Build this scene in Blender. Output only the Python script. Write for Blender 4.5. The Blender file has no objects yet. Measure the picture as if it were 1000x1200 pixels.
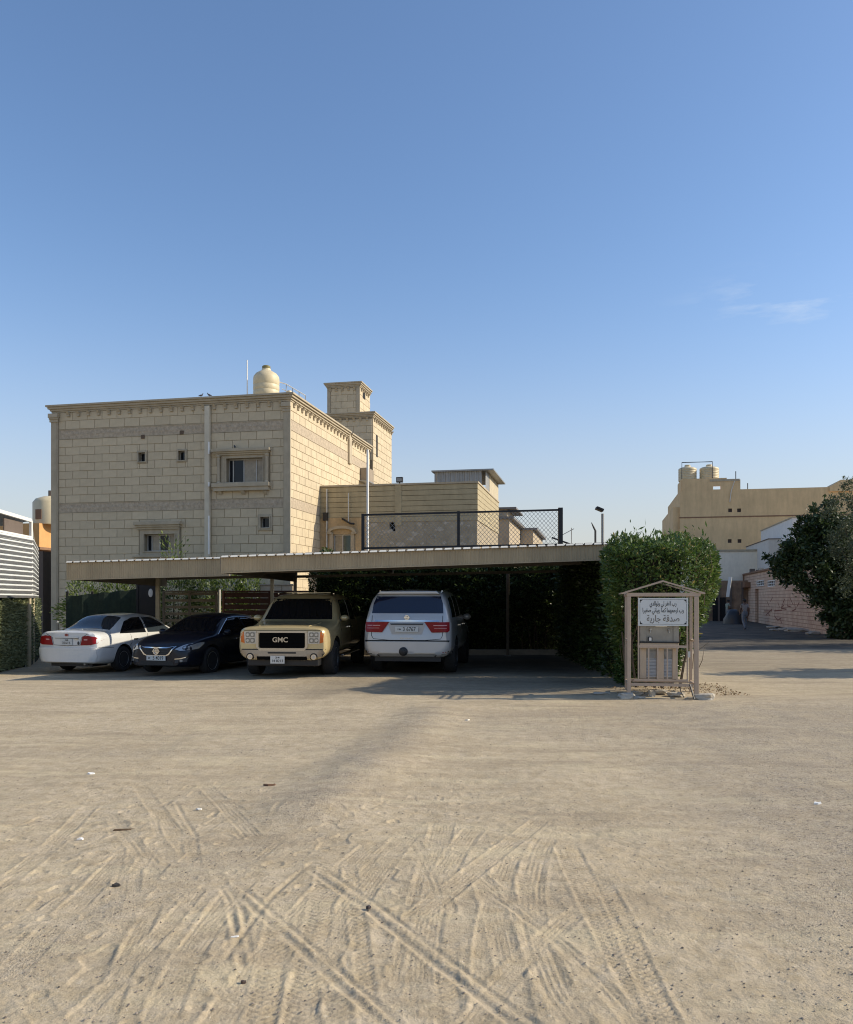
import bpy, bmesh, math, random
import numpy as np
from mathutils import Vector, Matrix
from mathutils.bvhtree import BVHTree
R = math.radians
random.seed(7); rng = np.random.default_rng(7)
SC = bpy.context.scene
COL = SC.collection

# ------------------------------------------------------------------ camera, sky, sun, exposure
CAMH = 1.70; F = 975.0; CX = 500.0; HY = 703.0
cam_d = bpy.data.cameras.new("camera"); cam = bpy.data.objects.new("camera", cam_d); COL.objects.link(cam)
cam_d.sensor_fit = 'HORIZONTAL'; cam_d.sensor_width = 36.0; cam_d.lens = 36.0 * F / 1000.0
cam_d.shift_y = (HY - 600.0) / 1000.0
cam_d.clip_start = 0.05; cam_d.clip_end = 5000
cam.location = (0, 0, CAMH); cam.rotation_euler = (R(90), 0, 0)
SC.camera = cam

SUN_EL, SUN_AZ = 30.0, 90.0            # azimuth clockwise from +Y
w = bpy.data.worlds.new("World"); SC.world = w; w.use_nodes = True
nt = w.node_tree; nt.nodes.clear()
out = nt.nodes.new('ShaderNodeOutputWorld'); bg = nt.nodes.new('ShaderNodeBackground')
sky = nt.nodes.new('ShaderNodeTexSky'); sky.sky_type = 'NISHITA'; sky.sun_disc = False
sky.sun_elevation = R(SUN_EL); sky.sun_rotation = R(SUN_AZ)
sky.altitude = 0; sky.air_density = 1.0; sky.dust_density = .8; sky.ozone_density = 4.2
# dusty desert air whitens the sky all round the horizon
tcd = nt.nodes.new('ShaderNodeTexCoord'); sxd = nt.nodes.new('ShaderNodeSeparateXYZ'); nt.links.new(tcd.outputs['Generated'], sxd.inputs[0])
def _m(op, a, b=None):
    n = nt.nodes.new('ShaderNodeMath'); n.operation = op
    for i, v in enumerate((a, b)):
        if v is None: continue
        if isinstance(v, (int, float)): n.inputs[i].default_value = v
        else: nt.links.new(v, n.inputs[i])
    return n.outputs[0]
_d = _m('DIVIDE', sxd.outputs['Z'], .19); _g = _m('MULTIPLY', _m('EXPONENT', _m('MULTIPLY', _m('MULTIPLY', _d, _d), -1.0)), .80)
dust = nt.nodes.new('ShaderNodeMix'); dust.data_type = 'RGBA'; nt.links.new(_g, dust.inputs['Factor']); nt.links.new(sky.outputs[0], dust.inputs[6]); dust.inputs[7].default_value = (3.45, 3.25, 3.0, 1)
# a thin wisp of cirrus over the right of the view
tc = nt.nodes.new('ShaderNodeTexCoord')
mp = nt.nodes.new('ShaderNodeMapping'); mp.inputs['Rotation'].default_value = (0, R(-4), 0); mp.inputs['Scale'].default_value = (5, 5, 26)
nz = nt.nodes.new('ShaderNodeTexNoise'); nz.inputs['Scale'].default_value = 1.3; nz.inputs['Detail'].default_value = 6; nz.inputs['Roughness'].default_value = .6
rp = nt.nodes.new('ShaderNodeMapRange'); rp.inputs['From Min'].default_value = .50; rp.inputs['From Max'].default_value = .78; rp.inputs['To Max'].default_value = .8
nt.links.new(tc.outputs['Generated'], mp.inputs['Vector']); nt.links.new(mp.outputs[0], nz.inputs['Vector']); nt.links.new(nz.outputs['Fac'], rp.inputs['Value'])
dv = Vector(((985 - CX) / F, 1, (HY - 340) / F)).normalized()
sb = nt.nodes.new('ShaderNodeVectorMath'); sb.operation = 'SUBTRACT'; sb.inputs[1].default_value = dv
sc_ = nt.nodes.new('ShaderNodeVectorMath'); sc_.operation = 'MULTIPLY'; sc_.inputs[1].default_value = (5, 5, 20)
ln = nt.nodes.new('ShaderNodeVectorMath'); ln.operation = 'LENGTH'
fm = nt.nodes.new('ShaderNodeMapRange'); fm.inputs['From Min'].default_value = 1.0; fm.inputs['From Max'].default_value = .1; fm.interpolation_type = 'SMOOTHSTEP'
nt.links.new(tc.outputs['Generated'], sb.inputs[0]); nt.links.new(sb.outputs[0], sc_.inputs[0]); nt.links.new(sc_.outputs[0], ln.inputs[0]); nt.links.new(ln.outputs['Value'], fm.inputs['Value'])
ml = nt.nodes.new('ShaderNodeMath'); ml.operation = 'MULTIPLY'
nt.links.new(rp.outputs[0], ml.inputs[0]); nt.links.new(fm.outputs[0], ml.inputs[1])
mx = nt.nodes.new('ShaderNodeMix'); mx.data_type = 'RGBA'
nt.links.new(ml.outputs[0], mx.inputs['Factor']); nt.links.new(dust.outputs[2], mx.inputs[6]); mx.inputs[7].default_value = (4.2, 4.6, 5.0, 1)
nt.links.new(mx.outputs[2], bg.inputs['Color']); bg.inputs['Strength'].default_value = .128
nt.links.new(bg.outputs[0], out.inputs['Surface'])

sd = bpy.data.lights.new("sun", 'SUN'); sd.energy = 3.45; sd.angle = R(.55); sd.color = (1.0, .89, .71)
sun = bpy.data.objects.new("sun", sd); COL.objects.link(sun)
_s = Vector((math.sin(R(SUN_AZ)) * math.cos(R(SUN_EL)), math.cos(R(SUN_AZ)) * math.cos(R(SUN_EL)), math.sin(R(SUN_EL))))
sun.rotation_euler = _s.to_track_quat('Z', 'Y').to_euler(); sun.location = _s * 60
SC.cycles.pixel_filter_type = 'BLACKMAN_HARRIS'; SC.cycles.filter_width = 1.1
SC.view_settings.view_transform = 'Standard'; SC.view_settings.look = 'None'
SC.view_settings.exposure = 0.55; SC.view_settings.gamma = 1; SC.view_settings.use_curve_mapping = False

# ------------------------------------------------------------------ helpers
def at(px, py, Y): return Vector(((px - CX) / F * Y, Y, CAMH + (HY - py) / F * Y))
def X_(px, Y): return (px - CX) / F * Y
def Z_(py, Y): return CAMH + (HY - py) / F * Y
def sstep(a, b, x): t = np.clip((x - a) / (b - a), 0, 1); return t * t * (3 - 2 * t)
def gz(x, y):
    """broad shape of the ground: it falls a little towards the parked cars on the left"""
    return -0.14 * sstep(15.5, 21, y) * sstep(-2.5, -7.5, x)

def tag(o, label=None, cat=None, group=None, kind=None):
    if label: o['label'] = label
    if cat: o['category'] = cat
    if group: o['group'] = group
    if kind: o['kind'] = kind
    return o
def thing(name, label, cat, loc=(0, 0, 0), rotz=0, group=None):
    o = bpy.data.objects.new(name, None); COL.objects.link(o); o.empty_display_size = .3
    o.location = loc; o.rotation_euler = (0, 0, rotz)
    return tag(o, label, cat, group)
def copy_tree(o, parent=None):
    c = o.copy(); COL.objects.link(c)
    if parent: c.parent = parent
    for ch in list(o.children): copy_tree(ch, c)
    return c

class MB:
    def __init__(s): s.v = []; s.f = []
    def add(s, vs, fs):
        n = len(s.v); s.v += [tuple(v) for v in vs]; s.f += [tuple(n + i for i in f) for f in fs]; return s
    def box(s, x0, x1, y0, y1, z0, z1):
        return s.add([(x0, y0, z0), (x1, y0, z0), (x1, y1, z0), (x0, y1, z0), (x0, y0, z1), (x1, y0, z1), (x1, y1, z1), (x0, y1, z1)],
                     [(0, 3, 2, 1), (4, 5, 6, 7), (0, 1, 5, 4), (1, 2, 6, 5), (2, 3, 7, 6), (3, 0, 4, 7)])
    def bar(s, a, b, wx, wy=None, up=(0, 0, 1)):
        wy = wy or wx; a = Vector(a); b = Vector(b); d = (b - a).normalized(); u = Vector(up)
        if abs(d.dot(u)) > .98: u = Vector((0, 1, 0))
        x = d.cross(u).normalized(); y = x.cross(d).normalized()
        vs = []
        for p in (a, b):
            for i, j in ((-1, -1), (1, -1), (1, 1), (-1, 1)): vs.append(p + x * (i * wx / 2) + y * (j * wy / 2))
        return s.add(vs, [(0, 1, 2, 3), (7, 6, 5, 4), (0, 4, 5, 1), (1, 5, 6, 2), (2, 6, 7, 3), (3, 7, 4, 0)])
    def prism(s, poly, lo, hi, axis='y'):
        n = len(poly); vs = []
        for h in (lo, hi):
            for a, b in poly:
                vs.append((a, h, b) if axis == 'y' else (h, a, b) if axis == 'x' else (a, b, h))
        fs = [tuple(range(n)), tuple(range(2 * n - 1, n - 1, -1))] + [(i, (i + 1) % n, n + (i + 1) % n, n + i) for i in range(n)]
        return s.add(vs, fs)
    def tube(s, pts, r, n=8):
        pts = [Vector(p) for p in pts]; m = len(pts); rs = r if isinstance(r, (list, tuple)) else [r] * m
        vs = []; ref = Vector((.13, .21, 1)).normalized()
        for i, p in enumerate(pts):
            d = (pts[min(i + 1, m - 1)] - pts[max(i - 1, 0)]).normalized()
            if abs(d.dot(ref)) > .97: ref = Vector((1, .1, .05)).normalized()
            x = d.cross(ref).normalized(); y = d.cross(x)
            for k in range(n):
                a = 2 * math.pi * k / n; vs.append(p + (x * math.cos(a) + y * math.sin(a)) * rs[i])
        fs = [(i * n + k, i * n + (k + 1) % n, (i + 1) * n + (k + 1) % n, (i + 1) * n + k) for i in range(m - 1) for k in range(n)]
        fs += [tuple(range(n - 1, -1, -1)), tuple(range((m - 1) * n, m * n))]
        return s.add(vs, fs)
    def lathe(s, prof, n=24, M=None):
        M = M or Matrix(); m = len(prof); vs = []
        for r, z in prof:
            for k in range(n):
                a = 2 * math.pi * k / n; vs.append(M @ Vector((r * math.cos(a), r * math.sin(a), z)))
        fs = [(i * n + k, i * n + (k + 1) % n, (i + 1) * n + (k + 1) % n, (i + 1) * n + k) for i in range(m - 1) for k in range(n)]
        if prof[0][0] > 1e-5: fs.append(tuple(range(n - 1, -1, -1)))
        if prof[-1][0] > 1e-5: fs.append(tuple(range((m - 1) * n, m * n)))
        return s.add(vs, fs)
    def build(s, name, m, parent=None, smooth=False, bevel=0, **kw):
        me = bpy.data.meshes.new(name); me.from_pydata(s.v, [], s.f); me.update()
        bm = bmesh.new(); bm.from_mesh(me); bmesh.ops.recalc_face_normals(bm, faces=bm.faces); bm.to_mesh(me); bm.free()
        return mobj(name, me, m, parent, smooth, bevel, **kw)
def mobj(name, me, m, parent=None, smooth=False, bevel=0, label=None, cat=None, group=None, kind=None):
    if m: me.materials.append(m)
    if smooth:
        me.polygons.foreach_set('use_smooth', [True] * len(me.polygons))
        try: me.set_sharp_from_angle(angle=R(40))
        except Exception: pass
    o = bpy.data.objects.new(name, me); COL.objects.link(o)
    if parent: o.parent = parent
    if bevel:
        b = o.modifiers.new('bevel', 'BEVEL'); b.width = bevel; b.segments = 2; b.limit_method = 'ANGLE'; b.angle_limit = R(35)
    return tag(o, label, cat, group, kind)
def np_mesh(name, V, Fq):
    me = bpy.data.meshes.new(name); nv = len(V); nf, k = Fq.shape
    me.vertices.add(nv); me.vertices.foreach_set('co', V.astype(np.float32).ravel())
    me.loops.add(nf * k); me.loops.foreach_set('vertex_index', Fq.astype(np.int32).ravel())
    me.polygons.add(nf); me.polygons.foreach_set('loop_start', np.arange(0, nf * k, k, dtype=np.int32))
    try: me.polygons.foreach_set('loop_total', np.full(nf, k, dtype=np.int32))
    except Exception: pass
    me.update(calc_edges=True); me.validate(); return me

# ------------------------------------------------------------------ materials
def mat(name, col, rough=.8, metal=0, var=.12, scale=2.5, bump=0, bscale=60, spec=.5, coat=0, island=0, objvar=0, stain=0, emit=None, col2=None):
    m = bpy.data.materials.new(name); m.use_nodes = True; t = m.node_tree; N = t.nodes; L = t.links
    p = N['Principled BSDF']; p.inputs['Roughness'].default_value = rough; p.inputs['Metallic'].default_value = metal
    p.inputs['Specular IOR Level'].default_value = spec; p.inputs['Coat Weight'].default_value = coat; p.inputs['Coat Roughness'].default_value = .04
    c = Vector(col)
    tcn = N.new('ShaderNodeTexCoord')
    last = None
    if var or col2:
        nz = N.new('ShaderNodeTexNoise'); nz.inputs['Scale'].default_value = scale; nz.inputs['Detail'].default_value = 7; nz.inputs['Roughness'].default_value = .65
        L.new(tcn.outputs['Object'], nz.inputs['Vector'])
        mr = N.new('ShaderNodeMapRange'); mr.inputs['From Min'].default_value = .3; mr.inputs['From Max'].default_value = .7
        L.new(nz.outputs['Fac'], mr.inputs['Value'])
        mxn = N.new('ShaderNodeMix'); mxn.data_type = 'RGBA'
        a = c * (1 - var); b = Vector(col2) if col2 else c * (1 + var)
        mxn.inputs[6].default_value = (*a, 1); mxn.inputs[7].default_value = (*b, 1)
        L.new(mr.outputs[0], mxn.inputs['Factor']); last = mxn.outputs[2]
    if stain and last:
        n2 = N.new('ShaderNodeTexNoise'); n2.inputs['Scale'].default_value = .9; n2.inputs['Detail'].default_value = 9; n2.inputs['Roughness'].default_value = .7
        mpn = N.new('ShaderNodeMapping'); mpn.inputs['Scale'].default_value = (3.2, 3.2, .55)
        L.new(tcn.outputs['Object'], mpn.inputs['Vector']); L.new(mpn.outputs[0], n2.inputs['Vector'])
        m2 = N.new('ShaderNodeMapRange'); m2.inputs['From Min'].default_value = .42; m2.inputs['From Max'].default_value = .75; m2.inputs['To Min'].default_value = 1; m2.inputs['To Max'].default_value = 1 - stain
        L.new(n2.outputs['Fac'], m2.inputs['Value'])
        vm = N.new('ShaderNodeVectorMath'); vm.operation = 'SCALE'; L.new(last, vm.inputs[0]); L.new(m2.outputs[0], vm.inputs['Scale']); last = vm.outputs[0]
    rnd = None
    if island: rnd = N.new('ShaderNodeNewGeometry').outputs['Random Per Island']; amp = island
    elif objvar: rnd = N.new('ShaderNodeObjectInfo').outputs['Random']; amp = objvar
    if rnd is not None and last:
        m3 = N.new('ShaderNodeMapRange'); m3.inputs['To Min'].default_value = 1 - amp; m3.inputs['To Max'].default_value = 1 + amp
        L.new(rnd, m3.inputs['Value'])
        vm = N.new('ShaderNodeVectorMath'); vm.operation = 'SCALE'; L.new(last, vm.inputs[0]); L.new(m3.outputs[0], vm.inputs['Scale']); last = vm.outputs[0]
    if last: L.new(last, p.inputs['Base Color'])
    else: p.inputs['Base Color'].default_value = (*c, 1)
    if bump:
        nb = N.new('ShaderNodeTexNoise'); nb.inputs['Scale'].default_value = bscale; nb.inputs['Detail'].default_value = 5
        L.new(tcn.outputs['Object'], nb.inputs['Vector'])
        bn = N.new('ShaderNodeBump'); bn.inputs['Strength'].default_value = bump; bn.inputs['Distance'].default_value = .02
        L.new(nb.outputs['Fac'], bn.inputs['Height']); L.new(bn.outputs[0], p.inputs['Normal'])
    if emit: p.inputs['Emission Color'].default_value = (*emit, 1); p.inputs['Emission Strength'].default_value = 1
    return m
def leafmat(name, c1, c2, trans=.3, rough=.45):
    m = bpy.data.materials.new(name); m.use_nodes = True; t = m.node_tree; N = t.nodes; L = t.links
    p = N['Principled BSDF']; p.inputs['Roughness'].default_value = rough; o = N['Material Output']
    g = N.new('ShaderNodeNewGeometry'); cr = N.new('ShaderNodeValToRGB')
    cr.color_ramp.elements[0].color = (*c1, 1); cr.color_ramp.elements[1].color = (*c2, 1)
    L.new(g.outputs['Random Per Island'], cr.inputs[0]); L.new(cr.outputs[0], p.inputs['Base Color'])
    tr = N.new('ShaderNodeBsdfTranslucent'); L.new(cr.outputs[0], tr.inputs['Color'])
    mxs = N.new('ShaderNodeMixShader'); mxs.inputs[0].default_value = trans
    L.new(p.outputs[0], mxs.inputs[1]); L.new(tr.outputs[0], mxs.inputs[2]); L.new(mxs.outputs[0], o.inputs['Surface'])
    return m
STONE = (.56, .462, .31)
M_stone = mat('limestone_block', STONE, .85, var=.07, scale=3, bump=.2, bscale=45, objvar=.05, island=0, stain=.10)
M_stone_j = mat('limestone_blocks_joined', STONE, .85, var=.10, scale=3, bump=.25, bscale=45, island=.05, stain=.08)
M_mortar = mat('mortar', (.28, .23, .155), .95, var=.15)
M_trim = mat('cast_stone_trim', (.44, .37, .26), .85, var=.12, bump=.2, stain=.18)
M_band = mat('carved_band', (.43, .35, .25), .9, var=.25, scale=9, bump=.8, bscale=14)
M_alu = mat('aluminium_frame', (.42, .40, .36), .45, .3, var=.05)
M_glass = mat('window_glass', (.012, .014, .018), .06, var=0, spec=.3)
M_glassg = mat('green_window_glass', (.02, .05, .045), .08, var=0, spec=.7)
M_paneb = mat('beige_reflecting_pane', (.30, .245, .17), .25, var=.25, scale=5, spec=.5)  # curtains and wall reflection put into the pane colour
M_casing = mat('pale_casing', (.60, .53, .40), .7, var=.08, stain=.2)
M_curtain = mat('beige_curtain', (.30, .25, .18), .9, var=.2, scale=6)
M_dark = mat('dark_void', (.01, .01, .01), .9, var=0)
M_white = mat('white_paint', (.75, .73, .68), .5, var=.06)
M_pipe = mat('pale_pipe', (.62, .60, .54), .55, var=.1, stain=.2)
M_tank = mat('cream_tank', (.62, .52, .33), .5, var=.06, stain=.15)
M_grey = mat('grey_metal', (.28, .28, .27), .5, .5, var=.1)
M_black = mat('black_plastic', (.015, .015, .016), .5, var=.1)
M_blackm = mat('black_iron', (.02, .02, .022), .55, .3, var=.2)
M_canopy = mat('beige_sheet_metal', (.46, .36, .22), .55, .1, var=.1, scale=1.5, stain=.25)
M_canopy_u = mat('underside_and_shaded_post', (.20, .17, .13), .7, .1, var=.1)
M_white_edge = mat('sunlit_edge_white', (.78, .74, .64), .5, var=.06)
M_post = mat('cream_post', (.52, .44, .29), .5, .1, var=.1, stain=.2)
M_chrome = mat('chrome', (.75, .75, .75), .12, 1, var=0)
M_rubber = mat('tyre_rubber', (.018, .018, .018), .85, var=.3, scale=20, bump=.2)
M_concrete = mat('concrete', (.42, .38, .31), .9, var=.2, bump=.6, bscale=25)
# ------------------------------------------------------------------ the ground: one sheet, fine in front of the camera
def px2g(px, py):
    Y = F * CAMH / (py - HY); return ((px - CX) / F * Y, Y)
def gravel_mask(X, Y):
    """where stones and old tarmac show through the sand"""
    from mathutils import noise
    def blob(cx, cy, sx, sy, ang=0):
        c, s = math.cos(ang), math.sin(ang); dx, dy = X - cx, Y - cy
        return np.exp(-(((dx * c + dy * s) / sx) ** 2 + ((-dx * s + dy * c) / sy) ** 2))
    m = sstep(.9, 3.0, X - .12 * (Y - 4)) * sstep(2.6, 4.6, Y) * sstep(15.5, 12.5, Y) * 1.0
    def seg(p, q, w):
        p = np.array(px2g(*p)); q = np.array(px2g(*q)); d = q - p; L = d @ d
        t = np.clip(((X - p[0]) * d[0] + (Y - p[1]) * d[1]) / L, 0, 1)
        return np.exp(-((X - p[0] - t * d[0]) ** 2 + (Y - p[1] - t * d[1]) ** 2) / (w * w))
    m = np.maximum(m, .75 * seg((505, 838), (420, 905), .4)); m = np.maximum(m, .8 * seg((420, 905), (350, 960), .4))
    m = np.maximum(m, .4 * seg((350, 975), (150, 1060), .33)); m = np.maximum(m, .45 * seg((150, 1060), (0, 1130), .30))
    m = np.maximum(m, .6 * seg((600, 850), (900, 870), 1.3)); m = np.maximum(m, .5 * seg((60, 883), (300, 880), .35)); m = np.maximum(m, .08)
    return m
def make_ground():
    def axis(a, b, st, far, g):
        c = list(np.arange(a, b, st)); s = st; x = b; hi = []
        while x < far: hi.append(x); s = min(s * g, 60); x += s
        return c, hi
    cx, hi = axis(-3.0, 3.0, .0105, 1500, 1.06); xs = np.array([-h for h in hi[::-1]] + cx + hi)
    cy, hi2 = axis(2.8, 6.9, .0105, 1500, 1.025)
    lo = []; y = 2.8; s = .0105
    while y > -40: s *= 1.15; y -= s; lo.append(y)
    ys = np.array(lo[::-1] + cy + hi2)
    X, Y = np.meshgrid(xs, ys); nx, ny = len(xs), len(ys)
    print('ground grid', nx, ny)
    r = np.random.default_rng(3)
    def vnoise(x, y, sc, seed):
        rr = np.random.default_rng(seed); T = rr.random((256, 256)); x = x / sc; y = y / sc
        xi = np.floor(x).astype(int); yi = np.floor(y).astype(int); fx = x - xi; fy = y - yi; fx = fx * fx * (3 - 2 * fx); fy = fy * fy * (3 - 2 * fy)
        g = lambda i, j: T[(xi + i) % 256, (yi + j) % 256]
        return (g(0, 0) * (1 - fx) + g(1, 0) * fx) * (1 - fy) + (g(0, 1) * (1 - fx) + g(1, 1) * fx) * fy - .5
    fade = sstep(40, 22, Y) * sstep(30, 15, np.abs(X))
    Z = vnoise(X, Y, 1.7, 1) * .035 + vnoise(X, Y, .55, 2) * .016 + vnoise(X, Y, .17, 4) * .008
    near = sstep(9, 6, Y) * sstep(4.5, 3, np.abs(X))
    H = vnoise(X, Y, .075, 5) * .004 + vnoise(X, Y, .03, 6) * .0035
    # hoof-like scuffs
    sc = vnoise(X, Y, .12, 8); H += (-.006 * sstep(.22, .32, sc) + .004 * sstep(.14, .2, sc) * sstep(.27, .2, sc)) * sstep(1.2, .2, X)
    gm = gravel_mask(X, Y)
    # tyre marks
    def track(pts, wid, kind='ridge', depth=.014, sp=.029):
        sp = sp * (.85 + .5 * ((pts[0][0] * 7.3) % 1)); wid = wid * .85; depth = depth * (.44 if kind != 'groove' else .32)
        P = [np.array(px2g(*p)) for p in pts]
        if len(P) == 2: P = [P[0], (P[0] + P[1]) / 2, P[1]]
        n = 40; C = []
        for i in range(n + 1):
            t = i / n
            if len(P) == 3: c = (1 - t) ** 2 * P[0] + 2 * t * (1 - t) * P[1] + t * t * P[2]
            else: c = (1 - t) ** 3 * P[0] + 3 * t * (1 - t) ** 2 * P[1] + 3 * t * t * (1 - t) * P[2] + t ** 3 * P[3]
            C.append(c)
        C = np.array(C); x0, y0 = C.min(0) - .3; x1, y1 = C.max(0) + .3
        i0, i1 = np.searchsorted(xs, [x0, x1]); j0, j1 = np.searchsorted(ys, [y0, y1])
        if i1 - i0 < 3 or j1 - j0 < 3: return
        x = X[j0:j1, i0:i1]; y = Y[j0:j1, i0:i1]
        best = np.full(x.shape, 9e9); S = np.zeros_like(x); A = np.zeros_like(x); T = np.zeros_like(x); arc = 0
        for k in range(n):
            d = C[k + 1] - C[k]; L = math.hypot(*d); u = d / L
            t = np.clip((x - C[k][0]) * u[0] + (y - C[k][1]) * u[1], 0, L); ex = x - C[k][0] - t * u[0]; ey = y - C[k][1] - t * u[1]
            q = ex * ex + ey * ey; b = q < best
            best = np.where(b, q, best); S = np.where(b, ex * u[1] - ey * u[0], S); A = np.where(b, arc + t, A); T = np.where(b, (k + t / L) / n, T); arc += L
        dist = np.sqrt(best); S = S + vnoise(A, S * 0, .25, 11) * .012
        endf = sstep(0, .06, T) * sstep(1, .92, T) * (1 - .5 * sstep(.0, .25, vnoise(A, A * 0 + wid, .35, 13)))
        m = sstep(wid / 2 + .012, wid / 2 - .006, dist) * endf
        if kind == 'ridge': c_ = np.cos(2 * math.pi * S / sp); h = -depth * .5 + depth * .62 * c_ * (.25 + .75 * sstep(-.3, .25, vnoise(A + S * 3 + wid * 50, S * 2, .14, 21)))
        elif kind == 'tread':
            h = -depth * .45 + depth * .6 * np.sign(np.cos(2 * math.pi * (A / .042 + np.abs(S) / .055))) * (np.abs(np.cos(2 * math.pi * S / (wid * .66))) > .35)
        else: h = -depth * (1 - (S / (wid / 2 + .01)) ** 2)
        hh = H[j0:j1, i0:i1]
        berm = depth * .55 * np.exp(-((dist - wid / 2 - .014) / .012) ** 2) * endf
        H[j0:j1, i0:i1] = hh * (1 - m * .8) + h * m + berm
    tr = [
        ([(520, 960), (500, 1050), (455, 1215)], .20, 'ridge'), ([(560, 965), (470, 1080), (505, 1215)], .18, 'ridge'),
        ([(450, 985), (330, 1085), (250, 1215)], .24, 'ridge'), ([(480, 975), (385, 1085), (330, 1215)], .2, 'ridge'),
        ([(408, 1010), (424, 1100), (436, 1215)], .09, 'tread'), ([(388, 1010), (372, 1080), (345, 1215)], .16, 'tread'),
        ([(330, 1060), (318, 1130), (300, 1215)], .15, 'tread'),
        ([(645, 975), (600, 1045), (622, 1120), (690, 1215)], .17, 'ridge'), ([(600, 1000), (560, 1090), (575, 1215)], .16, 'ridge'),
        ([(660, 985), (700, 1080), (790, 1215)], .19, 'tread'), ([(705, 1030), (745, 1110), (790, 1215)], .12, 'tread'),
        ([(560, 1020), (600, 1110), (612, 1215)], .14, 'ridge'), ([(535, 1010), (700, 1130), (760, 1215)], .10, 'ridge'),
        ([(690, 1060), (600, 1120), (540, 1215)], .13, 'ridge'), ([(640, 955), (540, 1040), (480, 1080)], .15, 'ridge'),
        ([(180, 1215), (205, 1120), (290, 1030)], .17, 'ridge'), ([(110, 1215), (150, 1120), (180, 1060)], .12, 'ridge'),
        ([(0, 1150), (70, 1080), (150, 1000)], .16, 'ridge'), ([(60, 1215), (160, 1130), (235, 1040)], .10, 'ridge'),
        ([(150, 900), (180, 950), (225, 1005)], .14, 'ridge'), ([(215, 890), (260, 945), (300, 985)], .13, 'ridge'),
        ([(160, 985), (158, 1010), (154, 1050)], .10, 'ridge'), ([(0, 1040), (60, 1000), (110, 940)], .14, 'ridge'),
        ([(375, 1100), (400, 1150), (395, 1215)], .12, 'tread'), ([(525, 1100), (520, 1150), (530, 1215)], .12, 'tread'),
        ([(265, 1040), (355, 1110), (470, 1215)], .045, 'groove', .02), ([(272, 1033), (370, 1105), (490, 1215)], .03, 'groove', .016),
        ([(358, 1018), (480, 1100), (625, 1215)], .045, 'groove', .022), ([(372, 1016), (500, 1098), (650, 1215)], .03, 'groove', .016),
        ([(268, 1050), (276, 1090), (284, 1135)], .045, 'groove', .024), ([(280, 1050), (290, 1085), (292, 1120)], .04, 'groove', .02),
        ([(360, 1018), (300, 1060), (262, 1130)], .035, 'groove', .018), ([(560, 1040), (640, 1090), (720, 1160)], .03, 'groove', .014),
        ([(205, 940), (215, 960), (232, 985)], .03, 'groove', .015),
    ]
    for t in tr: track(*t)
    rt = random.Random(4)
    for _ in range(26):
        px, py = rt.uniform(0, 760), rt.uniform(930, 1190); a = rt.uniform(.6, 2.5); l = rt.uniform(30, 90)
        q = (px + l * math.cos(a) * 1.2, min(py + l * math.sin(a), 1215)); track([(px, py), q], rt.choice([.05, .09, .12]), rt.choice(['ridge', 'ridge', 'tread']), rt.uniform(.006, .012), .03)
    H *= near * (1 - .75 * np.clip(gm, 0, 1))
    # the low gravel ridge crossing the lot
    def seg(p, q, w):
        p = np.array(px2g(*p)); q = np.array(px2g(*q)); d = q - p; L = d @ d
        t = np.clip(((X - p[0]) * d[0] + (Y - p[1]) * d[1]) / L, 0, 1)
        return np.exp(-((X - p[0] - t * d[0]) ** 2 + (Y - p[1] - t * d[1]) ** 2) / (w * w))
    ridge = .05 * seg((515, 832), (440, 895), .5) + .05 * seg((430, 900), (360, 950), .4)
    mound = .16 * np.exp(-(((X - 4.1) / .95) ** 2 + ((Y - 15.1) / .55) ** 2)) + .12 * np.exp(-(((X - 5.3) / .8) ** 2 + ((Y - 16.6) / .7) ** 2))
    Z = Z * fade + H + ridge + gz(X, Y) + mound * .5
    # a kerb-like lip of sand between the alley and the lot
    Z += .07 * np.exp(-((Y - 27.6 - .05 * (X - 12)) / .3) ** 2) * sstep(9, 11, X) * sstep(40, 25, X)
    flat = sstep(24.8, 26, Y); Z = Z * (1 - .7 * flat * fade) 
    V = np.stack([X.ravel(), Y.ravel(), Z.ravel()], 1)
    i = np.arange(nx - 1); j = np.arange(ny - 1); I, J = np.meshgrid(i, j); b = (J * nx + I).ravel()
    Fq = np.stack([b, b + 1, b + nx + 1, b + nx], 1)
    me = np_mesh('ground', V, Fq)
    a = me.attributes.new('asphalt_and_shade', 'FLOAT', 'POINT'); am_ = sstep(5.5, 7.5, X) * (sstep(18, 20.5, Y) * .35 + sstep(27.6, 29.5, Y) * .65); am_ = np.maximum(am_, .75 * sstep(17.5, 20, Y) * sstep(29, 26, Y) * sstep(-10, -6, X) * sstep(4.5, 3.5, X)); am_ = np.maximum(am_, .42 * sstep(14.3, 15.2, Y + .35 * np.sin(X * 2.1) + .2 * np.sin(X * 5.3)) * sstep(19, 17.5, Y) * sstep(-3.2, -1.5, X) * sstep(4.3, 3.2, X)); a.data.foreach_set('value', am_.astype(np.float32).ravel())  # alley asphalt, darkened bay floor; hedge shade painted on the strip before it
    a = me.attributes.new('gravel', 'FLOAT', 'POINT'); a.data.foreach_set('value', np.clip(gm, 0, 1).astype(np.float32).ravel())
    me.polygons.foreach_set('use_smooth', np.ones(len(Fq), dtype=bool))
    m = bpy.data.materials.new('sand_and_gravel'); m.use_nodes = True; t = m.node_tree; N = t.nodes; L = t.links; p = N['Principled BSDF']
    p.inputs['Roughness'].default_value = .95; p.inputs['Specular IOR Level'].default_value = .15
    tcn = N.new('ShaderNodeTexCoord'); at_ = N.new('ShaderNodeAttribute'); at_.attribute_name = 'gravel'
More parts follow.
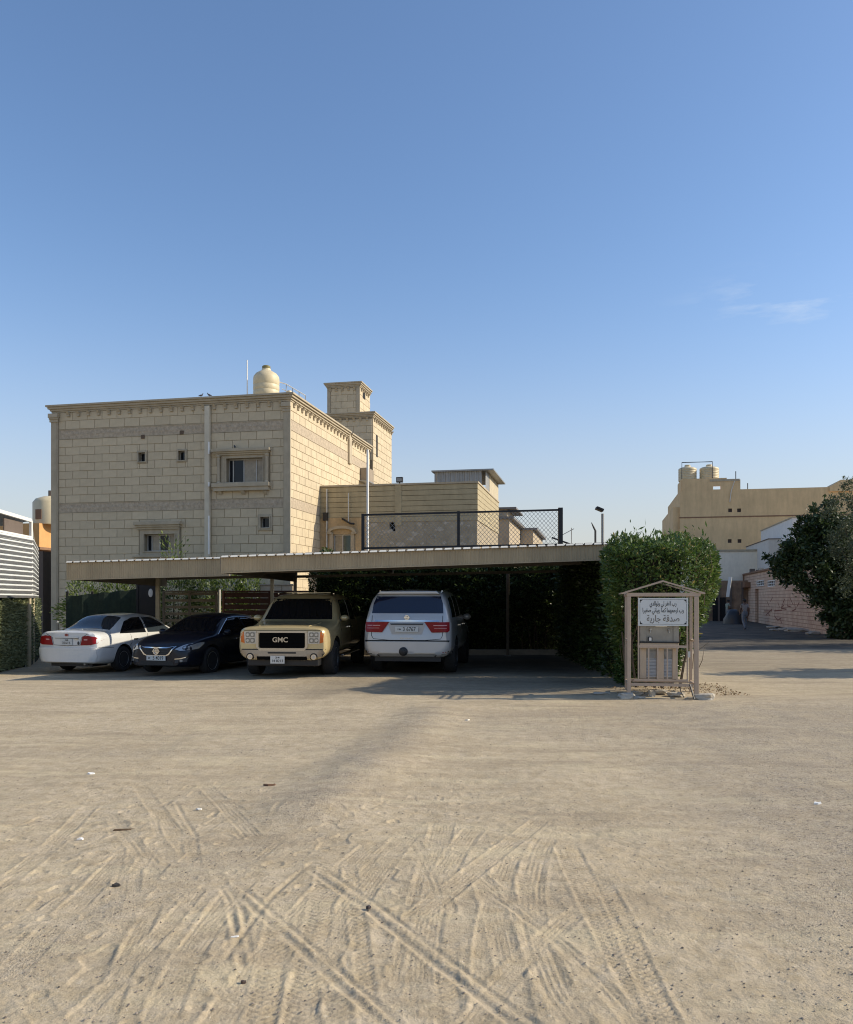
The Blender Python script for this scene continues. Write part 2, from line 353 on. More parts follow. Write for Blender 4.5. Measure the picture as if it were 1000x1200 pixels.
    def noise(scale, det=6, ro=.6, src=None):
        n = N.new('ShaderNodeTexNoise'); n.inputs['Scale'].default_value = scale; n.inputs['Detail'].default_value = det; n.inputs['Roughness'].default_value = ro
        L.new(src or tcn.outputs['Object'], n.inputs['Vector']); return n.outputs['Fac']
    def rng_(v, a, b, c=0, d=1):
        n = N.new('ShaderNodeMapRange'); n.inputs['From Min'].default_value = a; n.inputs['From Max'].default_value = b; n.inputs['To Min'].default_value = c; n.inputs['To Max'].default_value = d
        L.new(v, n.inputs['Value']); return n.outputs[0]
    def mix(f, a, b):
        n = N.new('ShaderNodeMix'); n.data_type = 'RGBA'; L.new(f, n.inputs['Factor'])
        for s, v in ((6, a), (7, b)):
            if isinstance(v, tuple): n.inputs[s].default_value = (*v, 1)
            else: L.new(v, n.inputs[s])
        return n.outputs[2]
    def mth(op, a, b):
        n = N.new('ShaderNodeMath'); n.operation = op
        for s, v in enumerate((a, b)):
            if isinstance(v, (int, float)): n.inputs[s].default_value = v
            else: L.new(v, n.inputs[s])
        return n.outputs[0]
    sand = mix(rng_(noise(.55, 8, .65), .35, .65), (.475, .385, .26), (.58, .475, .33))
    sand = mix(rng_(noise(7, 8, .7), .35, .7), sand, (.38, .30, .185))
    mpp = N.new('ShaderNodeMapping'); mpp.inputs['Scale'].default_value = (.35, 1.3, 1); mpp.inputs['Rotation'].default_value = (0, 0, .12); L.new(tcn.outputs['Object'], mpp.inputs['Vector'])
    sand = mix(mth('MULTIPLY', rng_(noise(1.1, 9, .75, mpp.outputs[0]), .5, .66), .75), sand, (.33, .26, .17)); sand = mix(mth('MULTIPLY', rng_(noise(1.7, 9, .7, mpp.outputs[0]), .52, .68), .7), sand, (.60, .50, .32))
    stones = mix(rng_(noise(60, 4, .7), .44, .56), (.14, .12, .10), (.54, .46, .35))
    stones = mix(rng_(noise(150, 2, .5), .5, .56), stones, (.31, .265, .205))
    sand = mix(mth('MULTIPLY', rng_(noise(.42, 8, .7, mpp.outputs[0]), .54, .64), .4), sand, (.27, .215, .155))
    # gravel factor broken up by noise
    gf = mth('MULTIPLY', at_.outputs['Fac'], rng_(noise(2.2, 9, .72), .34, .62, .25, 1.15))
    spk = mth('MULTIPLY', rng_(noise(26, 3, .6), .60, .68), rng_(at_.outputs['Fac'], 0, 1, .18, .75)); spk2 = mth('MULTIPLY', rng_(noise(47, 3, .6), .60, .70), rng_(at_.outputs['Fac'], 0, 1, .25, .7))
    gf2 = mth('MULTIPLY', gf, rng_(noise(38, 5, .7), .40, .60, .15, 1.0))
    # loose dark chips scattered everywhere
    vor = N.new('ShaderNodeTexVoronoi'); vor.inputs['Scale'].default_value = 34; L.new(tcn.outputs['Object'], vor.inputs['Vector'])
    chip = mth('MULTIPLY', rng_(vor.outputs['Distance'], .16, .10), rng_(noise(3.1, 5, .6), .5, .62))
    col = mix(gf2, sand, stones); col = mix(mth('MULTIPLY', chip, .55), col, (.10, .08, .065)); col = mix(spk, col, (.13, .105, .08)); col = mix(spk2, col, (.16, .13, .10)); col = mix(mth('MULTIPLY', rng_(noise(33, 3, .6), .63, .70), .5), col, (.58, .51, .38))
    as_ = N.new('ShaderNodeAttribute'); as_.attribute_name = 'asphalt_and_shade'
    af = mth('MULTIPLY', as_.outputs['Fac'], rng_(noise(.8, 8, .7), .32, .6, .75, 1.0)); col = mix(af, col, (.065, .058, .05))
    L.new(col, p.inputs['Base Color'])
    hgt = mth('ADD', mth('MULTIPLY', noise(55, 6, .65), .6), mth('MULTIPLY', noise(12, 6, .6), 1.1))
    hgt = mth('ADD', hgt, mth('MULTIPLY', mth('MULTIPLY', noise(95, 4, .6), gf), 1.6))
    bn = N.new('ShaderNodeBump'); bn.inputs['Strength'].default_value = .55; bn.inputs['Distance'].default_value = .02
    L.new(hgt, bn.inputs['Height']); L.new(bn.outputs[0], p.inputs['Normal'])
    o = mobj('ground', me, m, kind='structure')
    o['label'] = 'sandy lot with tyre marks, pale dust and patches of grey gravel'
    return xs, ys, Z
GX, GY, GZ = make_ground()
def ground_z(x, y):
    i = min(max(int(np.searchsorted(GX, x)), 0), len(GX) - 1); j = min(max(int(np.searchsorted(GY, y)), 0), len(GY) - 1)
    return float(GZ[j, i])

# loose pebbles lying on the sand
def pebbles():
    n = 17000; r = np.random.default_rng(12)
    Y = 2.9 + r.random(n * 6) ** 1.4 * 9.5; X = (r.random(n * 6) - .5) * 1.25 * Y * 1.05
    g = gravel_mask(X, Y); keep = r.random(n * 6) < (.12 + .6 * g); X = X[keep][:n]; Y = Y[keep][:n]; n = len(X)
    s = .0020 + .0058 * r.random(n) ** 3.2
    base = np.array([(1, 0, 0), (-.9, .1, 0), (0, 1, .1), (0, -1, 0), (0, 0, .75), (0, 0, -.6)])
    fc = np.array([(0, 2, 4), (2, 1, 4), (1, 3, 4), (3, 0, 4)])
    P = base[None] * s[:, None, None] * (.7 + .6 * r.random((n, 6, 3)))
    a = r.random(n) * 6.28; c, q = np.cos(a), np.sin(a); px = P[..., 0] * c[:, None] - P[..., 1] * q[:, None]; py = P[..., 0] * q[:, None] + P[..., 1] * c[:, None]
    gi = np.clip(np.searchsorted(GX, X), 0, len(GX) - 1); gj = np.clip(np.searchsorted(GY, Y), 0, len(GY) - 1); gzv = GZ[gj, gi]
    V = np.stack([px + X[:, None], py + Y[:, None], P[..., 2] + gzv[:, None] + .3 * s[:, None]], -1).reshape(-1, 3)
    Fq = (fc[None] + 6 * np.arange(n)[:, None, None]).reshape(-1, 3)
    me = np_mesh('loose_gravel', V, Fq)
    m = mat('pebble_stone', (.23, .19, .15), .9, var=.2, island=.55)
    mobj('loose_gravel', me, m, kind='stuff', label='small loose stones scattered over the sandy lot', cat='gravel')
pebbles()
# ------------------------------------------------------------------ walls and masonry
def wall_holes(mb, u0, u1, z0, z1, holes, P, depth):
    """a wall face with real openings; P(u, z, d) gives the point d behind the face"""
    us = sorted({u0, u1, *[h[0] for h in holes], *[h[1] for h in holes]}); zs = sorted({z0, z1, *[h[2] for h in holes], *[h[3] for h in holes]})
    for a, b in zip(us, us[1:]):
        for c, d in zip(zs, zs[1:]):
            mu, mz = (a + b) / 2, (c + d) / 2
            if any(h[0] < mu < h[1] and h[2] < mz < h[3] for h in holes): continue
            mb.add([P(a, c, 0), P(b, c, 0), P(b, d, 0), P(a, d, 0)], [(0, 1, 2, 3)])
    for h in holes:
        a, b, c, d = h
        for p, q in (((a, c), (b, c)), ((b, c), (b, d)), ((b, d), (a, d)), ((a, d), (a, c))):
            mb.add([P(*p, 0), P(*q, 0), P(*q, depth), P(*p, depth)], [(0, 1, 2, 3)])
    return mb
def course_rects(u0, u1, rows, L, g, holes, seed=0):
    out = []; r = random.Random(seed)
    for k, (za, zb) in enumerate(rows):
        off = (k % 2) * L / 2 + .03
        u = u0 - off
        while u < u1:
            a, b = max(u, u0), min(u + L, u1)
            segs = [(a, b)]
            for h in holes:
                if h[2] < zb - .02 and h[3] > za + .02:
                    ns = []
                    for s in segs:
                        if h[1] <= s[0] or h[0] >= s[1]: ns.append(s); continue
                        if h[0] > s[0]: ns.append((s[0], h[0] + g))
                        if h[1] < s[1]: ns.append((h[1] - g, s[1]))
                    segs = ns
            for s in segs:
                if s[1] - s[0] > .06: out.append((s[0] + g / 2, s[1] - g / 2, za + g / 2, zb - g / 2))
            for h in holes:      # what is left of the block above and below an opening
                if h[2] < zb - .02 and h[3] > za + .02:
                    p, q = max(a, h[0] - .0), min(b, h[1] + .0)
                    if q - p < .03: continue
                    for c, d in ((h[3], zb), (za, h[2])):
                        if d - c > .05 and c >= za - 1e-6 and d <= zb + 1e-6: out.append((p + g / 2, q - g / 2, c + g / 2, d - g / 2))
            u += L
    return out
def block_mesh(w, h, t):
    e = .008; bm = MB()
    v = [(0, 0, 0), (w, 0, 0), (w, 0, h), (0, 0, h), (e, -t, e), (w - e, -t, e), (w - e, -t, h - e), (e, -t, h - e)]
    bm.add(v, [(4, 5, 6, 7), (0, 1, 5, 4), (1, 2, 6, 5), (2, 3, 7, 6), (3, 0, 4, 7)]); return bm
_bc = {}
def put_blocks(rects, root, m, t=.016, limit=300, axis='y', joined=M_stone_j, name='stone_block', prefer=None, y0=0, inplace=True):
    """the largest blocks as parts of their own, the others joined"""
    rects = sorted(rects, key=prefer) if prefer else rects
    for a, b, c, d in rects[:limit]:
        tt = t + random.uniform(-.004, .004)
        key = (round(b - a, 2), round(d - c, 2), round(tt, 3), axis, name)
        if key not in _bc:
            bm = block_mesh(b - a, d - c, round(tt, 3)); me = bpy.data.meshes.new(name); me.from_pydata(bm.v, [], bm.f); me.update(); me.materials.append(m); _bc[key] = me
        o = bpy.data.objects.new(name, _bc[key]); COL.objects.link(o); o.parent = root
        o.location = (a, y0, c)
    rest = rects[limit:]
    if rest:
        mb = MB()
        for a, b, c, d in rest:
            bm = block_mesh(b - a, d - c, t + random.uniform(-.004, .004)); mb.add([(x + a, y + y0, z + c) for x, y, z in bm.v], bm.f)
        mb.build(name, joined, root, kind='stuff')
def side_blocks(rects, root, x=0, t=.016, m=M_stone_j, name='stone_block'):
    mb = MB()
    for a, b, c, d in rects:
        bm = block_mesh(b - a, d - c, t + random.uniform(-.004, .004)); mb.add([(x - yy, a + xx, c + zz) for xx, yy, zz in bm.v], [f[::-1] for f in bm.f])
    return mb.build(name, m, root, kind='stuff')

def cornice(root, x0, x1, y0, y1, zt, o=.20, dent=.43, left=True, right=True, dentils=True, ret=True, back=None, h=.32, nm='cornice'):
    """stepped cornice round the top of a box whose front is y0 and right side x1"""
    mb = MB()
    steps = [(o, zt - .07 * h / .32, zt), (o * .72, zt - .15 * h / .32, zt - .07 * h / .32), (o * .42, zt - .22 * h / .32, zt - .15 * h / .32), (o * .2, zt - .28 * h / .32, zt - .22 * h / .32)]
    for e, a, b in steps:
        mb.box(x0 - (e if left else 0), x1 + e, y0 - e, y1, a, b)
    c = mb.build(nm, M_trim, root, bevel=.008)
    if dentils:
        zb = zt - .28 * h / .32
        def corbel(mb, P):
            w = .10; hh = .19 * h / .32
            prof = [(0, 0), (0, -hh), (.05, -hh * .85), (.05, -hh * .55), (.14, 0)]
            n = len(prof); vs = [P(s * w / 2, d, zb + z) for s in (-1, 1) for d, z in prof]
            mb.add(vs, [tuple(range(n)), tuple(range(2 * n - 1, n - 1, -1))] + [(i, (i + 1) % n, n + (i + 1) % n, n + i) for i in range(n)])
        proto = None
        x = x1 - dent * .8
        while x > x0 + .1:
            if proto is None:
                mb = MB(); corbel(mb, lambda s, d, z: (s, -d, z)); proto = mb.build('corbel', M_trim, root); o_ = proto
            else: o_ = proto.copy(); COL.objects.link(o_)
            o_.location = (x, y0 - .02, 0); x -= dent
        if right:
            y = y0 + dent * .7; proto = None
            while y < y1 - .1:
                if proto is None:
                    mb = MB(); corbel(mb, lambda s, d, z: (d, s, z)); proto = mb.build('corbel', M_trim, root); o_ = proto
                else: o_ = proto.copy(); COL.objects.link(o_)
                o_.location = (x1 + .02, y, 0); y += dent
    return c
def sliding_window(root, u0, u1, z0, z1, y, panes, name='window', glass=None, curtains=(), fw=.04, label=None):
    """aluminium frame with panes; panes = list of right edges as fractions"""
    f = MB(); d = .05
    f.box(u0, u1, y, y + d, z0, z0 + fw); f.box(u0, u1, y, y + d, z1 - fw, z1)
    f.box(u0, u0 + fw, y, y + d, z0 + fw, z1 - fw); f.box(u1 - fw, u1, y, y + d, z0 + fw, z1 - fw)
    W = u1 - u0; ed = [0] + list(panes)
    for e in ed[1:-1]: f.box(u0 + W * e - fw * .45, u0 + W * e + fw * .45, y - .008, y + d - .004, z0 + fw, z1 - fw)
    fo = f.build(name, M_alu, root, label=label)
    for i, (a, b) in enumerate(zip(ed, ed[1:])):
        cur = any(c - .05 <= a and b <= d + .05 for c, d in curtains); g = MB().box(u0 + W * a + fw * .45, u0 + W * b - fw * .45, y + .02, y + .028, z0 + fw, z1 - fw); g.build('pane', M_paneb if cur else glass or M_glass, fo)
    for a, b in curtains:
        c = MB(); n = 10
        for k in range(n):
            ua = u0 + W * (a + (b - a) * k / n); ub = u0 + W * (a + (b - a) * (k + 1) / n); dy = .02 * (k % 2)
            c.add([(ua, y + .09 + dy, z0), (ub, y + .09 + .02 - dy, z0), (ub, y + .09 + .02 - dy, z1), (ua, y + .09 + dy, z1)], [(0, 1, 2, 3)])
        c.build('curtain', M_curtain, fo)
    MB().box(u0 - .05, u1 + .05, y + .3, y + .32, z0 - .05, z1 + .05).build('dark_interior', M_dark, fo)
    return fo

A0 = R(-11.77)
# ================================================================== the big stone-clad house
house = thing('stone_clad_house', 'large two storey house clad in beige stone blocks behind the carport', 'house', (-4.92, 30, 0), A0)
W0 = -9.64; HT = 9.15; DP = 10.55
def uv(px, py):
    a = (px - CX) / F; u = (30 * a + 4.92) / (.979 + .204 * a); Y = 30 - .204 * u; return u, CAMH + (HY - py) / F * Y
def rect(px0, py0, px1, py1):
    u0, _ = uv(px0, 0); u1, _ = uv(px1, 0); z0 = uv((px0 + px1) / 2, py1)[1]; z1 = uv((px0 + px1) / 2, py0)[1]; return (u0, u1, z0, z1)
op_w1 = rect(266, 537, 309, 565); op_w2 = rect(170, 626, 206, 646)
op_s1 = rect(163, 530.5, 171, 541); op_s2 = rect(209.5, 528.5, 217.5, 539.5); op_s3 = rect(306, 606, 316.5, 618.5)
opens = [op_w1, op_w2, op_s1, op_s2, op_s3]
mb = MB(); wall_holes(mb, W0, 0, -.4, HT - .05, opens, lambda u, z, d: (u, d + .0, z), .28)
mb.add([(0, 0, -.4), (0, DP, -.4), (0, DP, HT - .05), (0, 0, HT - .05)], [(0, 1, 2, 3)])
mb.add([(W0, 0, -.4), (W0, DP, -.4), (W0, DP, HT - .05), (W0, 0, HT - .05)], [(3, 2, 1, 0)])
mb.add([(W0, DP, -.4), (0, DP, -.4), (0, DP, HT - .05), (W0, DP, HT - .05)], [(0, 1, 2, 3)])
mb.add([(W0, 0, HT - .5), (0, 0, HT - .5), (0, DP, HT - .5), (W0, DP, HT - .5)], [(0, 1, 2, 3)])
mb.build('wall', M_mortar, house)
rows = []
z = 8.87; ch = .335
rows += [(8.55, 8.87), (8.22, 8.55)]
B1 = (7.84, 8.22); B2 = (5.03, 5.40)
n = 8; hgt = (7.84 - 5.40) / n; rows += [(5.40 + hgt * i, 5.40 + hgt * (i + 1)) for i in range(n)][::-1]
n = 16; hgt = (5.03 + .1) / n; rows += [(5.03 - hgt * (i + 1), 5.03 - hgt * i) for i in range(n)]
cL = uv(241, 0)[0]; cR = uv(248, 0)[0]
sur = [rect(256, 531, 317, 573), rect(163, 617, 213, 653), rect(161, 528.5, 173.5, 543), rect(207.5, 526.5, 220, 541.5), rect(303, 603, 319, 621)]
colh = [(cL, cR, -1, 9)]
fr = course_rects(W0 + .26, -.24, rows, .625, .010, sur + colh)
put_blocks(fr, house, M_stone, prefer=lambda r: -(r[2] > 2.2) * 10 - r[2])
# side elevation blocks
rs = []
zz = 8.87
rs = [(8.55, 8.87), (8.22, 8.55)] + rows[2:]
notch = (6.95, 7.35, 7.9, 9)
side_blocks(course_rects(.03, DP, rs, .625, .010, [notch]), house)
# carved bands, with raised diamonds
for b in (B1, B2):
    mb = MB(); mb.box(W0 + .26, cL, -.016, .0, b[0] + .01, b[1] - .01); mb.box(cR, -.24, -.016, 0, b[0] + .01, b[1] - .01)
    mb.box(0, .016, .03, DP, b[0] + .01, b[1] - .01)
    zc = (b[0] + b[1]) / 2; u = W0 + .6
    while u < -.35:
        if not (cL - .1 < u < cR + .1):
            mb.add([(u - .09, -.017, zc), (u, -.017, zc - .11), (u + .09, -.017, zc), (u, -.017, zc + .11), (u, -.035, zc)], [(0, 1, 4), (1, 2, 4), (2, 3, 4), (3, 0, 4)])
        u += .22
    mb.build('carved_band', M_band, house)
    mb = MB()
    for e in (b[0], b[1] - .03): mb.box(W0 + .26, -.24, -.028, -.0165, e, e + .022)
    mb.build('band_moulding', M_trim, house)
MB().box(W0 - .04, W0 + .25, -.07, .3, -.4, 8.82).box(W0 - .01, W0 + .22, -.09, -.07, -.4, 8.6).build('corner_pilaster', M_trim, house, bevel=.01)
MB().box(-.235, .03, -.06, .02, -.4, 8.82).build('corner_pilaster', M_trim, house, bevel=.008)
for xa_, xb_, yy_ in ((-.26, .035, -.06), (W0 - .06, W0 + .28, -.092)):
    mb = MB()
    for a, b, e in ((8.66, 8.82, .10), (8.60, 8.66, .06), (8.50, 8.60, .03)): mb.box(xa_ - e * .3, xb_ + e * .3, yy_ - e, yy_ + .02, a, b)
    mb.build('pilaster_capital', M_trim, house, bevel=.006)
cornice(house, W0, 0, 0, 6.98, HT)
cornice(house, W0, 0, 7.34, DP, HT - .02, ret=False)
MB().box(.0, .10, 6.98, 7.34, 7.75, 9.02).build('downspout_box', M_trim, house, bevel=.01)
# pale square downpipe casing
MB().box(cL + .02, cR - .02, -.14, .0, -.4, 8.83).build('downpipe_casing', M_casing, house, bevel=.01)
mb = MB()  # white lengths added where the casing edge is sunlit
for px0, y0, y1 in ((0, 519, 533), (0, 566, 571), (0, 605, 650)):
    mb.tube([((cR - .02), -.18, uv(245, y1)[1]), ((cR - .02), -.18, uv(245, y0)[1])], .035, 8)
mb.build('drain_pipe', M_white, house, smooth=True)
# parapet gutter strip
# --- window 1 (upper, with hood, side columns and sill)
def surround(op, outer, hood=None, sill=None, cols=False, label=None, deep=.07):
    t = MB(); a, b, c, d = op; A, B, C, D = outer
    for x0, x1, z0, z1 in ((A, a, C, D), (b, B, C, D), (a, b, C, c), (a, b, d, D)): t.box(x0, x1, -deep, .0, z0, z1)
    g = .04
    for x0, x1, z0, z1 in ((a - g, a, c - g, d + g), (b, b + g, c - g, d + g), (a, b, c - g, c), (a, b, d, d + g)): t.box(x0, x1, -deep - .03, -deep, z0, z1)
    o = t.build('window_surround', M_trim, house, bevel=.006)
    if hood:
        h = MB(); x0, x1, z0, z1 = hood; H = z1 - z0
        for e, p, q in ((0, .55, 1), (.05, .28, .55), (.10, 0, .28)): h.box(x0 + e, x1 - e, -.26 + e * 1.2, 0, z0 + H * p, z0 + H * q)
        h.build('window_hood', M_trim, house, bevel=.006)
    if sill:
        h = MB(); x0, x1, z0, z1 = sill; H = z1 - z0
        for e, p, q in ((0, .5, 1), (.05, 0, .5)): h.box(x0 + e, x1 - e, -.24 + e, 0, z0 + H * p, z0 + H * q)
        h.build('window_sill', M_trim, house, bevel=.006)
    return o
surround(op_w1, rect(260, 532.5, 315, 569), rect(251, 526.5, 318.5, 533.5), rect(251, 566.5, 318, 575.5))
for pxa in (258.3, 314.3):
    u = uv(pxa, 0)[0]; z0 = uv(288, 566.5)[1]; z1 = uv(288, 533.5)[1]; c = MB()
    hh = z1 - z0; prof = [(.075, 0), (.075, .05), (.05, .08)] + [(.045 + .012 * (k % 2), .08 + (hh - .16) * k / 14) for k in range(15)] + [(.05, hh - .08), (.075, hh - .05), (.075, hh)]
    c.lathe(prof, 12, Matrix.Translation((u, -.14, z0))); c.build('window_column', M_trim, house, smooth=True)
mb = MB()
for pxa in (259, 286, 312):
    u, zt = uv(pxa, 575.5); hh = .14
    mb.prism([(-.0, 0), (-.16, 0), (-.10, -hh * .6), (-.02, -hh), (0, -hh)], u - .07, u + .07, 'x') if False else mb.add([(u - .07, 0, zt), (u + .07, 0, zt), (u + .07, -.17, zt), (u - .07, -.17, zt), (u - .06, 0, zt - hh), (u + .06, 0, zt - hh), (u + .06, -.05, zt - hh), (u - .06, -.05, zt - hh)], [(0, 1, 2, 3), (4, 5, 6, 7), (0, 1, 5, 4), (2, 3, 7, 6), (1, 2, 6, 5), (3, 0, 4, 7)])
mb.build('sill_bracket', M_trim, house)
sliding_window(house, op_w1[0], op_w1[1], op_w1[2], op_w1[3], .16, (.13, .42, .76, 1.0), curtains=((.42, 1.0),))
surround(op_w2, rect(165, 620.5, 211, 651), rect(160, 611.5, 214.5, 620.5), rect(158.5, 651, 213, 655.5))
sliding_window(house, op_w2[0], op_w2[1], op_w2[2], op_w2[3], .16, (.16, .42, .72, 1.0), curtains=((.16, .42), (.72, 1.0)))
for op in (op_s1, op_s2):
    e = .07; surround(op, (op[0] - e, op[1] + e, op[2] - e, op[3] + e), deep=.04)
    sliding_window(house, *op, .12, (1.0,), name='small_window', fw=.025)
e = .10; surround(op_s3, (op_s3[0] - e, op_s3[1] + e, op_s3[2] - e, op_s3[3] + e), deep=.06)
sliding_window(house, *op_s3, .12, (1.0,), name='small_window', fw=.03)
for px, py in ((168, 512), (213.5, 507)):
    u, zc = uv(px, py); MB().box(u - .07, u + .07, -.05, .02, zc - .07, zc + .07).build('wall_vent', mat('rusty_vent', (.12, .08, .05), .8), house)
# air conditioner on the side wall
ac = MB().box(.03, .40, 8.9, 9.9, 7.25, 7.85).build('air_conditioner', mat('tan_box', (.30, .24, .17), .7), house, bevel=.01)
MB().box(.0, .42, 8.7, 9.85, 7.2, 7.245).build('metal_bracket', M_grey, house)
# stair tower: lower and upper box
TB = 10.95; t0, t1 = 11.15, 14.9
mb = MB().box(-3.3, 0, t0, t1, 0, TB - .04); mb.build('stair_tower_wall', M_mortar, house)
rt = [(10.62 - .34 * (i + 1), 10.62 - .34 * i) for i in range(26)]
slot = (11.75, 12.0, 8.9, 9.9)
mbx = course_rects(-3.26, -.03, rt[:6], .66, .010, [])
m2 = MB()
for a, b, c, d in mbx:
    bm = block_mesh(b - a, d - c, .016); m2.add([(x + a, y + t0, z + c) for x, y, z in bm.v], bm.f)
m2.build('tower_block', M_stone_j, house, kind='stuff')
side_blocks(course_rects(t0 + .03, t1, rt, .66, .010, [slot]), house, name='tower_side_block')
MB().box(.0, .02, 11.72, 12.03, 8.85, 9.95).build('tower_slot_window', M_dark, house)
cornice(house, -3.3, 0, t0, t1, TB, o=.17, dent=.34, h=.30, nm='tower_cornice')
ux0, ux1, uy0, uy1 = -2.62, -.92, 12.0, 13.9; UT = 12.70
MB().box(ux0, ux1, uy0, uy1, TB - .02, UT - .04).build('tank_room_wall', M_mortar, house)
rt2 = [(12.42 - .34 * (i + 1), 12.42 - .34 * i) for i in range(5)]; rt2[-1] = (TB, rt2[-1][1])
m2 = MB()
for a, b, c, d in course_rects(ux0 + .18, ux1 - .18, rt2, .62, .010, []):
    bm = block_mesh(b - a, d - c, .016); m2.add([(x + a, y + uy0, z + c) for x, y, z in bm.v], bm.f)
m2.build('tank_room_block', M_stone_j, house, kind='stuff')
side_blocks(course_rects(uy0 + .03, uy1, rt2, .62, .010, []), house, x=ux1, name='tank_room_side_block')
MB().box(ux0, ux0 + .17, uy0 - .04, uy0, TB, 12.42).box(ux1 - .17, ux1 + .02, uy0 - .04, uy0, TB, 12.42).build('tank_room_pilaster', M_trim, house)
MB().box(ux1 + .0, ux1 + .03, uy0 + .5, uy0 + .95, 12.0, 12.35).build('tank_room_window', M_dark, house)
cornice(house, ux0, ux1, uy0, uy1, UT, o=.16, dent=.32, h=.30, nm='tank_room_cornice')

# rooftop tank (sits on the roof, a thing of its own)
def w_tank(name, label, loc, r, h, group=None, m=M_tank, cap=None):
    t = thing(name, label, 'water tank', loc, 0, group)
    prof = [(r * .97, 0), (r, .04)]
    for k in range(1, 7): z = h * .78 * k / 7; prof += [(r, z - .03), (r * .975, z), (r, z + .03)]
    prof += [(r, h * .80), (r * .97, h * .84), (r * .80, h * .90), (r * .36, h * .97), (r * .34, h)]
    MB().lathe(prof, 36).build('tank_body', m, t, smooth=True)
    MB().lathe([(r * .30, h - .01), (r * .32, h + .03), (r * .32, h + .11), (r * .25, h + .14), (0, h + .15)], 20).build('lid', cap or m, t, smooth=True)
    return t
def hw(u, v, z=0):
    c, s = math.cos(A0), math.sin(A0); return Vector((-4.92 + c * u - s * v, 30 + s * u + c * v, z))
tk = w_tank('water_tank', 'cream rooftop water tank with dark cap beside the white pole on the stone house', hw(-3.42, 6.0, HT + .5), .57, 2.2, cap=mat('olive_cap', (.20, .17, .06), .6))
MB().tube([hw(-4.05, 5.4, HT - .5), hw(-4.05, 5.4, Z_(421, 36))], .025, 8).build('white_pole', M_white, None, smooth=True, label='thin white pole standing left of the cream tank on the stone house roof', cat='pole')
rl = thing('roof_railing', 'thin white tubular railing sloping down behind the cream rooftop tank', 'railing', hw(-2.75, 6.4, HT + .1), A0)
mb = MB(); mb.tube([(-.35, 0, 2.15), (.1, 0, 2.0), (1.0, 0, 1.45)], .022); mb.build('handrail', M_white, rl)
mb = MB(); mb.tube([(-.1, 0, 1.8), (1.0, 0, 1.2)], .016); mb.build('lower_rail', M_white, rl)
for k in range(4):
    x = .1 + .3 * k; MB().tube([(x, 0, .6), (x, 0, 2.0 - .6 * (x - .1))], .016).build('rail_post', M_grey, rl)
t2 = w_tank('small_tank', 'low cream tank beside the railing at the roof corner of the stone house', hw(-2.35, 6.0, HT - .2), .34, 1.75)
# pigeons
def pigeon(loc, rz, label):
    t = thing('pigeon', label, 'bird', loc, rz, None); t.scale = (.62, .62, .62)
    m = bpy.data.materials.get('pigeon_grey') or mat('pigeon_grey', (.06, .06, .07), .8)
    b = MB(); b.tube([(-.16, 0, .07), (-.09, 0, .09), (0, 0, .115), (.06, 0, .13), (.09, 0, .18), (.10, 0, .22), (.135, 0, .225), (.16, 0, .215)], [.008, .03, .055, .05, .03, .027, .018, .003], 10); b.build('body', m, t, smooth=True)
    l = MB(); l.tube([(0, .02, .08), (0, .02, 0)], .006, 5); l.tube([(0, -.02, .08), (0, -.02, 0)], .006, 5); l.build('leg', m, t)
pu = uv(237, 462)[0]; pigeon(hw(pu, -.1, HT), R(20), 'small dark pigeon perched on the cornice, left one of the pair')
pu = uv(247, 462)[0]; pigeon(hw(pu, -.1, HT), R(190), 'small dark pigeon perched on the cornice, right one of the pair')
pu, pz = uv(277, 526.5); pigeon(hw(pu, -.12, pz), R(120), 'small dark pigeon perched on the upper window hood')

# ================================================================== lower neighbour house
nb = thing('low_plastered_house', 'low tan plastered house with ribbed upper wall beside the big stone house', 'house', (-4.26, 33.2, 0), A0)
NW = 6.33; NH = 6.2; ND = 6.75
M_tan = mat('rough_tan_plaster', (.38, .31, .20), .95, var=.18, scale=4, bump=.8, bscale=18, stain=.25, col2=(.45, .375, .26))
M_ochre = mat('ochre_plaster', (.46, .33, .18), .95, var=.2, scale=2.5, bump=.7, bscale=18, stain=.2)
M_ribwall = mat('ribbed_tan_wall', (.42, .35, .215), .9, var=.1, stain=.2)
def nv(px, py):
    a = (px - CX) / F; r_ = (33.2 * a + 4.26) / (.979 + .202 * a); return r_, CAMH + (HY - py) / F * (33.2 - .202 * r_)
u1, _ = nv(430, 0)
dwa = nv(391, 0)[0]; dwb = nv(412, 0)[0]; dzt = nv(400, 626)[1]; dzb = nv(400, 646)[1] - .3
sq = (nv(456.5, 0)[0], nv(463.5, 0)[0], nv(460, 622.5)[1], nv(460, 611.5)[1])
mb = MB(); wall_holes(mb, u1, NW, -.3, 4.75, [sq], lambda u, z, d: (u, d, z), .25); mb.add([(NW, 0, -.3), (NW, ND, -.3), (NW, ND, 4.75), (NW, 0, 4.75)], [(0, 1, 2, 3)])
mb.build('wall', M_tan, nb)
MB().box(sq[0] - .1, sq[1] + .1, .25, .3, sq[2] - .1, sq[3] + .1).build('square_opening', M_dark, nb)
mb = MB(); wall_holes(mb, -.05, u1, -.3, 4.95, [(dwa, dwb, dzb, dzt)], lambda u, z, d: (u, d - .05, z), .2); mb.add([(u1, -.05, -.3), (u1, 0, -.3), (u1, 0, 4.95), (u1, -.05, 4.95)], [(0, 1, 2, 3)]); mb.add([(-.05, -.05, -.3), (-.05, 1.5, -.3), (-.05, 1.5, 4.95), (-.05, -.05, 4.95)], [(0, 1, 2, 3)])
mb.build('ochre_wall', M_ochre, nb)
mb = MB(); zc = 4.75; k = 0
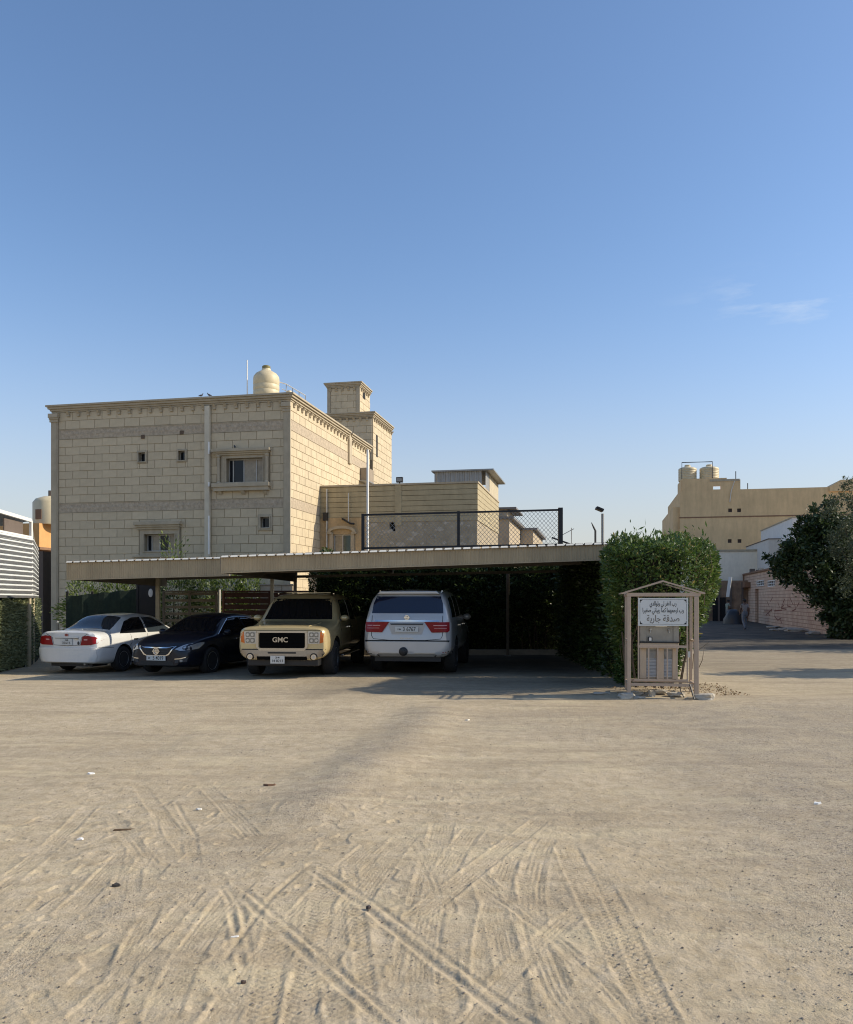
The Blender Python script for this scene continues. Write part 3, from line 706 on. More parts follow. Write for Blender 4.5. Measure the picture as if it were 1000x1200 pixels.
# upper ribbed cladding: boards with recessed joints
mb.box(-.04, NW, .02, ND, 4.74, NH - .02); mb.build('upper_wall', M_mortar, nb)
for sgn in (0, 1):
    for k in range(7):
        z0 = 4.76 + k * (NH - 4.78) / 7; z1 = z0 + (NH - 4.78) / 7 - .018
        b = MB()
        if sgn == 0: b.box(-.06, NW + .03, -.03, .02, z0, z1)
        else: b.box(NW, NW + .03, .021, ND, z0, z1)
        b.build('cladding_board', M_ribwall, nb)
MB().box(nv(463, 0)[0], nv(471, 0)[0], -.05, -.03, 4.6, NH).build('flat_strip', M_ribwall, nb)
MB().box(-.1, NW + .06, -.07, ND, NH - .02, NH + .05).build('parapet_cap', M_trim, nb)
mb = MB()
for k in range(60):
    y0 = .3 + (ND - .4) * random.random(); z0 = random.uniform(.3, 4.5); s = random.uniform(.04, .2)
    mb.add([(NW + .006, y0, z0), (NW + .006, y0 + s, z0 + s * .2), (NW + .006, y0 + s * .7, z0 + s), (NW + .006, y0 - s * .2, z0 + s * .6)], [(0, 1, 2, 3)])
M_patch = mat('pale_plaster_patch', (.46, .40, .31), .95, var=.2, scale=8)
for k in range(46):
    x0 = u1 + .2 + (NW - u1 - .5) * random.random(); z0 = random.choice([random.uniform(3.4, 4.6), random.uniform(4.3, 4.7)]); n = 7; s = random.uniform(.03, .13) * random.uniform(.6, 1.6)
    pts = [(x0 + math.cos(6.28 * i / n) * s * random.uniform(.5, 1.3), -.006, z0 + math.sin(6.28 * i / n) * s * .6 * random.uniform(.5, 1.3)) for i in range(n)]
    mb.add(pts, [tuple(range(n))])
mb.build('plaster_patches', M_patch, nb, kind='stuff')
win = sliding_window(nb, dwa, dwb, dzb, dzt, .05, (.5, 1.0), glass=M_glassg, curtains=((.0, .5),), fw=.05)
ww = dwb - dwa; mb = MB(); n = 14; cx = (dwa + dwb) / 2
top = [(cx + ww * .78 * math.cos(math.pi * i / n), dzt + .06 + .26 * math.sin(math.pi * i / n) ** .8) for i in range(n + 1)]
low = [(cx + ww * .62 * math.cos(math.pi * i / n), dzt + .05 + .16 * math.sin(math.pi * i / n) ** .8) for i in range(n + 1)]
for i in range(n):
    a, b, c, d = top[i], top[i + 1], low[i + 1], low[i]
    mb.add([(a[0], -.17, a[1]), (b[0], -.17, b[1]), (c[0], -.17, c[1]), (d[0], -.17, d[1]), (a[0], -.05, a[1]), (b[0], -.05, b[1]), (c[0], -.05, c[1]), (d[0], -.05, d[1])], [(0, 1, 2, 3), (0, 1, 5, 4), (2, 3, 7, 6)])
mb.box(cx - ww * .8, cx - ww * .55, -.16, -.05, dzt, dzt + .07); mb.box(cx + ww * .55, cx + ww * .8, -.16, -.05, dzt, dzt + .07)
mb.build('arched_moulding', M_trim, nb)
MB().box(dwa - .14, dwa, -.10, -.05, dzb, dzt + .05).build('window_jamb', M_trim, nb); MB().box(dwb, dwb + .14, -.10, -.05, dzb, dzt + .05).build('window_jamb', M_trim, nb)
pu, pz = nv(409.5, 578); MB().tube([(pu, -.12, pz), (pu, -.12, nv(409, 612)[1])], .022, 6).build('thin_pipe', M_pipe, nb)
mb = MB(); a, za = nv(405, 611); mb.tube([(a - .1, -.1, za + .1), (a + .25, -.25, za - .1), (a + .4, -.12, za - .12)], .04, 6); mb.build('cable_clump', M_black, nb)
a, za = nv(380, 607); MB().box(a, a + .18, -.16, -.05, za - .12, za + .2).build('meter_box', M_black, nb)
MB().tube([(.32, -.1, 0), (.32, -.1, NH - .1)], .03, 6).build('thin_pipe', M_pipe, nb)
MB().tube([(-.12, -.14, 0), (-.12, -.14, 4.4)], .06, 8).build('dark_pipe', M_grey, nb)
for (px, py) in ((383, 571),): pass
# floodlight on parapet
a, za = nv(468.5, 565); fl = thing('flood_light', 'small dark floodlight on the parapet of the low tan house', 'floodlight', (-4.26 + .979 * a, 33.2 - .202 * a, NH + .05), A0)
MB().box(-.13, .13, -.06, .06, .04, .25).build('housing', M_black, fl, bevel=.01); MB().box(-.10, .10, -.066, -.061, .08, .21).build('lens', M_grey, fl); MB().box(-.02, .02, -.02, .02, -.02, .05).build('bracket', M_black, fl)
# roof shed of grey corrugated metal
shd = thing('roof_shed', 'grey corrugated metal shed on the roof of the low tan house', 'shed', (-4.26, 33.2, 0), A0)
s0 = 4.15; s1 = NW - .02; y0_, y1_ = 2.6, ND; zt = 7.05
def corr(mb, P, L, z0, z1, pitch, amp):
    n = int(L / pitch); 
    for k in range(n):
        a = k * pitch
        pr = [(a, 0), (a + pitch * .35, 0), (a + pitch * .5, amp), (a + pitch * .85, amp), (a + pitch, 0)]
        for (p, q), (r_, s_) in zip(pr, pr[1:]): mb.add([P(p, q, z0), P(r_, s_, z0), P(r_, s_, z1), P(p, q, z1)], [(0, 1, 2, 3)])
mb = MB(); corr(mb, lambda a, d, z: (s0 + a, y0_ - d, z), s1 - s0, NH, zt, .2, .03); mb.build('front_sheet', M_grey, shd)
M_cream = mat('cream_plaster', (.50, .43, .30), .9, var=.08, stain=.15)
MB().box(s1 - .1, s1 + .035, y0_ + 1.0, y1_, NH - 1.3 + 1.3, zt + .0).build('side_wall', M_cream, shd)
mb = MB(); corr(mb, lambda a, d, z: (s1 + d, y0_ + a, z), 1.0, NH, zt, .2, .03); mb.build('side_sheet', M_grey, shd)
MB().box(s0 - .1, s1 + .35, y0_ - .15, y1_ + .1, zt, zt + .06).build('roof', M_grey, shd)

# ================================================================== two small far houses behind the fence
def far_house(px0, pxc, px1, pyt, Y, slant, label, name='small_far_house', cap=True):
    """front from px0 to pxc, side from pxc to px1"""
    x0 = X_(px0, Y); xc = X_(pxc, Y); W = (xc - x0) / .979; h = Z_(pyt, Y)
    t = thing(name, label, 'house', (xc, Y, 0), A0)
    a = (px1 - CX) / F; d = (a * Y - xc) / (.204 - .979 * a)
    MB().box(-W, 0, 0, d, 0, h).build('wall', M_cream2, t)
    MB().box(-W - .1, .25, -.15, d + .1, h, h + .12).build('roof', M_grey2, t)
    return t, W, h, d
M_cream2 = mat('far_cream_wall', (.46, .37, .25), .9, var=.1, stain=.2); M_grey2 = mat('far_roof_metal', (.17, .16, .15), .7, var=.1)
t, W, h, d = far_house(575, 597, 613, 608, 44, 0, 'small cream house with flat roof seen through the mesh, nearer of two')
MB().box(-W * .9, .0 - .15, .3, d * .5, h + .12, Z_(596, 44)).build('roof_room', M_cream2, t); MB().box(-W * .9 - .1, .35, .15, d * .5 + .1, Z_(596, 44), Z_(596, 44) + .1).build('roof_room_roof', M_grey2, t)
far_house(611, 625, 636, 621, 50, 0, 'smaller cream house with flat roof, furthest behind the mesh')
# antenna, floodlight pole, bent post
an = thing('roof_antenna', 'thin television antenna rising beyond the carport right of the mesh', 'antenna', at(670, 640, 34) - Vector((0, 0, 0)), 0)
mb = MB(); mb.tube([(0, 0, -3.9), (0, 0, .75)], .018, 6); mb.build('mast', M_grey, an)
mb = MB(); mb.tube([(-.45, 0, .42), (.12, .1, .72)], .014, 5)
for k in range(7): c = Vector((-.4 + .08 * k, .015 * k, .445 + .042 * k)); mb.tube([c + Vector((0, -.2, 0)), c + Vector((0, .2, 0))], .007, 4)
mb.build('antenna_arm', M_grey, an)
lp = thing('floodlight_pole', 'grey pole with square floodlight head rising behind the leafy hedge block', 'lamp post', (X_(706.5, 29), 29, 0), 0)
MB().tube([(0, 0, 0), (0, 0, Z_(602, 29))], .05, 10).build('pole', M_grey, lp, smooth=True)
hz = Z_(598, 29); b = MB(); b.bar((-.24, -.05, hz + .08), (.0, -.05, hz - .02), .30, .10, up=(0, 0, 1)); b.build('lamp_head', M_blackm, lp, bevel=.01)
b = MB(); b.bar((-.22, -.11, hz + .065), (-.02, -.11, hz - .018), .24, .02); b.build('lamp_lens', M_glass, lp)
bp = thing('bent_post', 'short dark post with bent tip beside the floodlight pole', 'post', (X_(698, 27.2), 27.2, 0), 0)
zb = Z_(622, 27.2); MB().tube([(0, 0, 0), (0, 0, zb), (-.06, 0, zb + .12), (-.13, 0, zb + .27)], [.035, .035, .03, .012], 8).build('post_tube', M_blackm, bp, smooth=True)
b = MB(); b.bar(at(647, 630, 30), at(668, 637.5, 30), .10, .05); b.build('tilted_bar', M_blackm, None, label='dark flat bar tilted above the carport edge behind the mesh fence end', cat='bar')
tp = MB().tube([(X_(431, 28.5), 28.5, 0), (X_(431, 28.5), 28.5, Z_(527, 28.5)), ], .042, 10).build('white_standpipe', M_white, None, smooth=True, label='tall white pipe standing in front of the low tan house', cat='pipe')

# ================================================================== chain link fence over the hedge
cf = thing('chain_link_fence', 'dark chain link fence panels raised above the carport on black posts', 'fence', (0, 27.4, 0), 0)
YF = 27.4; zb0, zb1 = Z_(642.5, YF), Z_(638, YF); zt0, zt1 = Z_(603.5, YF), Z_(597.5, YF); xa, xm, xb = X_(425.5, YF), X_(537.5, YF), X_(657, YF)
for x, zt_, wd in ((xa, zt0, .10), (xm, (zt0 + zt1) / 2, .09), (xb, zt1 + .03, .14)): MB().box(x - wd / 2, x + wd / 2, -wd / 2, wd / 2, -.2, zt_ + .04).build('post', M_blackm, cf)
def lerp(a, b, t): return a + (b - a) * t
zr = lambda z0, z1, x: lerp(z0, z1, (x - xa) / (xb - xa))
for n_, z0, z1 in (('top_rail', zt0, zt1), ('bottom_rail', zb0, zb1)):
    for p, q in ((xa, xm), (xm, xb)): MB().bar((p, -.0, zr(z0, z1, p)), (q, -.0, zr(z0, z1, q)), .06, .06).build(n_, M_blackm, cf)
mb = MB(); st = .135
def wires(mb, sgn):
    lo = zb0; k = xa - 2
    while k < xb + 2:
        # line x = k + sgn*(z - lo)*.9
        pts = []
        for x, z in ((k, lo), (k + sgn * 1.9, lo + 1.9 / .9)):
            pts.append((x, z))
        (x0, z0), (x1, z1) = pts
        N_ = 40; inside = []
        for i in range(N_ + 1):
            x = lerp(x0, x1, i / N_); z = lerp(z0, z1, i / N_)
            if xa < x < xb and zr(zb0, zb1, x) < z < zr(zt0, zt1, x): inside.append((x, z))
        if len(inside) > 1:
            a, b = inside[0], inside[-1]; mb.bar((a[0], .01 * sgn, a[1]), (b[0], .01 * sgn, b[1]), .011, .011)
        k += st
wires(mb, 1); wires(mb, -1); mb.build('wire_mesh', M_grey, cf, kind='stuff')
# ================================================================== carport
def carport(name, label, fl, fr_, bl, br, fh, pitch=.2, posts=(), ribs=.058, pm=None):
    """fl, fr_ = front left/right bottom-of-fascia points, bl, br = back points; fh = fascia height"""
    t = thing(name, label, 'carport', (0, 0, 0), 0, 'beige sheet metal carport sections')
    fl, fr_, bl, br = map(Vector, (fl, fr_, bl, br)); L = (fr_ - fl).length; ux = (fr_ - fl).normalized(); uy = ((bl - fl)).normalized(); up = Vector((0, 0, 1))
    n = int(L / pitch)
    # fascia: ribbed sheet
    mb = MB(); m = int(L / ribs); w = L / m
    nrm = Vector((ux.y, -ux.x, 0)).normalized(); nrm = nrm if nrm.y < 0 else -nrm
    for k in range(m):
        pr = [(0, 0), (.62, 0), (.74, .011), (.88, .011), (1, 0)]
        for (a, d), (b, e) in zip(pr, pr[1:]):
            p = fl + ux * (k + a) * w + nrm * d; q = fl + ux * (k + b) * w + nrm * e
            mb.add([p, q, q + up * fh, p + up * fh], [(0, 1, 2, 3)])
    mb.build('fascia_sheet', M_canopy, t)
    mb = MB(); mb.bar(fl + up * .008 + nrm * .006, fr_ + up * .008 + nrm * .006, .03, .02); mb.build('fascia_edge', M_canopy, t)
    mb = MB(); mb.bar(fl - nrm * .03 + up * fh * .5, fr_ - nrm * .03 + up * fh * .5, .04, fh * .96); mb.build('fascia_beam', M_canopy_u, t)
    # roof sheet, box profile, overhanging the fascia
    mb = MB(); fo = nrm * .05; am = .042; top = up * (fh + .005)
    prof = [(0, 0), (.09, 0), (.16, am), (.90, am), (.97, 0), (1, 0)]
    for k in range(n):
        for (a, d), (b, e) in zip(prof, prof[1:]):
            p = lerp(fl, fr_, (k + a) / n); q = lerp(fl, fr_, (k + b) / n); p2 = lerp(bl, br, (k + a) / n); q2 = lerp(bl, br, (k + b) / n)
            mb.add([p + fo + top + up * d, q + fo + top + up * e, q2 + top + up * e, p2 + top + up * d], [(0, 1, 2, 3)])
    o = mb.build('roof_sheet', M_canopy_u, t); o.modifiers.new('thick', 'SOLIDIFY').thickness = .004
    # added lip at each crest end, white and tilted to look sunlit
    proto = None
    for k in range(n):
        if proto is None:
            a = fl * 0; l = MB(); x0, x1 = .13 * pitch * L / n / pitch, .93 * L / n
            z0 = fh + .006; y0 = .056
            P = lambda u, d, z: ux * u + nrm * d + up * z
            l.add([P(x0, y0 + .03, z0), P(x1, y0 + .03, z0), P(x1 - .006, y0 + .004, z0 + am * .85), P(x0 + .012, y0 + .004, z0 + am * .85), P(x0, y0 + .026, z0 - .008), P(x1, y0 + .026, z0 - .008)], [(0, 1, 2, 3), (4, 5, 1, 0)])
            o = proto = l.build('crest_end', M_white_edge, t)
        else: o = proto.copy(); COL.objects.link(o)
        o.location = fl + ux * (k * L / n)
    # rafters and back beam
    nb_ = max(3, int(L / 2.2))
    for k in range(nb_ + 1):
        p = lerp(fl, fr_, k / nb_); q = lerp(bl, br, k / nb_); MB().bar(p + up * (fh - .07) - nrm * .05, q + up * (fh - .07), .06, .12).build('rafter', M_canopy_u, t)
    for s in (.5, 1):
        p = lerp(fl, bl, s); q = lerp(fr_, br, s); MB().bar(p + up * (fh - .17), q + up * (fh - .17), .08, .08).build('beam', M_canopy_u, t)
    # side fascia of the left edge
    mb = MB(); mb.bar(fl + up * fh * .5 - nrm * .02, bl + up * fh * .5, .03, fh * .95); mb.build('side_fascia', M_canopy_u, t)
    for x, y, wd in posts:
        z = ground_z(x, y); u = (Vector((x, y, 0)) - fl).dot(ux) / L; v = (y - fl.y) / max(.1, (bl.y - fl.y))
        zt = lerp(lerp(fl.z, fr_.z, u), lerp(bl.z, br.z, u), min(1, v)) + fh - .2
        MB().box(x - wd / 2, x + wd / 2, y - wd / 2, y + wd / 2, z - .1, zt).build('post', pm or M_post, t, bevel=.004)
        MB().box(x - wd * 1.1, x + wd * 1.1, y - wd * 1.1, y + wd * 1.1, z - .02, z + .012).build('base_plate', M_grey, t)
    return t
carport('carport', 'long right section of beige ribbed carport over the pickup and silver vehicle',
        (-4.54, 18.35, 2.285), (4.25, 18.25, 2.58), (-4.0, 25.6, 2.24), (4.85, 25.0, 2.40), .345, posts=((-3.98, 25.2, .09), (2.48, 25.4, .085)), pm=M_canopy_u)  # posts coloured dark for the shade they stand in
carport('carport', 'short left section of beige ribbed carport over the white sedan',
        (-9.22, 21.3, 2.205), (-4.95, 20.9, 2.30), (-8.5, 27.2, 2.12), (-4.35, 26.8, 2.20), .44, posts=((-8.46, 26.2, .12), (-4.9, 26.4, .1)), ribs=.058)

# ================================================================== fences and gates behind the parked cars
M_green = mat('dark_green_screen', (.018, .032, .02), .9, var=.3, scale=5, bump=.5, bscale=30)
M_slat = mat('red_brown_slat', (.10, .035, .02), .6, var=.25, scale=4)
M_slatd = mat('dark_slat', (.05, .04, .035), .6, var=.25, scale=4)
M_slatr = mat('slat_rail', (.22, .18, .13), .6, var=.2)
YB = 27.2
gs = thing('green_screen_fence', 'dark green fabric screen fence behind the white sedan', 'fence', (0, YB, 0), 0)
xa1, xb1 = X_(78, YB), X_(166, YB); n = 14
mb = MB()
for k in range(n):
    x0 = lerp(xa1, xb1, k / n); x1 = lerp(xa1, xb1, (k + 1) / n); z0 = lerp(Z_(699, YB), Z_(690, YB), k / n) + .02 * math.sin(k * 2.1); z1 = lerp(Z_(699, YB), Z_(690, YB), (k + 1) / n) + .02 * math.sin(k * 2.1 + 2.1)
    d0, d1 = .03 * math.sin(k * 1.7), .03 * math.sin((k + 1) * 1.7)
    mb.add([(x0, d0, -.2), (x1, d1, -.2), (x1, d1, z1), (x0, d0, z0), (x0, d0 + .02, -.2), (x1, d1 + .02, -.2), (x1, d1 + .02, z1), (x0, d0 + .02, z0)], [(0, 1, 2, 3), (4, 5, 6, 7), (3, 2, 6, 7)])
mb.build('screen_fabric', M_green, gs)
for k in range(4): x = lerp(xa1, xb1, k / 3); MB().box(x - .03, x + .03, .03, .09, -.2, 1.98).build('post', M_blackm, gs)
dg = thing('dark_metal_door', 'dark metal door with small white oval plate left of the carport post', 'door', (X_(174, YB), YB - .15, 0), 0)
MB().box(-.27, .27, -.02, .03, -.1, Z_(681, YB)).build('door_leaf', M_blackm, dg); MB().box(-.33, -.27, -.05, .05, -.1, Z_(679, YB)).box(.27, .33, -.05, .05, -.1, Z_(679, YB)).box(-.27, .27, -.05, .05, Z_(681, YB), Z_(679, YB)).build('door_frame', M_blackm, dg)
M = Matrix.Translation((.13, -.02, Z_(695, YB))) @ Matrix.Rotation(R(90), 4, 'X') @ Matrix.Diagonal((.075, .14, 1, 1)); MB().lathe([(0, 0), (1, 0), (.95, .02), (0, .025)], 20, M).build('oval_plate', M_white, dg, smooth=True)
M_slatb = mat('tan_slat', (.30, .24, .16), .6, var=.2)
def slat_fence(name, label, xa, xb, zt, cols, m, nsl, gap, rail=None, cat='gate', Y=YB):
    t = thing(name, label, cat, (xa, Y, 0), 0); L = xb - xa
    for i, c in enumerate(cols): MB().box(L * c - .035, L * c + .035, -.04, .05, -.2, zt).build('upright', rail or m, t)
    for c0, c1 in zip(cols, cols[1:]):
        h = zt / nsl
        for k in range(nsl):
            MB().box(L * c0 + .036, L * c1 - .036, -.012, .012, k * h + gap, (k + 1) * h - .01).build('slat', m, t)
    MB().box(-.035, L + .035, -.045, .055, zt, zt + .05).build('top_rail', rail or m, t)
    return t
zt_ = Z_(694, YB)
slat_fence('slatted_gate', 'dark slatted gate with tan frame right of the carport post', X_(192, YB), X_(256 - 1, YB) - .0, zt_, (0, .48, .98), M_slatb, 9, .12, M_slatr)
slat_fence('slatted_fence', 'red brown slatted fence behind the black sedan and pickup', X_(262, YB), X_(366, YB), zt_, (0, .52, 1), M_slat, 10, .03, M_slat, 'fence')
MB().tube([(X_(258.3, YB), YB - .12, -.1), (X_(258.3, YB), YB - .12, Z_(691, YB))], .04, 8).build('pale_gate_post', M_pipe, None, smooth=True, label='short pale round post between the slatted gate and red brown fence', cat='post')
bw = thing('garden_wall', 'low beige block garden wall with cap seen under the carport end', 'wall', (X_(305, 28.6), 28.6, 0), 0)
L = X_(343, 28.6) - X_(305, 28.6); z0 = Z_(686, 28.6)
MB().box(0, L, 0, .2, -.2, z0).build('wall', M_mortar, bw)
for k in range(3): MB().box(L * k / 3 + .01, L * (k + 1) / 3 - .01, -.015, 0, z0 - .42, z0 - .01).build('stone_block', M_stone, bw)
MB().box(-.03, L + .03, -.05, .23, z0, z0 + .05).build('wall_cap', M_trim, bw)

# ================================================================== left edge: striped shade wall, ivy fence, far houses
M_stripe = mat('white_ribbed_sheet', (.74, .75, .72), .45, .05, var=.06, stain=.1)
M_striped = mat('dark_rib_stripe', (.10, .10, .10), .7, var=.1)
sh = thing('ribbed_shade_wall', 'white and dark horizontally ribbed shade screen at the left edge', 'shade screen', (0, 0, 0), 0)
c0 = Vector((-10.94, 23.0, 0)); c1 = Vector((-10.65, 19.8, 0)); c2 = Vector((-12.9, 27.5, 0)); zb_, ztp = Z_(700, 23), Z_(630, 23)
def ribpanel(p, q, name):
    d = (q - p).normalized(); nrm = Vector((d.y, -d.x, 0)); nrm = nrm if nrm.x > 0 else -nrm
    n = 13; h = (ztp - zb_) / n
    proto = None
    for k in range(n):
        z = zb_ + h * k; mb = MB(); L = (q - p).length
        pr = [(0.0, 0), (.03, .30), (.075, .38), (.075, .62), (.03, .72), (0, 1)]
        for (a, s), (b, t_) in zip(pr[:5], pr[1:]):
            A = nrm * a + Vector((0, 0, h * s)); B = nrm * b + Vector((0, 0, h * t_)); mb.add([A, A + d * L, B + d * L, B], [(0, 1, 2, 3)])
        if proto is None: o = proto = mb.build('ribbed_sheet', M_stripe, sh)
        else: o = proto.copy(); COL.objects.link(o)
        o.location = p + Vector((0, 0, z))
        g = MB(); A = nrm * .012; g.add([A, A + d * L, A + d * L + Vector((0, 0, h * .42)), A + Vector((0, 0, h * .42))], [(0, 1, 2, 3)])  # flat dark stripe laid over the face of each rib
        o = g.build('dark_stripe', M_striped, sh); o.location = p + Vector((0, 0, z - h * .12)) + nrm * .066
ribpanel(c0, c1, ''); ribpanel(c0, c2, '')
up = Vector((0, 0, 1))
zt2 = Z_(610, 23)
MB().bar(c0 + up * zb_, c0 + up * zt2, .07, .07).build('corner_post', M_white, sh)
MB().bar(c0 + up * zt2, c1 + up * (zt2 + .06), .07, .09).build('top_frame', M_white, sh)
MB().bar(c0 + up * (ztp + .01), c1 + up * (ztp + .01), .07, .05).build('sheet_cap', M_white, sh)
MB().bar(c0 + up * zt2, c2 + up * (ztp - .3), .03, .03).build('stay_rod', M_white, sh)
M_brownm = mat('brown_panel', (.13, .10, .08), .8, var=.15)
p = lerp(c0, c1, .12); q = lerp(c0, c1, .5)
mb = MB(); mb.add([p + up * ztp + Vector((-.1, 0, 0)), q + up * ztp + Vector((-.1, 0, 0)), q + up * (zt2 - .09) + Vector((-.1, 0, 0)), p + up * (zt2 - .09) + Vector((-.1, 0, 0))], [(0, 1, 2, 3)]); o = mb.build('brown_board', M_brownm, sh); o.modifiers.new('t', 'SOLIDIFY').thickness = .03
rf = MB().add([c0 + up * (zt2 - .03) + Vector((-.1, 0, 0)), c1 + up * (zt2 + .03) + Vector((-.1, 0, 0)), c1 + up * (zt2 - .45) + Vector((-3.2, 0, 0)), c0 + up * (zt2 - .45) + Vector((-3.2, .6, 0))], [(0, 1, 2, 3)]).build('shade_roof', M_grey, sh); rf.modifiers.new('t', 'SOLIDIFY').thickness = .04
for q_ in (lerp(c0, c1, .05), lerp(c0, c2, .2)):
    MB().box(q_.x - .05, q_.x + .05, q_.y - .05, q_.y + .05, -.3, zb_ + .02).build('post', M_post, sh)
# brown wall strip beyond it
bs = MB().box(X_(43, 33), X_(50.5, 33) , 33, 36, -.3, Z_(646, 33)); bs.build('brown_boundary_wall', M_brownm, None, label='narrow dark brown wall between the shade screen and the stone house', cat='wall')
# orange building far left
oh = thing('orange_house', 'orange plastered house with domed turret tank behind the stone house at far left', 'house', (X_(46, 46), 46, 0), A0)
M_or = mat('orange_plaster', (.62, .34, .13), .9, var=.08, stain=.1); M_orb = mat('brown_plaster', (.25, .14, .08), .9, var=.1, stain=.2)
MB().box(-4, 0, 0, 9, Z_(641, 46), Z_(613, 46)).build('upper_wall', M_or, oh); MB().box(-4.3, -.5, .6, 9, -.3, Z_(641, 46)).build('lower_wall', M_orb, oh)  # lower wall coloured brown for the shade under the jutting upper floor
MB().box(-4.1, .12, -.1, 9, Z_(644, 46), Z_(641, 46)).build('ledge', M_orb, oh)
tw = MB().lathe([(.95, 0), (.95, 1.25), (.8, 1.45), (.4, 1.6), (.0, 1.66)], 28, Matrix.Translation((-.2 + .05, 1.2, Z_(613, 46)))).build('turret', M_tank, oh, smooth=True)
mb = MB(); mb.add([(.72, 1.55 - .9, 0)] * 0, []); 
mb.box(-.42, -.05, .23, .3, Z_(613, 46) + .25, Z_(613, 46) + .8); mb.build('turret_window', M_orb, oh)
MB().tube([(-.15, 1.2, Z_(613, 46) + 1.6), (-.15, 1.2, Z_(613, 46) + 1.95)], .14, 10).build('turret_cap', M_brownm, oh)
# red doorway low building with pale lamp
dw = thing('red_brown_gatehouse', 'small red brown gate porch left of the stone house pilaster', 'gate', (X_(51, 34), 36.5, 0), 0)
MB().box(0, .9, 0, .3, -.3, Z_(706, 36.5)).build('wall', M_orb, dw); MB().box(.05, .8, -.03, 0, -.2, Z_(708, 36.5) - .1).build('doorway', M_dark, dw); MB().box(-.02, .9, -.06, .3, Z_(706, 36.5), Z_(703, 36.5)).build('pale_lintel', M_white, dw)
MB().box(.42, .52, -.09, -.03, -.2, Z_(712, 36.5)).build('pale_jamb', M_post, dw)

# ================================================================== right: big tan building with tanks
rb = thing('tan_apartment_building', 'large plain tan plastered building with two rooftop tanks far right', 'building', (X_(797, 78), 78, 0), A0)
M_btan = mat('tan_brown_plaster', (.70, .50, .27), .95, var=.10, scale=.6, bump=.4, bscale=6, stain=.2)
def bv(px, py):
    x0 = X_(797, 78); a = (px - CX) / F; r_ = (a * 78 - x0) / (.979 + .204 * a); return r_, CAMH + (HY - py) / F * (78 - .204 * r_)
BH = bv(900, 572.5)[1]
hs = []
for px, py in ((856, 598), (866.5, 598), (855.5, 634), (867, 634)):
    u, z = bv(px, py); hs.append((u - .17, u + .17, z - .17, z + .17))
Lb = bv(1060, 0)[0]
mb = MB(); wall_holes(mb, 0, Lb, -.5, BH, hs, lambda u, z, d: (u, d, z), .3); mb.add([(0, 0, -.5), (0, 14, -.5), (0, 14, BH), (0, 0, BH)], [(3, 2, 1, 0)]); mb.add([(0, 0, BH - .4), (Lb, 0, BH - .4), (Lb, 14, BH - .4), (0, 14, BH - .4)], [(0, 1, 2, 3)])
mb.build('wall', M_btan, rb)
for h in hs:
    f = MB().box(h[0], h[1], .12, .15, h[2], h[3]).build('window', mat('window_brown', (.05, .03, .02), .6), rb) if 'window_brown' not in bpy.data.materials else MB().box(h[0], h[1], .12, .15, h[2], h[3]).build('window', bpy.data.materials['window_brown'], rb)
u0, z0 = bv(799, 561); u1_, z1 = bv(867, 562.5); zA = bv(830, 560.5)[1]
oa, ob = bv(836, 0)[0], bv(845, 0)[0]; oz0, oz1 = bv(840, 573.5)[1], bv(840, 569.5)[1]
mb = MB(); wall_holes(mb, 0.15, bv(852, 0)[0], BH - .01, zA, [(oa, ob, oz0, oz1)], lambda u, z, d: (u, .0 + d, z), .3)
mb.build('roof_room_wall', M_btan, rb)
MB().box(.15, oa - .3, .31, 4, BH, zA).build('roof_room', M_btan, rb); MB().box(bv(852, 0)[0], bv(868, 0)[0], 0, .3, BH, bv(860, 562)[1]).build('roof_parapet', M_btan, rb); MB().box(bv(832, 0)[0], bv(867, 0)[0], -.04, .34, bv(850, 564)[1], bv(850, 562.2)[1] + .06).build('parapet_slab', M_trim, rb)
MB().box(-.05, Lb, -.03, .0, bv(900, 605)[1] - .03, bv(900, 604)[1]).build('floor_line', M_orb, rb)
MB().box(-.6, .0, .3, 14, -.5, bv(793, 594)[1]).build('side_bay', M_btan, rb)
mb = MB(); u, z = bv(972, 571); u2, z2 = bv(985, 562.5); mb.add([(u, -.2, z - .4), (Lb, -.2, z - .4), (Lb, -.2, z2), (u2, -.2, z2), (u, -.2, z), (u, 4, z - .4), (Lb, 4, z - .4), (Lb, 4, z2), (u2, 4, z2), (u, 4, z)], [(0, 1, 2, 3, 4), (5, 6, 7, 8, 9), (4, 3, 8, 9), (0, 4, 9, 5)]); mb.build('roof_gable', M_btan, rb)
pu, pz = bv(861, 564); mb = MB(); mb.tube([(pu, -.1, pz), (pu - .3, -.12, pz - .9), (pu - .42, -.1, pz - 1.9)], .04, 6); mb.build('thin_pipe', M_pipe, rb)
def bw_(u, v, z): c, s = math.cos(A0), math.sin(A0); return Vector((X_(797, 78) + c * u - s * v, 78 + s * u + c * v, z))
u, _ = bv(808, 0); w_tank('water_tank', 'cream rooftop tank on the far tan building, left of the pair', bw_(u, 1.6, zA), .84, bv(808, 543.5)[1] - zA + .0, 'rooftop tanks on the tan building', cap=M_tank)
u, _ = bv(834, 0); w_tank('water_tank', 'cream rooftop tank on the far tan building, right of the pair', bw_(u, 1.6, zA), .88, bv(834, 543)[1] - zA + .0, 'rooftop tanks on the tan building', cap=M_tank)
mb = MB(); a, za = bv(800, 541); b, zb2 = bv(836, 540); mb.tube([bw_(a, .5, zA), bw_(a, .5, za), bw_(b, .5, zb2), bw_(b, .5, zA)], .045, 6); mb.build('tank_pipe_frame', M_blackm, None, label='thin dark pipe frame over the two cream tanks on the tan building', cat='pipe')
for px in (863, 877): a, za = bv(px, 562 if px == 863 else 576); mb = MB().tube([bw_(a, .2, za - .3), bw_(a, .2, za + .8)], .04, 5).build('vent_stub', M_blackm, rb)
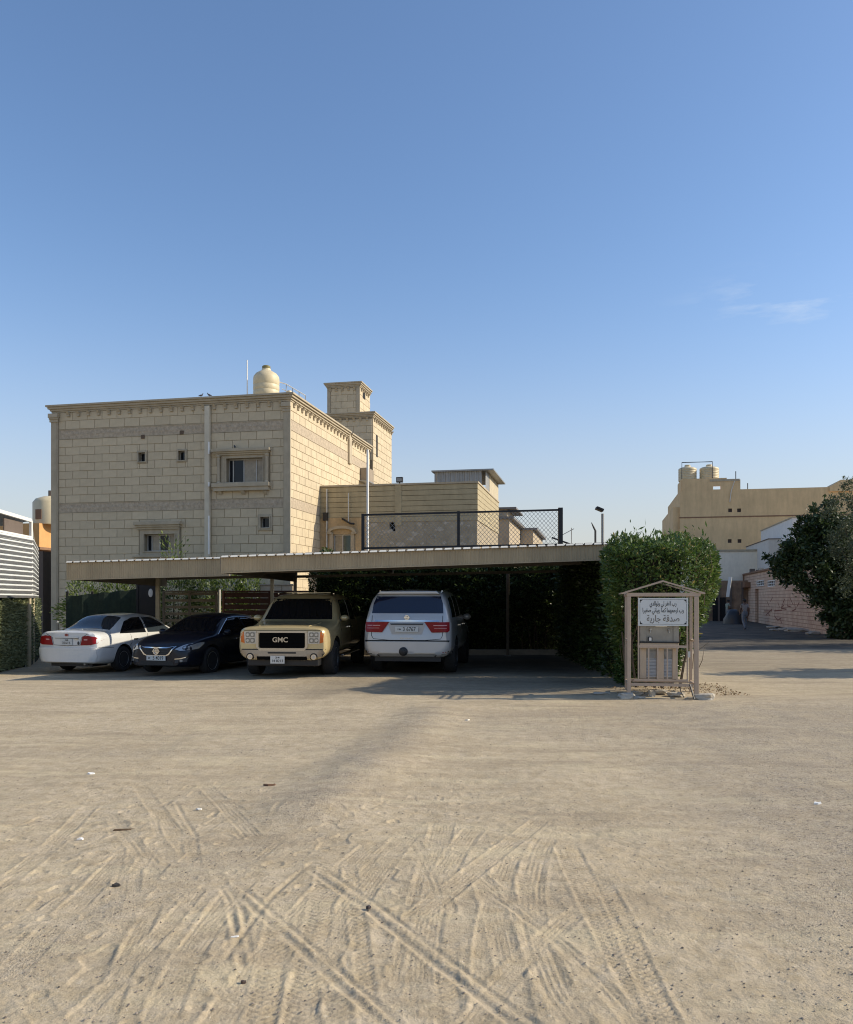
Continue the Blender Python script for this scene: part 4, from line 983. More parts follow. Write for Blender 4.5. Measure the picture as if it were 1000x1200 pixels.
for ch_ in rb.children:
    if ch_.name.startswith('vent_stub'): ch_.matrix_parent_inverse = rb.matrix_world.inverted() if False else (Matrix.Translation(rb.location) @ Matrix.Rotation(A0, 4, 'Z')).inverted()
# white boundary wall under it
ww_ = thing('white_boundary_wall', 'pale whitewashed wall below the tan building at the alley end', 'wall', (X_(848, 70) - 4, 70, 0), A0)
zt = Z_(646.5, 69); MB().box(0, 14, 0, .3, -.3, zt).build('wall', mat('whitewash', (.84, .76, .61), .9, var=.06, stain=.12), ww_); MB().box(-.1, 14, -.06, .36, zt, zt + .18).build('wall_cap', M_trim, ww_)
wh = thing('white_house', 'white plastered house with flat roof behind the dark tree', 'house', (X_(929, 60), 60, 0), A0)
M_ww = mat('white_plaster', (.74, .73, .69), .9, var=.06, stain=.1)
MB().box(0, 12, 0, 12, 0, Z_(607, 60)).build('wall', M_ww, wh); MB().box(-.05, 12, -.05, 12, Z_(607, 60), Z_(605.5, 60)).build('roof_edge', M_trim, wh)
an_ = thing('grey_annex', 'low grey plastered annex beside the white house', 'annex', (X_(901, 64), 64, 0), A0)
MB().box(0, 6, 0, 10, 0, Z_(632, 64)).build('wall', mat('grey_plaster', (.62, .59, .53), .9, var=.06, stain=.15), an_); MB().box(-.05, 6, -.05, 10, Z_(632, 64), Z_(631, 64)).build('roof_edge', M_brownm, an_)

# ================================================================== brick shack along the alley
A1 = math.atan2(15, 3.6) - math.pi / 2   # wall direction from +Y
sk = thing('brick_shack', 'low pinkish painted brick shack with graffiti along the alley', 'shack', (20.1, 43.1, 0), A1)
# local frame: +y along the wall away from camera, -x faces the alley
mbk = bpy.data.materials.new('painted_brick'); mbk.use_nodes = True; t = mbk.node_tree; N = t.nodes; L_ = t.links; p = N['Principled BSDF']; p.inputs['Roughness'].default_value = .9
tcn = N.new('ShaderNodeTexCoord'); mpn = N.new('ShaderNodeMapping'); mpn.inputs['Rotation'].default_value = (R(90), 0, R(90)); bt = N.new('ShaderNodeTexBrick')
sx = N.new('ShaderNodeSeparateXYZ'); cxn = N.new('ShaderNodeCombineXYZ'); L_.new(tcn.outputs['Object'], sx.inputs[0]); L_.new(sx.outputs['Y'], cxn.inputs[0]); L_.new(sx.outputs['Z'], cxn.inputs[1])
L_.new(cxn.outputs[0], bt.inputs['Vector']); bt.inputs['Scale'].default_value = 1; bt.inputs['Brick Width'].default_value = .42; bt.inputs['Row Height'].default_value = .205; bt.inputs['Mortar Size'].default_value = .018
bt.inputs['Color1'].default_value = (.72, .54, .38, 1); bt.inputs['Color2'].default_value = (.65, .47, .33, 1); bt.inputs['Mortar'].default_value = (.36, .22, .15, 1)
nz = N.new('ShaderNodeTexNoise'); nz.inputs['Scale'].default_value = 1.1; nz.inputs['Detail'].default_value = 8; L_.new(tcn.outputs['Object'], nz.inputs['Vector'])
mr = N.new('ShaderNodeMapRange'); mr.inputs['From Min'].default_value = .35; mr.inputs['From Max'].default_value = .7; L_.new(nz.outputs['Fac'], mr.inputs['Value'])
mxn = N.new('ShaderNodeMix'); mxn.data_type = 'RGBA'; mxn.inputs[7].default_value = (.36, .17, .12, 1); L_.new(bt.outputs['Color'], mxn.inputs[6])
mm = N.new('ShaderNodeMath'); mm.operation = 'MULTIPLY'; mm.inputs[1].default_value = .45; L_.new(mr.outputs[0], mm.inputs[0]); L_.new(mm.outputs[0], mxn.inputs['Factor']); L_.new(mxn.outputs[2], p.inputs['Base Color'])
bpn = N.new('ShaderNodeBump'); bpn.inputs['Distance'].default_value = .02; bpn.inputs['Strength'].default_value = .8; L_.new(bt.outputs['Fac'], bpn.inputs['Height']); bpn.invert = True; L_.new(bpn.outputs[0], p.inputs['Normal'])
def svv(px, py):
    """pixel on the shack's alley face -> (distance along, height)"""
    a = (px - CX) / F; d = Vector((3.6, 15)).normalized(); s = (a * 43.1 - 20.1) / (d.x - a * d.y); Y = 43.1 + s * d.y; return s, CAMH + (HY - py) / F * Y
SL = svv(872, 0)[0]; SH = 3.75
def sr(a, b, c, d): s0_, _ = svv(a, 0); s1_, _ = svv(b, 0); m_ = (a + b) / 2; return (min(s0_, s1_), max(s0_, s1_), svv(m_, d)[1], svv(m_, c)[1])
wdr = sr(885.3, 889.3, 690, 731); w1 = sr(887.5, 896, 680, 687); w2 = sr(900.5, 909, 680, 687.5)
mb = MB(); P = lambda u, z, d: (d, u, z)
wall_holes(mb, -4, SL, -.3, SH, [(wdr[0], wdr[1], -.1, wdr[3]), w1, w2], P, .2)
mb.add([(0, -4, -.3), (4, -4, -.3), (4, -4, SH), (0, -4, SH)], [(0, 1, 2, 3)]); mb.add([(0, SL, -.3), (4, SL, -.3), (4, SL, SH), (0, SL, SH)], [(0, 1, 2, 3)])
mb.add([(0, -4, SH), (4, -4, SH), (4, SL, SH), (0, SL, SH)], [(0, 1, 2, 3)])
mb.build('wall', mbk, sk)
MB().box(.15, .2, wdr[0], wdr[1], -.1, wdr[3]).build('door', M_orb, sk)
for wv in (w1, w2):
    f = MB()
    y0, y1, z0, z1 = wv; g = .06
    for a, b, c, d in ((y0, y0 + g, z0, z1), (y1 - g, y1, z0, z1), (y0, y1, z0, z0 + g), (y0, y1, z1 - g, z1)): f.box(-.03, .04, a, b, c, d)
    for k in range(1, 4): yy = lerp(y0, y1, k / 4); f.box(-.02, .03, yy - .025, yy + .025, z0, z1)
    f.box(-.02, .03, y0, y1, (z0 + z1) / 2 - .02, (z0 + z1) / 2 + .02)
    fo = f.build('window', M_white, sk); MB().box(.1, .12, y0, y1, z0, z1).build('pane', M_glass, fo)
a_ = sr(875.5, 880, 682.5, 688.5); MB().box(-.45, .0, a_[0], a_[1], a_[2], a_[3]).build('wall_unit', M_orb, sk)
MB().box(-.12, .1, -4, SL, SH - .02, SH + .10).build('roof_edge', M_orb, sk)
for k in range(9):
    s = random.uniform(4, SL); q = random.uniform(.1, .28); MB().box(-.05, .3, s, s + q * 1.6, SH + .1, SH + .1 + q).build('roof_rubble', random.choice([M_orb, M_brownm, M_concrete]), sk)
for s in (svv(872, 0)[0] - .3, svv(867, 0)[0]): MB().tube([(-.06, min(s, SL - .2), 0), (-.06, min(s, SL - .2), SH)], .05, 6).build('drain_pipe', M_orb, sk)
# graffiti: brushed strokes standing a hair off the wall
M_graf = mat('red_brown_graffiti', (.19, .06, .035), .9, var=.2)
mb = MB()
def stroke(pts, w=.07):
    P3 = [Vector((-.006, *svv(px, py))) for px, py in pts]
    for a, b in zip(P3, P3[1:]):
        d = (b - a).normalized(); nn = Vector((0, -d.z, d.y)) * w / 2; mb.add([a - nn, a + nn, b + nn, b - nn], [(0, 1, 2, 3)])
for s in ([(896, 709), (896, 716), (905, 716), (905, 708)], [(899, 704), (902, 711)], [(909, 714), (908, 722), (912, 727), (916, 724)], [(908, 716), (917, 715)],
          [(912, 706), (914, 712)], [(918, 706), (920, 702), (916, 712)], [(924, 702), (923, 710), (927, 711)], [(926, 700), (930, 709)], [(931, 705), (933, 714), (929, 716)], [(900, 718), (903, 722)], [(898, 721), (905, 714)],
          [(914, 724), (917, 731)], [(919, 709), (916, 713), (922, 714)], [(934, 712), (937, 706)], [(903, 705), (906, 700)]): stroke(s)
mb.build('graffiti', M_graf, sk)
# older brick house beyond
M_oldw = mat('old_brown_wall', (.30, .20, .13), .95, var=.3, scale=2, stain=.3)
ob_ = thing('old_brick_house', 'older reddish brick house beyond the graffiti shack at the alley end', 'house', (20.1, 43.1, 0), A1)
mb = MB().box(-3.2, -.02, SL - 2.5, SL - .3, -.3, 3.25); mb.build('wall', M_oldw, ob_); MB().box(-2.7, -1.7, SL - 2.58, SL - 2.51, 0, 1.9).build('doorway', M_dark, ob_); MB().box(.25, 4, SL + .05, SL + 4.1, -.3, 3.6).build('side_wall', mbk, ob_)
for k in range(4): MB().box(-3.2 + .9 * k, -3.05 + .9 * k, SL - 2.65, SL - 2.51, 0, 3.1).build('wall_post', M_brownm, ob_)
# leaning sheet and covered heap by it
x_, y_ = X_(858, 59), 59; mb = MB(); mb.bar((x_ - .3, y_, 1.9), (x_ + .0, y_ + .3, Z_(676, 59)), .24, .04); mb.build('leaning_white_board', M_pipe, None, label='pale board leaning against the old brick house at the alley end', cat='board')
hp = MB(); n = 14; xs0, ys0 = X_(863, 58), 58.5; vs = []; 
r_ = random.Random(5)
for j in range(6):
    for i in range(n):
        a = 2 * math.pi * i / n; rr = (1.0, .95, .8, .6, .35, .02)[j] * (.85 + .3 * r_.random()); vs.append((xs0 + math.cos(a) * rr * .62, ys0 + math.sin(a) * rr * .9, (-.1, .3, .62, .85, .98, 1.0)[j] * 1.0 + .06 * r_.random()))
hp.add(vs, [(j * n + i, j * n + (i + 1) % n, (j + 1) * n + (i + 1) % n, (j + 1) * n + i) for j in range(5) for i in range(n)])
hp.build('covered_heap', M_black, None, smooth=True, label='dark covered heap beside the person standing at the alley end', cat='heap')
for i, (x, y, s) in enumerate(((20.3, 47, .35), (19.9, 44.8, .5), (19.2, 46, .22), (19.6, 42, .3), (21.0, 50.5, .3), (19.0, 41, .25))):
    b = MB(); bm = bmesh.new(); bmesh.ops.create_icosphere(bm, subdivisions=2, radius=s)
    rr = random.Random(i)
    for v in bm.verts: v.co = Vector((v.co.x * 1.3, v.co.y, v.co.z * .35)) * (.8 + .4 * rr.random())
    me = bpy.data.meshes.new('rubble_stone'); bm.to_mesh(me); bm.free()
    o = mobj('rubble_stone', me, M_concrete, label=['broken slab at the foot of the brick shack wall, below the graffiti', 'flat pale slab by the shack wall, nearest the dark bush', 'small rubble lump in front of the shack, near the middle', 'rubble lump at the bush foot', 'small rubble lump beside the shack door', 'rubble lump lying furthest out by the dark bush'][i], cat='rubble', group='rubble along the brick shack'); o.location = (x, y, .03)
# ================================================================== foliage
L_hedge = leafmat('hedge_leaf', (.035, .075, .014), (.13, .19, .045), .32, .4)
L_dark = leafmat('dark_hedge_leaf', (.03, .055, .014), (.085, .12, .03), .28, .35)
L_tree = leafmat('dark_tree_leaf', (.018, .038, .012), (.075, .11, .035), .2, .5)
L_pale = leafmat('pale_tree_leaf', (.07, .09, .045), (.14, .16, .09), .3, .6)
L_ivy = leafmat('brightened_ivy_leaf', (.12, .14, .06), (.36, .38, .20), .3, .6)  # leaf colour brightened to stand in for sun the carport keeps off
L_garden = leafmat('garden_leaf', (.06, .11, .02), (.22, .27, .07), .4, .5)
M_core = mat('dark_core', (.012, .018, .006), 1, var=.4, scale=3)  # solid dark filler added inside the hedges so they are not see-through
M_bark = mat('bark', (.10, .075, .05), .95, var=.3, scale=8, bump=.8, bscale=12)
def leaves(name, P, size, m, parent=None, aspect=.36, jitter=.55, up=.25, seed=1, nrm=None, **kw):
    r = np.random.default_rng(seed); n = len(P)
    d = r.normal(size=(n, 3)); d[:, 2] = d[:, 2] * .7 + up
    if nrm is not None: d += nrm * .9
    d /= np.linalg.norm(d, axis=1)[:, None]
    q = r.normal(size=(n, 3)); s = np.cross(d, q); s /= np.linalg.norm(s, axis=1)[:, None]; b = np.cross(d, s)
    L = size * (1 + jitter * (r.random(n) * 2 - 1)); W = L * aspect
    L = L[:, None]; W = W[:, None]
    v0 = P; v1 = P + d * L * .5 + s * W * .5 + b * W * .12; v2 = P + d * L; v3 = P + d * L * .5 - s * W * .5 + b * W * .12
    V = np.stack([v0, v1, v2, v3], 1).reshape(-1, 3); Fq = (np.arange(n)[:, None] * 4 + np.arange(4)[None])
    return mobj(name, np_mesh(name, V, Fq), m, parent, **kw)
def shell_box(n, x0, x1, y0, y1, zt, seed, thick=.28, faces='fblrt', rounding=.35, wob=.12, xr=None):
    """points in the outer shell of a clipped hedge"""
    r = np.random.default_rng(seed); out = []; nr = []
    ar = {'f': (x1 - x0) * zt, 'b': (x1 - x0) * zt, 'l': (y1 - y0) * zt, 'r': (y1 - y0) * zt, 't': (x1 - x0) * (y1 - y0)}; tot = sum(ar[f] for f in faces)
    for f in faces:
        k = int(n * ar[f] / tot); a = r.random(k); b = r.random(k); dp = np.abs(r.normal(size=k)) * thick * .5
        if f in 'fb': P = np.stack([x0 + (x1 - x0) * a, np.full(k, y0 if f == 'f' else y1) + (dp if f == 'f' else -dp), zt * b], 1); N_ = np.tile((0, -1 if f == 'f' else 1, 0), (k, 1))
        elif f in 'lr': P = np.stack([np.full(k, x0 if f == 'l' else x1) + (dp if f == 'l' else -dp), y0 + (y1 - y0) * a, zt * b], 1); N_ = np.tile((-1 if f == 'l' else 1, 0, 0), (k, 1))
        else: P = np.stack([x0 + (x1 - x0) * a, y0 + (y1 - y0) * b, zt - dp * .8], 1); N_ = np.tile((0, 0, 1), (k, 1))
        # lumps: clusters push in and out
        ph = P @ np.array([[3.1, .7, 1.9], [1.3, 2.9, -.8], [-2.2, 1.1, 3.3]]).T
        w_ = (np.sin(ph[:, 0]) + np.sin(ph[:, 1] * 1.7 + 1) + np.sin(ph[:, 2] * 2.3 + 2)) / 3 + .5 * np.sin(ph[:, 0] * 4 + ph[:, 2] * 3)
        P = P + N_ * (w_ * wob)[:, None]
        # round the shoulders
        cx, cy = (x0 + x1) / 2, (y0 + y1) / 2
        dx = np.clip(np.abs(P[:, 0] - cx) - ((x1 - x0) / 2 - rounding), 0, None); dz = np.clip(P[:, 2] - (zt - rounding), 0, None); dy = np.clip(np.abs(P[:, 1] - cy) - ((y1 - y0) / 2 - rounding), 0, None)
        P[:, 2] -= .35 * dx * (dz > 0) + .35 * dy * (dz > 0)
        ex = np.clip(dx + dy - rounding, 0, None) * .5; P[:, 0] -= np.sign(P[:, 0] - cx) * ex * .7; P[:, 1] -= np.sign(P[:, 1] - cy) * ex * .7
        out.append(P); nr.append(N_)
    return np.concatenate(out), np.concatenate(nr).astype(float)
# --- the tall clipped hedge block by the kiosk
hb = thing('hedge_block', 'tall leafy green hedge block standing behind the water kiosk', 'hedge', (4.4, 15.4, 0), 0)
hb_o = np.array([4.4, 15.4, 0])
def lean(P):
    lf = np.clip((4.7 - P[:, 0]) / 1.4, 0, 1.2); P[:, 0] += lf * (P[:, 1] - 15.0) * .215 + .02 * lf; P[:, 1] += (P[:, 1] < 16.2) * 1.5 * np.clip(1 - P[:, 2] / 1.9, 0, 1) ** .8
    P[:, 1] += np.clip(P[:, 0] - 4.75, 0, 1) * 1.1 * (P[:, 1] < 16.6)  # narrower at the foot on both sides
    t = np.clip(P[:, 2] / 2.0, 0, 1); t = t * t * (3 - 2 * t)
    P[:, 0] = np.where(P[:, 0] > 4.4, P[:, 0] - .62 * (1 - t) * (P[:, 0] - 4.4) / 1.1, P[:, 0] + .62 * (1 - t) * (4.4 - P[:, 0]) / 1.1); return P
P, N_ = shell_box(34000, 3.22, 5.78, 15.0, 18.1, 2.83, 3, wob=.14, faces='flrt', thick=.32, rounding=.5); P = lean(P)
leaves('leaf_mass', P - hb_o, .085, L_hedge, hb, nrm=N_, seed=4, kind='stuff')
# dusty, yellowing leaves and bare twigs between the green
sel = np.random.default_rng(77).random(len(P)) < .035
leaves('dry_leaves', P[sel] - hb_o + N_[sel] * .03, .075, leafmat('yellow_leaf', (.20, .17, .05), (.34, .28, .10), .3, .6), hb, nrm=N_[sel], seed=78, kind='stuff')
tw_ = MB(); rt_ = random.Random(6)
for k in range(46):
    x = rt_.uniform(-.75, .85); z = rt_.uniform(.5, 2.5); y = rt_.uniform(-.35, .1) + max(0, 1.2 - z) * .8; tw_.tube([(x, y + .25, z - .3), (x + rt_.uniform(-.1, .1), y + .05, z), (x + rt_.uniform(-.22, .22), y - .08, z + rt_.uniform(.1, .4))], [.009, .006, .002], 4)
tw_.build('twigs', M_bark, hb, kind='stuff')
r = np.random.default_rng(9); k = 260   # stray shoots on top
Q = np.stack([3.75 + 1.5 * r.random(k), 15.3 + 2 * r.random(k), 2.8 + .12 * np.abs(r.normal(size=k))], 1); leaves('top_shoots', Q - hb_o, .11, L_hedge, hb, seed=5, up=1.4, aspect=.25, kind='stuff')
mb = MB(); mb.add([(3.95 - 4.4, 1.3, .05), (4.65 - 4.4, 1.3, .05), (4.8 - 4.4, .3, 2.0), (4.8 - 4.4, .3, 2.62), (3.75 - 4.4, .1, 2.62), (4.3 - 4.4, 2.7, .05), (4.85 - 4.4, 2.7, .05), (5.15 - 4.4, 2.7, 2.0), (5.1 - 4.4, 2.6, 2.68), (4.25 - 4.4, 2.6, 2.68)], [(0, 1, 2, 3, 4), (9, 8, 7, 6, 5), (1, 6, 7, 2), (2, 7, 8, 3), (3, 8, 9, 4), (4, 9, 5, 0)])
mb.build('dark_core', M_core, hb)
mb = MB(); 
for k in range(7): x = -.8 + .22 * k + random.uniform(-.05, .05); mb.tube([(x * .7, .3, -.05), (x * .85, .25, .5), (x + .05, .2, 1.1)], [.03, .024, .015], 6)
mb.build('stems', M_bark, hb)
# --- hedge along the right side and the back of the parking bay
hs_ = thing('side_hedge', 'long dark green hedge closing the right side of the shaded parking bay', 'hedge', (4.4, 22, 0), 0)
P, N_ = shell_box(16000, 4.0, 5.3, 18.0, 26.0, 2.95, 13, faces='flt', thick=.3); leaves('leaf_mass', P - np.array([4.4, 22, 0]), .10, L_dark, hs_, nrm=N_, seed=14, kind='stuff')
MB().box(-.15, .6, -3.7, 3.9, .05, 2.7).build('dark_core', M_core, hs_)
bh = thing('back_hedge', 'long tall dark hedge at the back of the shaded parking bay', 'hedge', (0, 26.3, 0), 0)
P, N_ = shell_box(52000, -3.75, 5.1, 26.0, 27.1, 3.02, 23, faces='ft', thick=.45, wob=.22); 
keep = (P[:, 2] > .35 + .35 * np.sin(P[:, 0] * 3.1) ** 2) | (np.random.default_rng(3).random(len(P)) < .25); P, N_ = P[keep], N_[keep]
leaves('leaf_mass', P - np.array([0, 26.3, 0]), .10, L_dark, bh, nrm=N_, seed=24, kind='stuff')
MB().box(-3.5, 5.2, .15, .75, .0, 2.72).build('dark_core', M_core, bh)
mb = MB()
for k in range(34):
    x = -3.6 + 8.6 * random.random(); mb.tube([(x, -.15, -.15), (x + random.uniform(-.1, .1), -.2, .5), (x + random.uniform(-.25, .25), -.1, 1.2)], [.025, .02, .01], 5)
mb.build('stems', M_bark, bh, kind='stuff')
P, N_ = shell_box(2600, -4.1, -3.3, 25.9, 27, 2.6, 33, faces='flt'); 
MB().box(-3.8, 5.0, 25.75, 25.9, -.1, .16).build('hedge_kerb', M_concrete, None, label='low concrete kerb along the foot of the back hedge', cat='kerb')
# --- garden shrubs behind the fences
def shrub(name, label, c, rad, n, size, m, seed, flowers=0, cat='shrub', group=None):
    t = thing(name, label, cat, c, 0, group); r = np.random.default_rng(seed)
    d = r.normal(size=(n, 3)); d /= np.linalg.norm(d, axis=1)[:, None]; rr = (.55 + .45 * r.random(n) ** .5)[:, None]
    ph = d * 3.1; w_ = 1 + .16 * (np.sin(ph[:, 0] * 2 + seed) + np.sin(ph[:, 1] * 3) + np.sin(ph[:, 2] * 2.6 + 1))[:, None]
    P = d * rr * np.array(rad) * w_; P[:, 2] += rad[2]
    leaves('foliage', P, size, m, t, nrm=d, seed=seed, kind='stuff')
    if flowers:
        k = r.integers(0, n, flowers); Q = d[k] * np.array(rad) * w_[k] * 1.02; Q[:, 2] += rad[2]; leaves('blossoms', Q, size * .8, M_white, t, aspect=.9, nrm=d[k], seed=seed + 1, kind='stuff')
    MB().tube([(0, 0, -.1), (.03, 0, rad[2])], [.04, .02], 6).build('stem', M_bark, t)
    return t
Yg = 28.6
for i, (px, w_, zt, lab, fl) in enumerate(((100, .85, 681, 'pale green flowering shrub behind the green screen fence, leftmost', 60), (137, .8, 678, 'loose green shrub behind the green screen fence, beside the dark door', 50),
        (208, .75, 672, 'dense dark green shrub right of the carport post', 0), (236, .6, 674, 'yellow green shrub behind the slatted gate', 60), (268, .75, 673, 'green flowering shrub behind the left end of the red brown fence', 50), (292, .65, 676, 'green shrub behind the red brown fence beside the garden wall', 30))):
    h = Z_(zt - 1, Yg) / 2; shrub('garden_shrub', lab, (X_(px, Yg), Yg + .3 * (i % 2), 0), (w_, .6, h), 3600, .11, L_dark if 'dark green' in lab else L_garden, 40 + i, fl, group='garden shrubs behind the fences')
shrub('garden_shrub', 'sparse shrub poking up before the lower window of the stone house', (X_(203, 29.4), 29.4, 0), (.55, .5, Z_(636, 29.4) / 2), 1300, .10, L_garden, 61, 8, group='garden shrubs behind the fences')
# --- ivy fence at the far left
iv = thing('ivy_fence', 'ivy covered fence below the ribbed shade screen at the left edge', 'fence', (-11.2, 22.6, 0), 0)
r = np.random.default_rng(71); n = 15000; a = r.random(n); b = r.random(n); p0 = np.array([-10.98, 22.95]); p1 = np.array([-10.75, 19.9])
zt_i = Z_(697, 22)
P = np.stack([p0[0] + (p1[0] - p0[0]) * a - .05 * r.random(n), p0[1] + (p1[1] - p0[1]) * a, (zt_i + .12 * np.sin(a * 30)) * b - .1], 1) - np.array([-11.2, 22.6, 0])
leaves('ivy_leaves', P, .08, L_ivy, iv, seed=72, nrm=np.tile((1., -.2, 0), (n, 1)), kind='stuff')
mb = MB(); mb.add([(p0[0] + 11.1, p0[1] - 22.6, -.2), (p1[0] + 11.1, p1[1] - 22.6, -.2), (p1[0] + 11.1, p1[1] - 22.6, zt_i), (p0[0] + 11.1, p0[1] - 22.6, zt_i)], [(0, 1, 2, 3)]); o = mb.build('fence_panel', M_green, iv); o.modifiers.new('t', 'SOLIDIFY').thickness = .05
mb = MB(); mb.add([(.24, .35, -.2), (-.95, 3.6, -.2), (-.95, 3.6, 1.7), (.24, .35, 1.7)], [(0, 1, 2, 3)]); o = mb.build('fence_panel', M_green, iv); o.modifiers.new('t', 'SOLIDIFY').thickness = .05
n = 3500; a = r.random(n); P = np.stack([.24 - 1.2 * a, .3 + 3.25 * a, 1.75 * r.random(n)], 1); leaves('ivy_leaves', P, .08, L_ivy, iv, seed=74, nrm=np.tile((.7, -.7, 0), (n, 1)), kind='stuff')

# --- trees
def tree(name, label, c, blobs, n, size, m, seed, trunk=.22, cat='tree', holes=.0, group=None, aspect=.5):
    t = thing(name, label, cat, c, 0, group); r = np.random.default_rng(seed); vol = np.array([b[3] * b[4] * b[5] for b in blobs]) ** .75; vol = vol / vol.sum(); out = []; nr = []
    mb = MB(); rr_ = random.Random(seed)
    top = max(b[2] for b in blobs)
    mb.tube([(0, 0, -.1), (.1, .05, top * .25), (-.05, .1, top * .55), (0, 0, top * .8)], [trunk, trunk * .8, trunk * .5, trunk * .2], 10)
    for b, v in zip(blobs, vol):
        bx, by, bz, ra, rb_, rc = b; mb.tube([(0, .05, max(.3, bz * .35)), (bx * .5, by * .5, bz * .7), (bx, by, bz)], [trunk * .45, trunk * .28, trunk * .08], 6)
        k = int(n * v); nc = max(6, int(k / 120)); C = r.normal(size=(nc, 3)); C /= np.linalg.norm(C, axis=1)[:, None]; rad = (.45 + .5 * r.random(nc) ** .6)[:, None]; C = C * rad
        pick = r.integers(0, nc, k); d = r.normal(size=(k, 3)) * .16; P = (C[pick] + d) * np.array([ra, rb_, rc]) + np.array([bx, by, bz]); out.append(P); nr.append(C[pick])
    P = np.concatenate(out); Nn = np.concatenate(nr); P[:, 2] = np.maximum(P[:, 2], .1)
    mb.build('trunk', M_bark, t, smooth=True)
    leaves('crown', P, size, m, t, nrm=Nn * .6, seed=seed + 1, aspect=aspect, kind='stuff')
    return t
def tb(px, py, rp, Y, dy, base, ry=1.0):
    x = X_(px, Y) - base; return (x, dy, Z_(py, Y), rp / F * Y, rp / F * Y * ry, rp / F * Y)
Yt = 37; bx = X_(978, Yt)
tree('bushy_tree', 'dark dense bushy tree overhanging the alley at the right edge', (bx, Yt, 0),
     [tb(938, 640, 24, Yt, 0, bx), tb(925, 664, 19, Yt, .4, bx), tb(956, 674, 27, Yt, -.5, bx), tb(972, 612, 22, Yt, .2, bx), tb(985, 650, 36, Yt, 0, bx), tb(972, 706, 22, Yt, -.3, bx), tb(990, 715, 30, Yt, -.8, bx), tb(1020, 690, 40, Yt, 0, bx), tb(910, 652, 10, Yt, .2, bx), tb(1030, 640, 40, Yt, 1, bx), tb(980, 736, 18, Yt, -.6, bx), tb(943, 620, 12, Yt, 0, bx)],
     46000, .17, L_tree, 81, .25)
Y2 = 34.2; bx = X_(1016, Y2)
tree('feathery_tree', 'pale green feathery tall tree beside the dark bushy tree', (bx, Y2, 0),
     [tb(998, 575, 15, Y2, 0, bx), tb(990, 602, 20, Y2, .4, bx), tb(1008, 630, 32, Y2, 0, bx), tb(994, 566, 9, Y2, 0, bx), tb(985, 640, 18, Y2, 0, bx), tb(1028, 600, 34, Y2, 0, bx), tb(1012, 680, 30, Y2, 0, bx)],
     9000, .12, L_pale, 91, .08, aspect=.3)
# two more trees stand just outside the right edge and shade the alley
tree('roadside_tree', 'roadside tree just outside the right edge', (15.3, 19.3, 0), [(-1.4, -.2, 2.9, 1.2, 1.1, 1.0), (0, 0, 3.3, 1.6, 1.3, 1.2), (1.3, .2, 2.8, 1.3, 1.2, 1.0)], 5200, .17, L_tree, 101, .16)
tree('roadside_tree', 'larger roadside tree outside the right edge, further along the alley', (23, 28.2, 0), [(-2.3, 0, 3.4, 2.2, 1.9, 1.6), (0, 0, 5.0, 2.5, 2.2, 2.2), (2.2, .3, 3.8, 2.2, 2.2, 1.8), (-.5, .8, 2.6, 3.4, 2.0, 1.4), (0, 2.4, 4, 3, 2, 2)], 17000, .2, L_tree, 103, .22)
# dry litter at the hedge foot
r = np.random.default_rng(55); n = 900; X0 = 3.4 + 2.3 * r.random(n) ** .7; Y0 = 14.6 + 1.7 * r.random(n); ZZ = np.array([ground_z(x, y) for x, y in zip(X0, Y0)]) + .012
leaves('leaf_litter', np.stack([X0, Y0, ZZ], 1), .036, mat('dry_leaf', (.28, .19, .10), .9, var=.2, island=.5), None, seed=56, up=0, aspect=.5, kind='stuff', label='dry fallen leaves round the foot of the hedge block', cat='leaf litter')

# ================================================================== drinking water kiosk
M_frame = mat('pinkish_beige_frame', (.50, .38, .28), .55, .1, var=.08, scale=6, stain=.15)
M_inox = mat('stainless_steel', (.30, .29, .27), .38, .85, var=.12, scale=5)
M_tanp = mat('tan_panel', (.58, .47, .34), .5, var=.08, stain=.1); M_blueg = mat('blue_grey_louvre', (.55, .62, .72), .5, var=.06)
gk = ground_z(4.05, 14.5)
ks = thing('water_kiosk', 'beige metal water kiosk frame with pitched top and white sign', 'kiosk', (4.05, 14.25, .02), R(-10))
hw_ = .565; D = .78; H = 1.80
for x, y, wd in ((-hw_, 0, .062), (hw_ - .015, 0, .075), (-hw_, D, .05), (hw_, D, .05)): MB().box(x - wd / 2, x + wd / 2, y - wd / 2, y + wd / 2, -.03, H - .061).build('post', M_frame, ks, bevel=.004)
for y in (0, D):
    MB().box(-hw_ - .04, hw_ + .05, y - .03, y + .03, H - .06, H).build('top_rail', M_frame, ks, bevel=.004)
    MB().box(-hw_ + .032, hw_ - .064, y - .02, y + .02, .20, .25).build('bottom_rail', M_frame, ks)
for x in (-hw_, hw_ - .01):
    for z in (.21, H - .04, .95): MB().box(x - .015, x + .015, .04, D - .03, z, z + .03).build('side_rail', M_frame, ks)
for x in ():  MB().box(x - .014, x + .014, -.018, .018, .25, H - .06).build('inner_bar', M_frame, ks)
for y in (-.04, D + .03):
    for s in (-1, 1): MB().bar((s * (hw_ + .12), y, H - .01), (0, y, H + .20), .026, .026).build('gable_bar', M_frame, ks)
for s in (-1, 1):
    MB().bar((s * (hw_ + .12), -.02, H - .01), (s * (hw_ + .12), D + .02, H - .01), .022, .022).build('eave_bar', M_frame, ks)
MB().bar((0, -.02, H + .205), (0, D + .02, H + .205), .022, .022).build('ridge_bar', M_frame, ks)
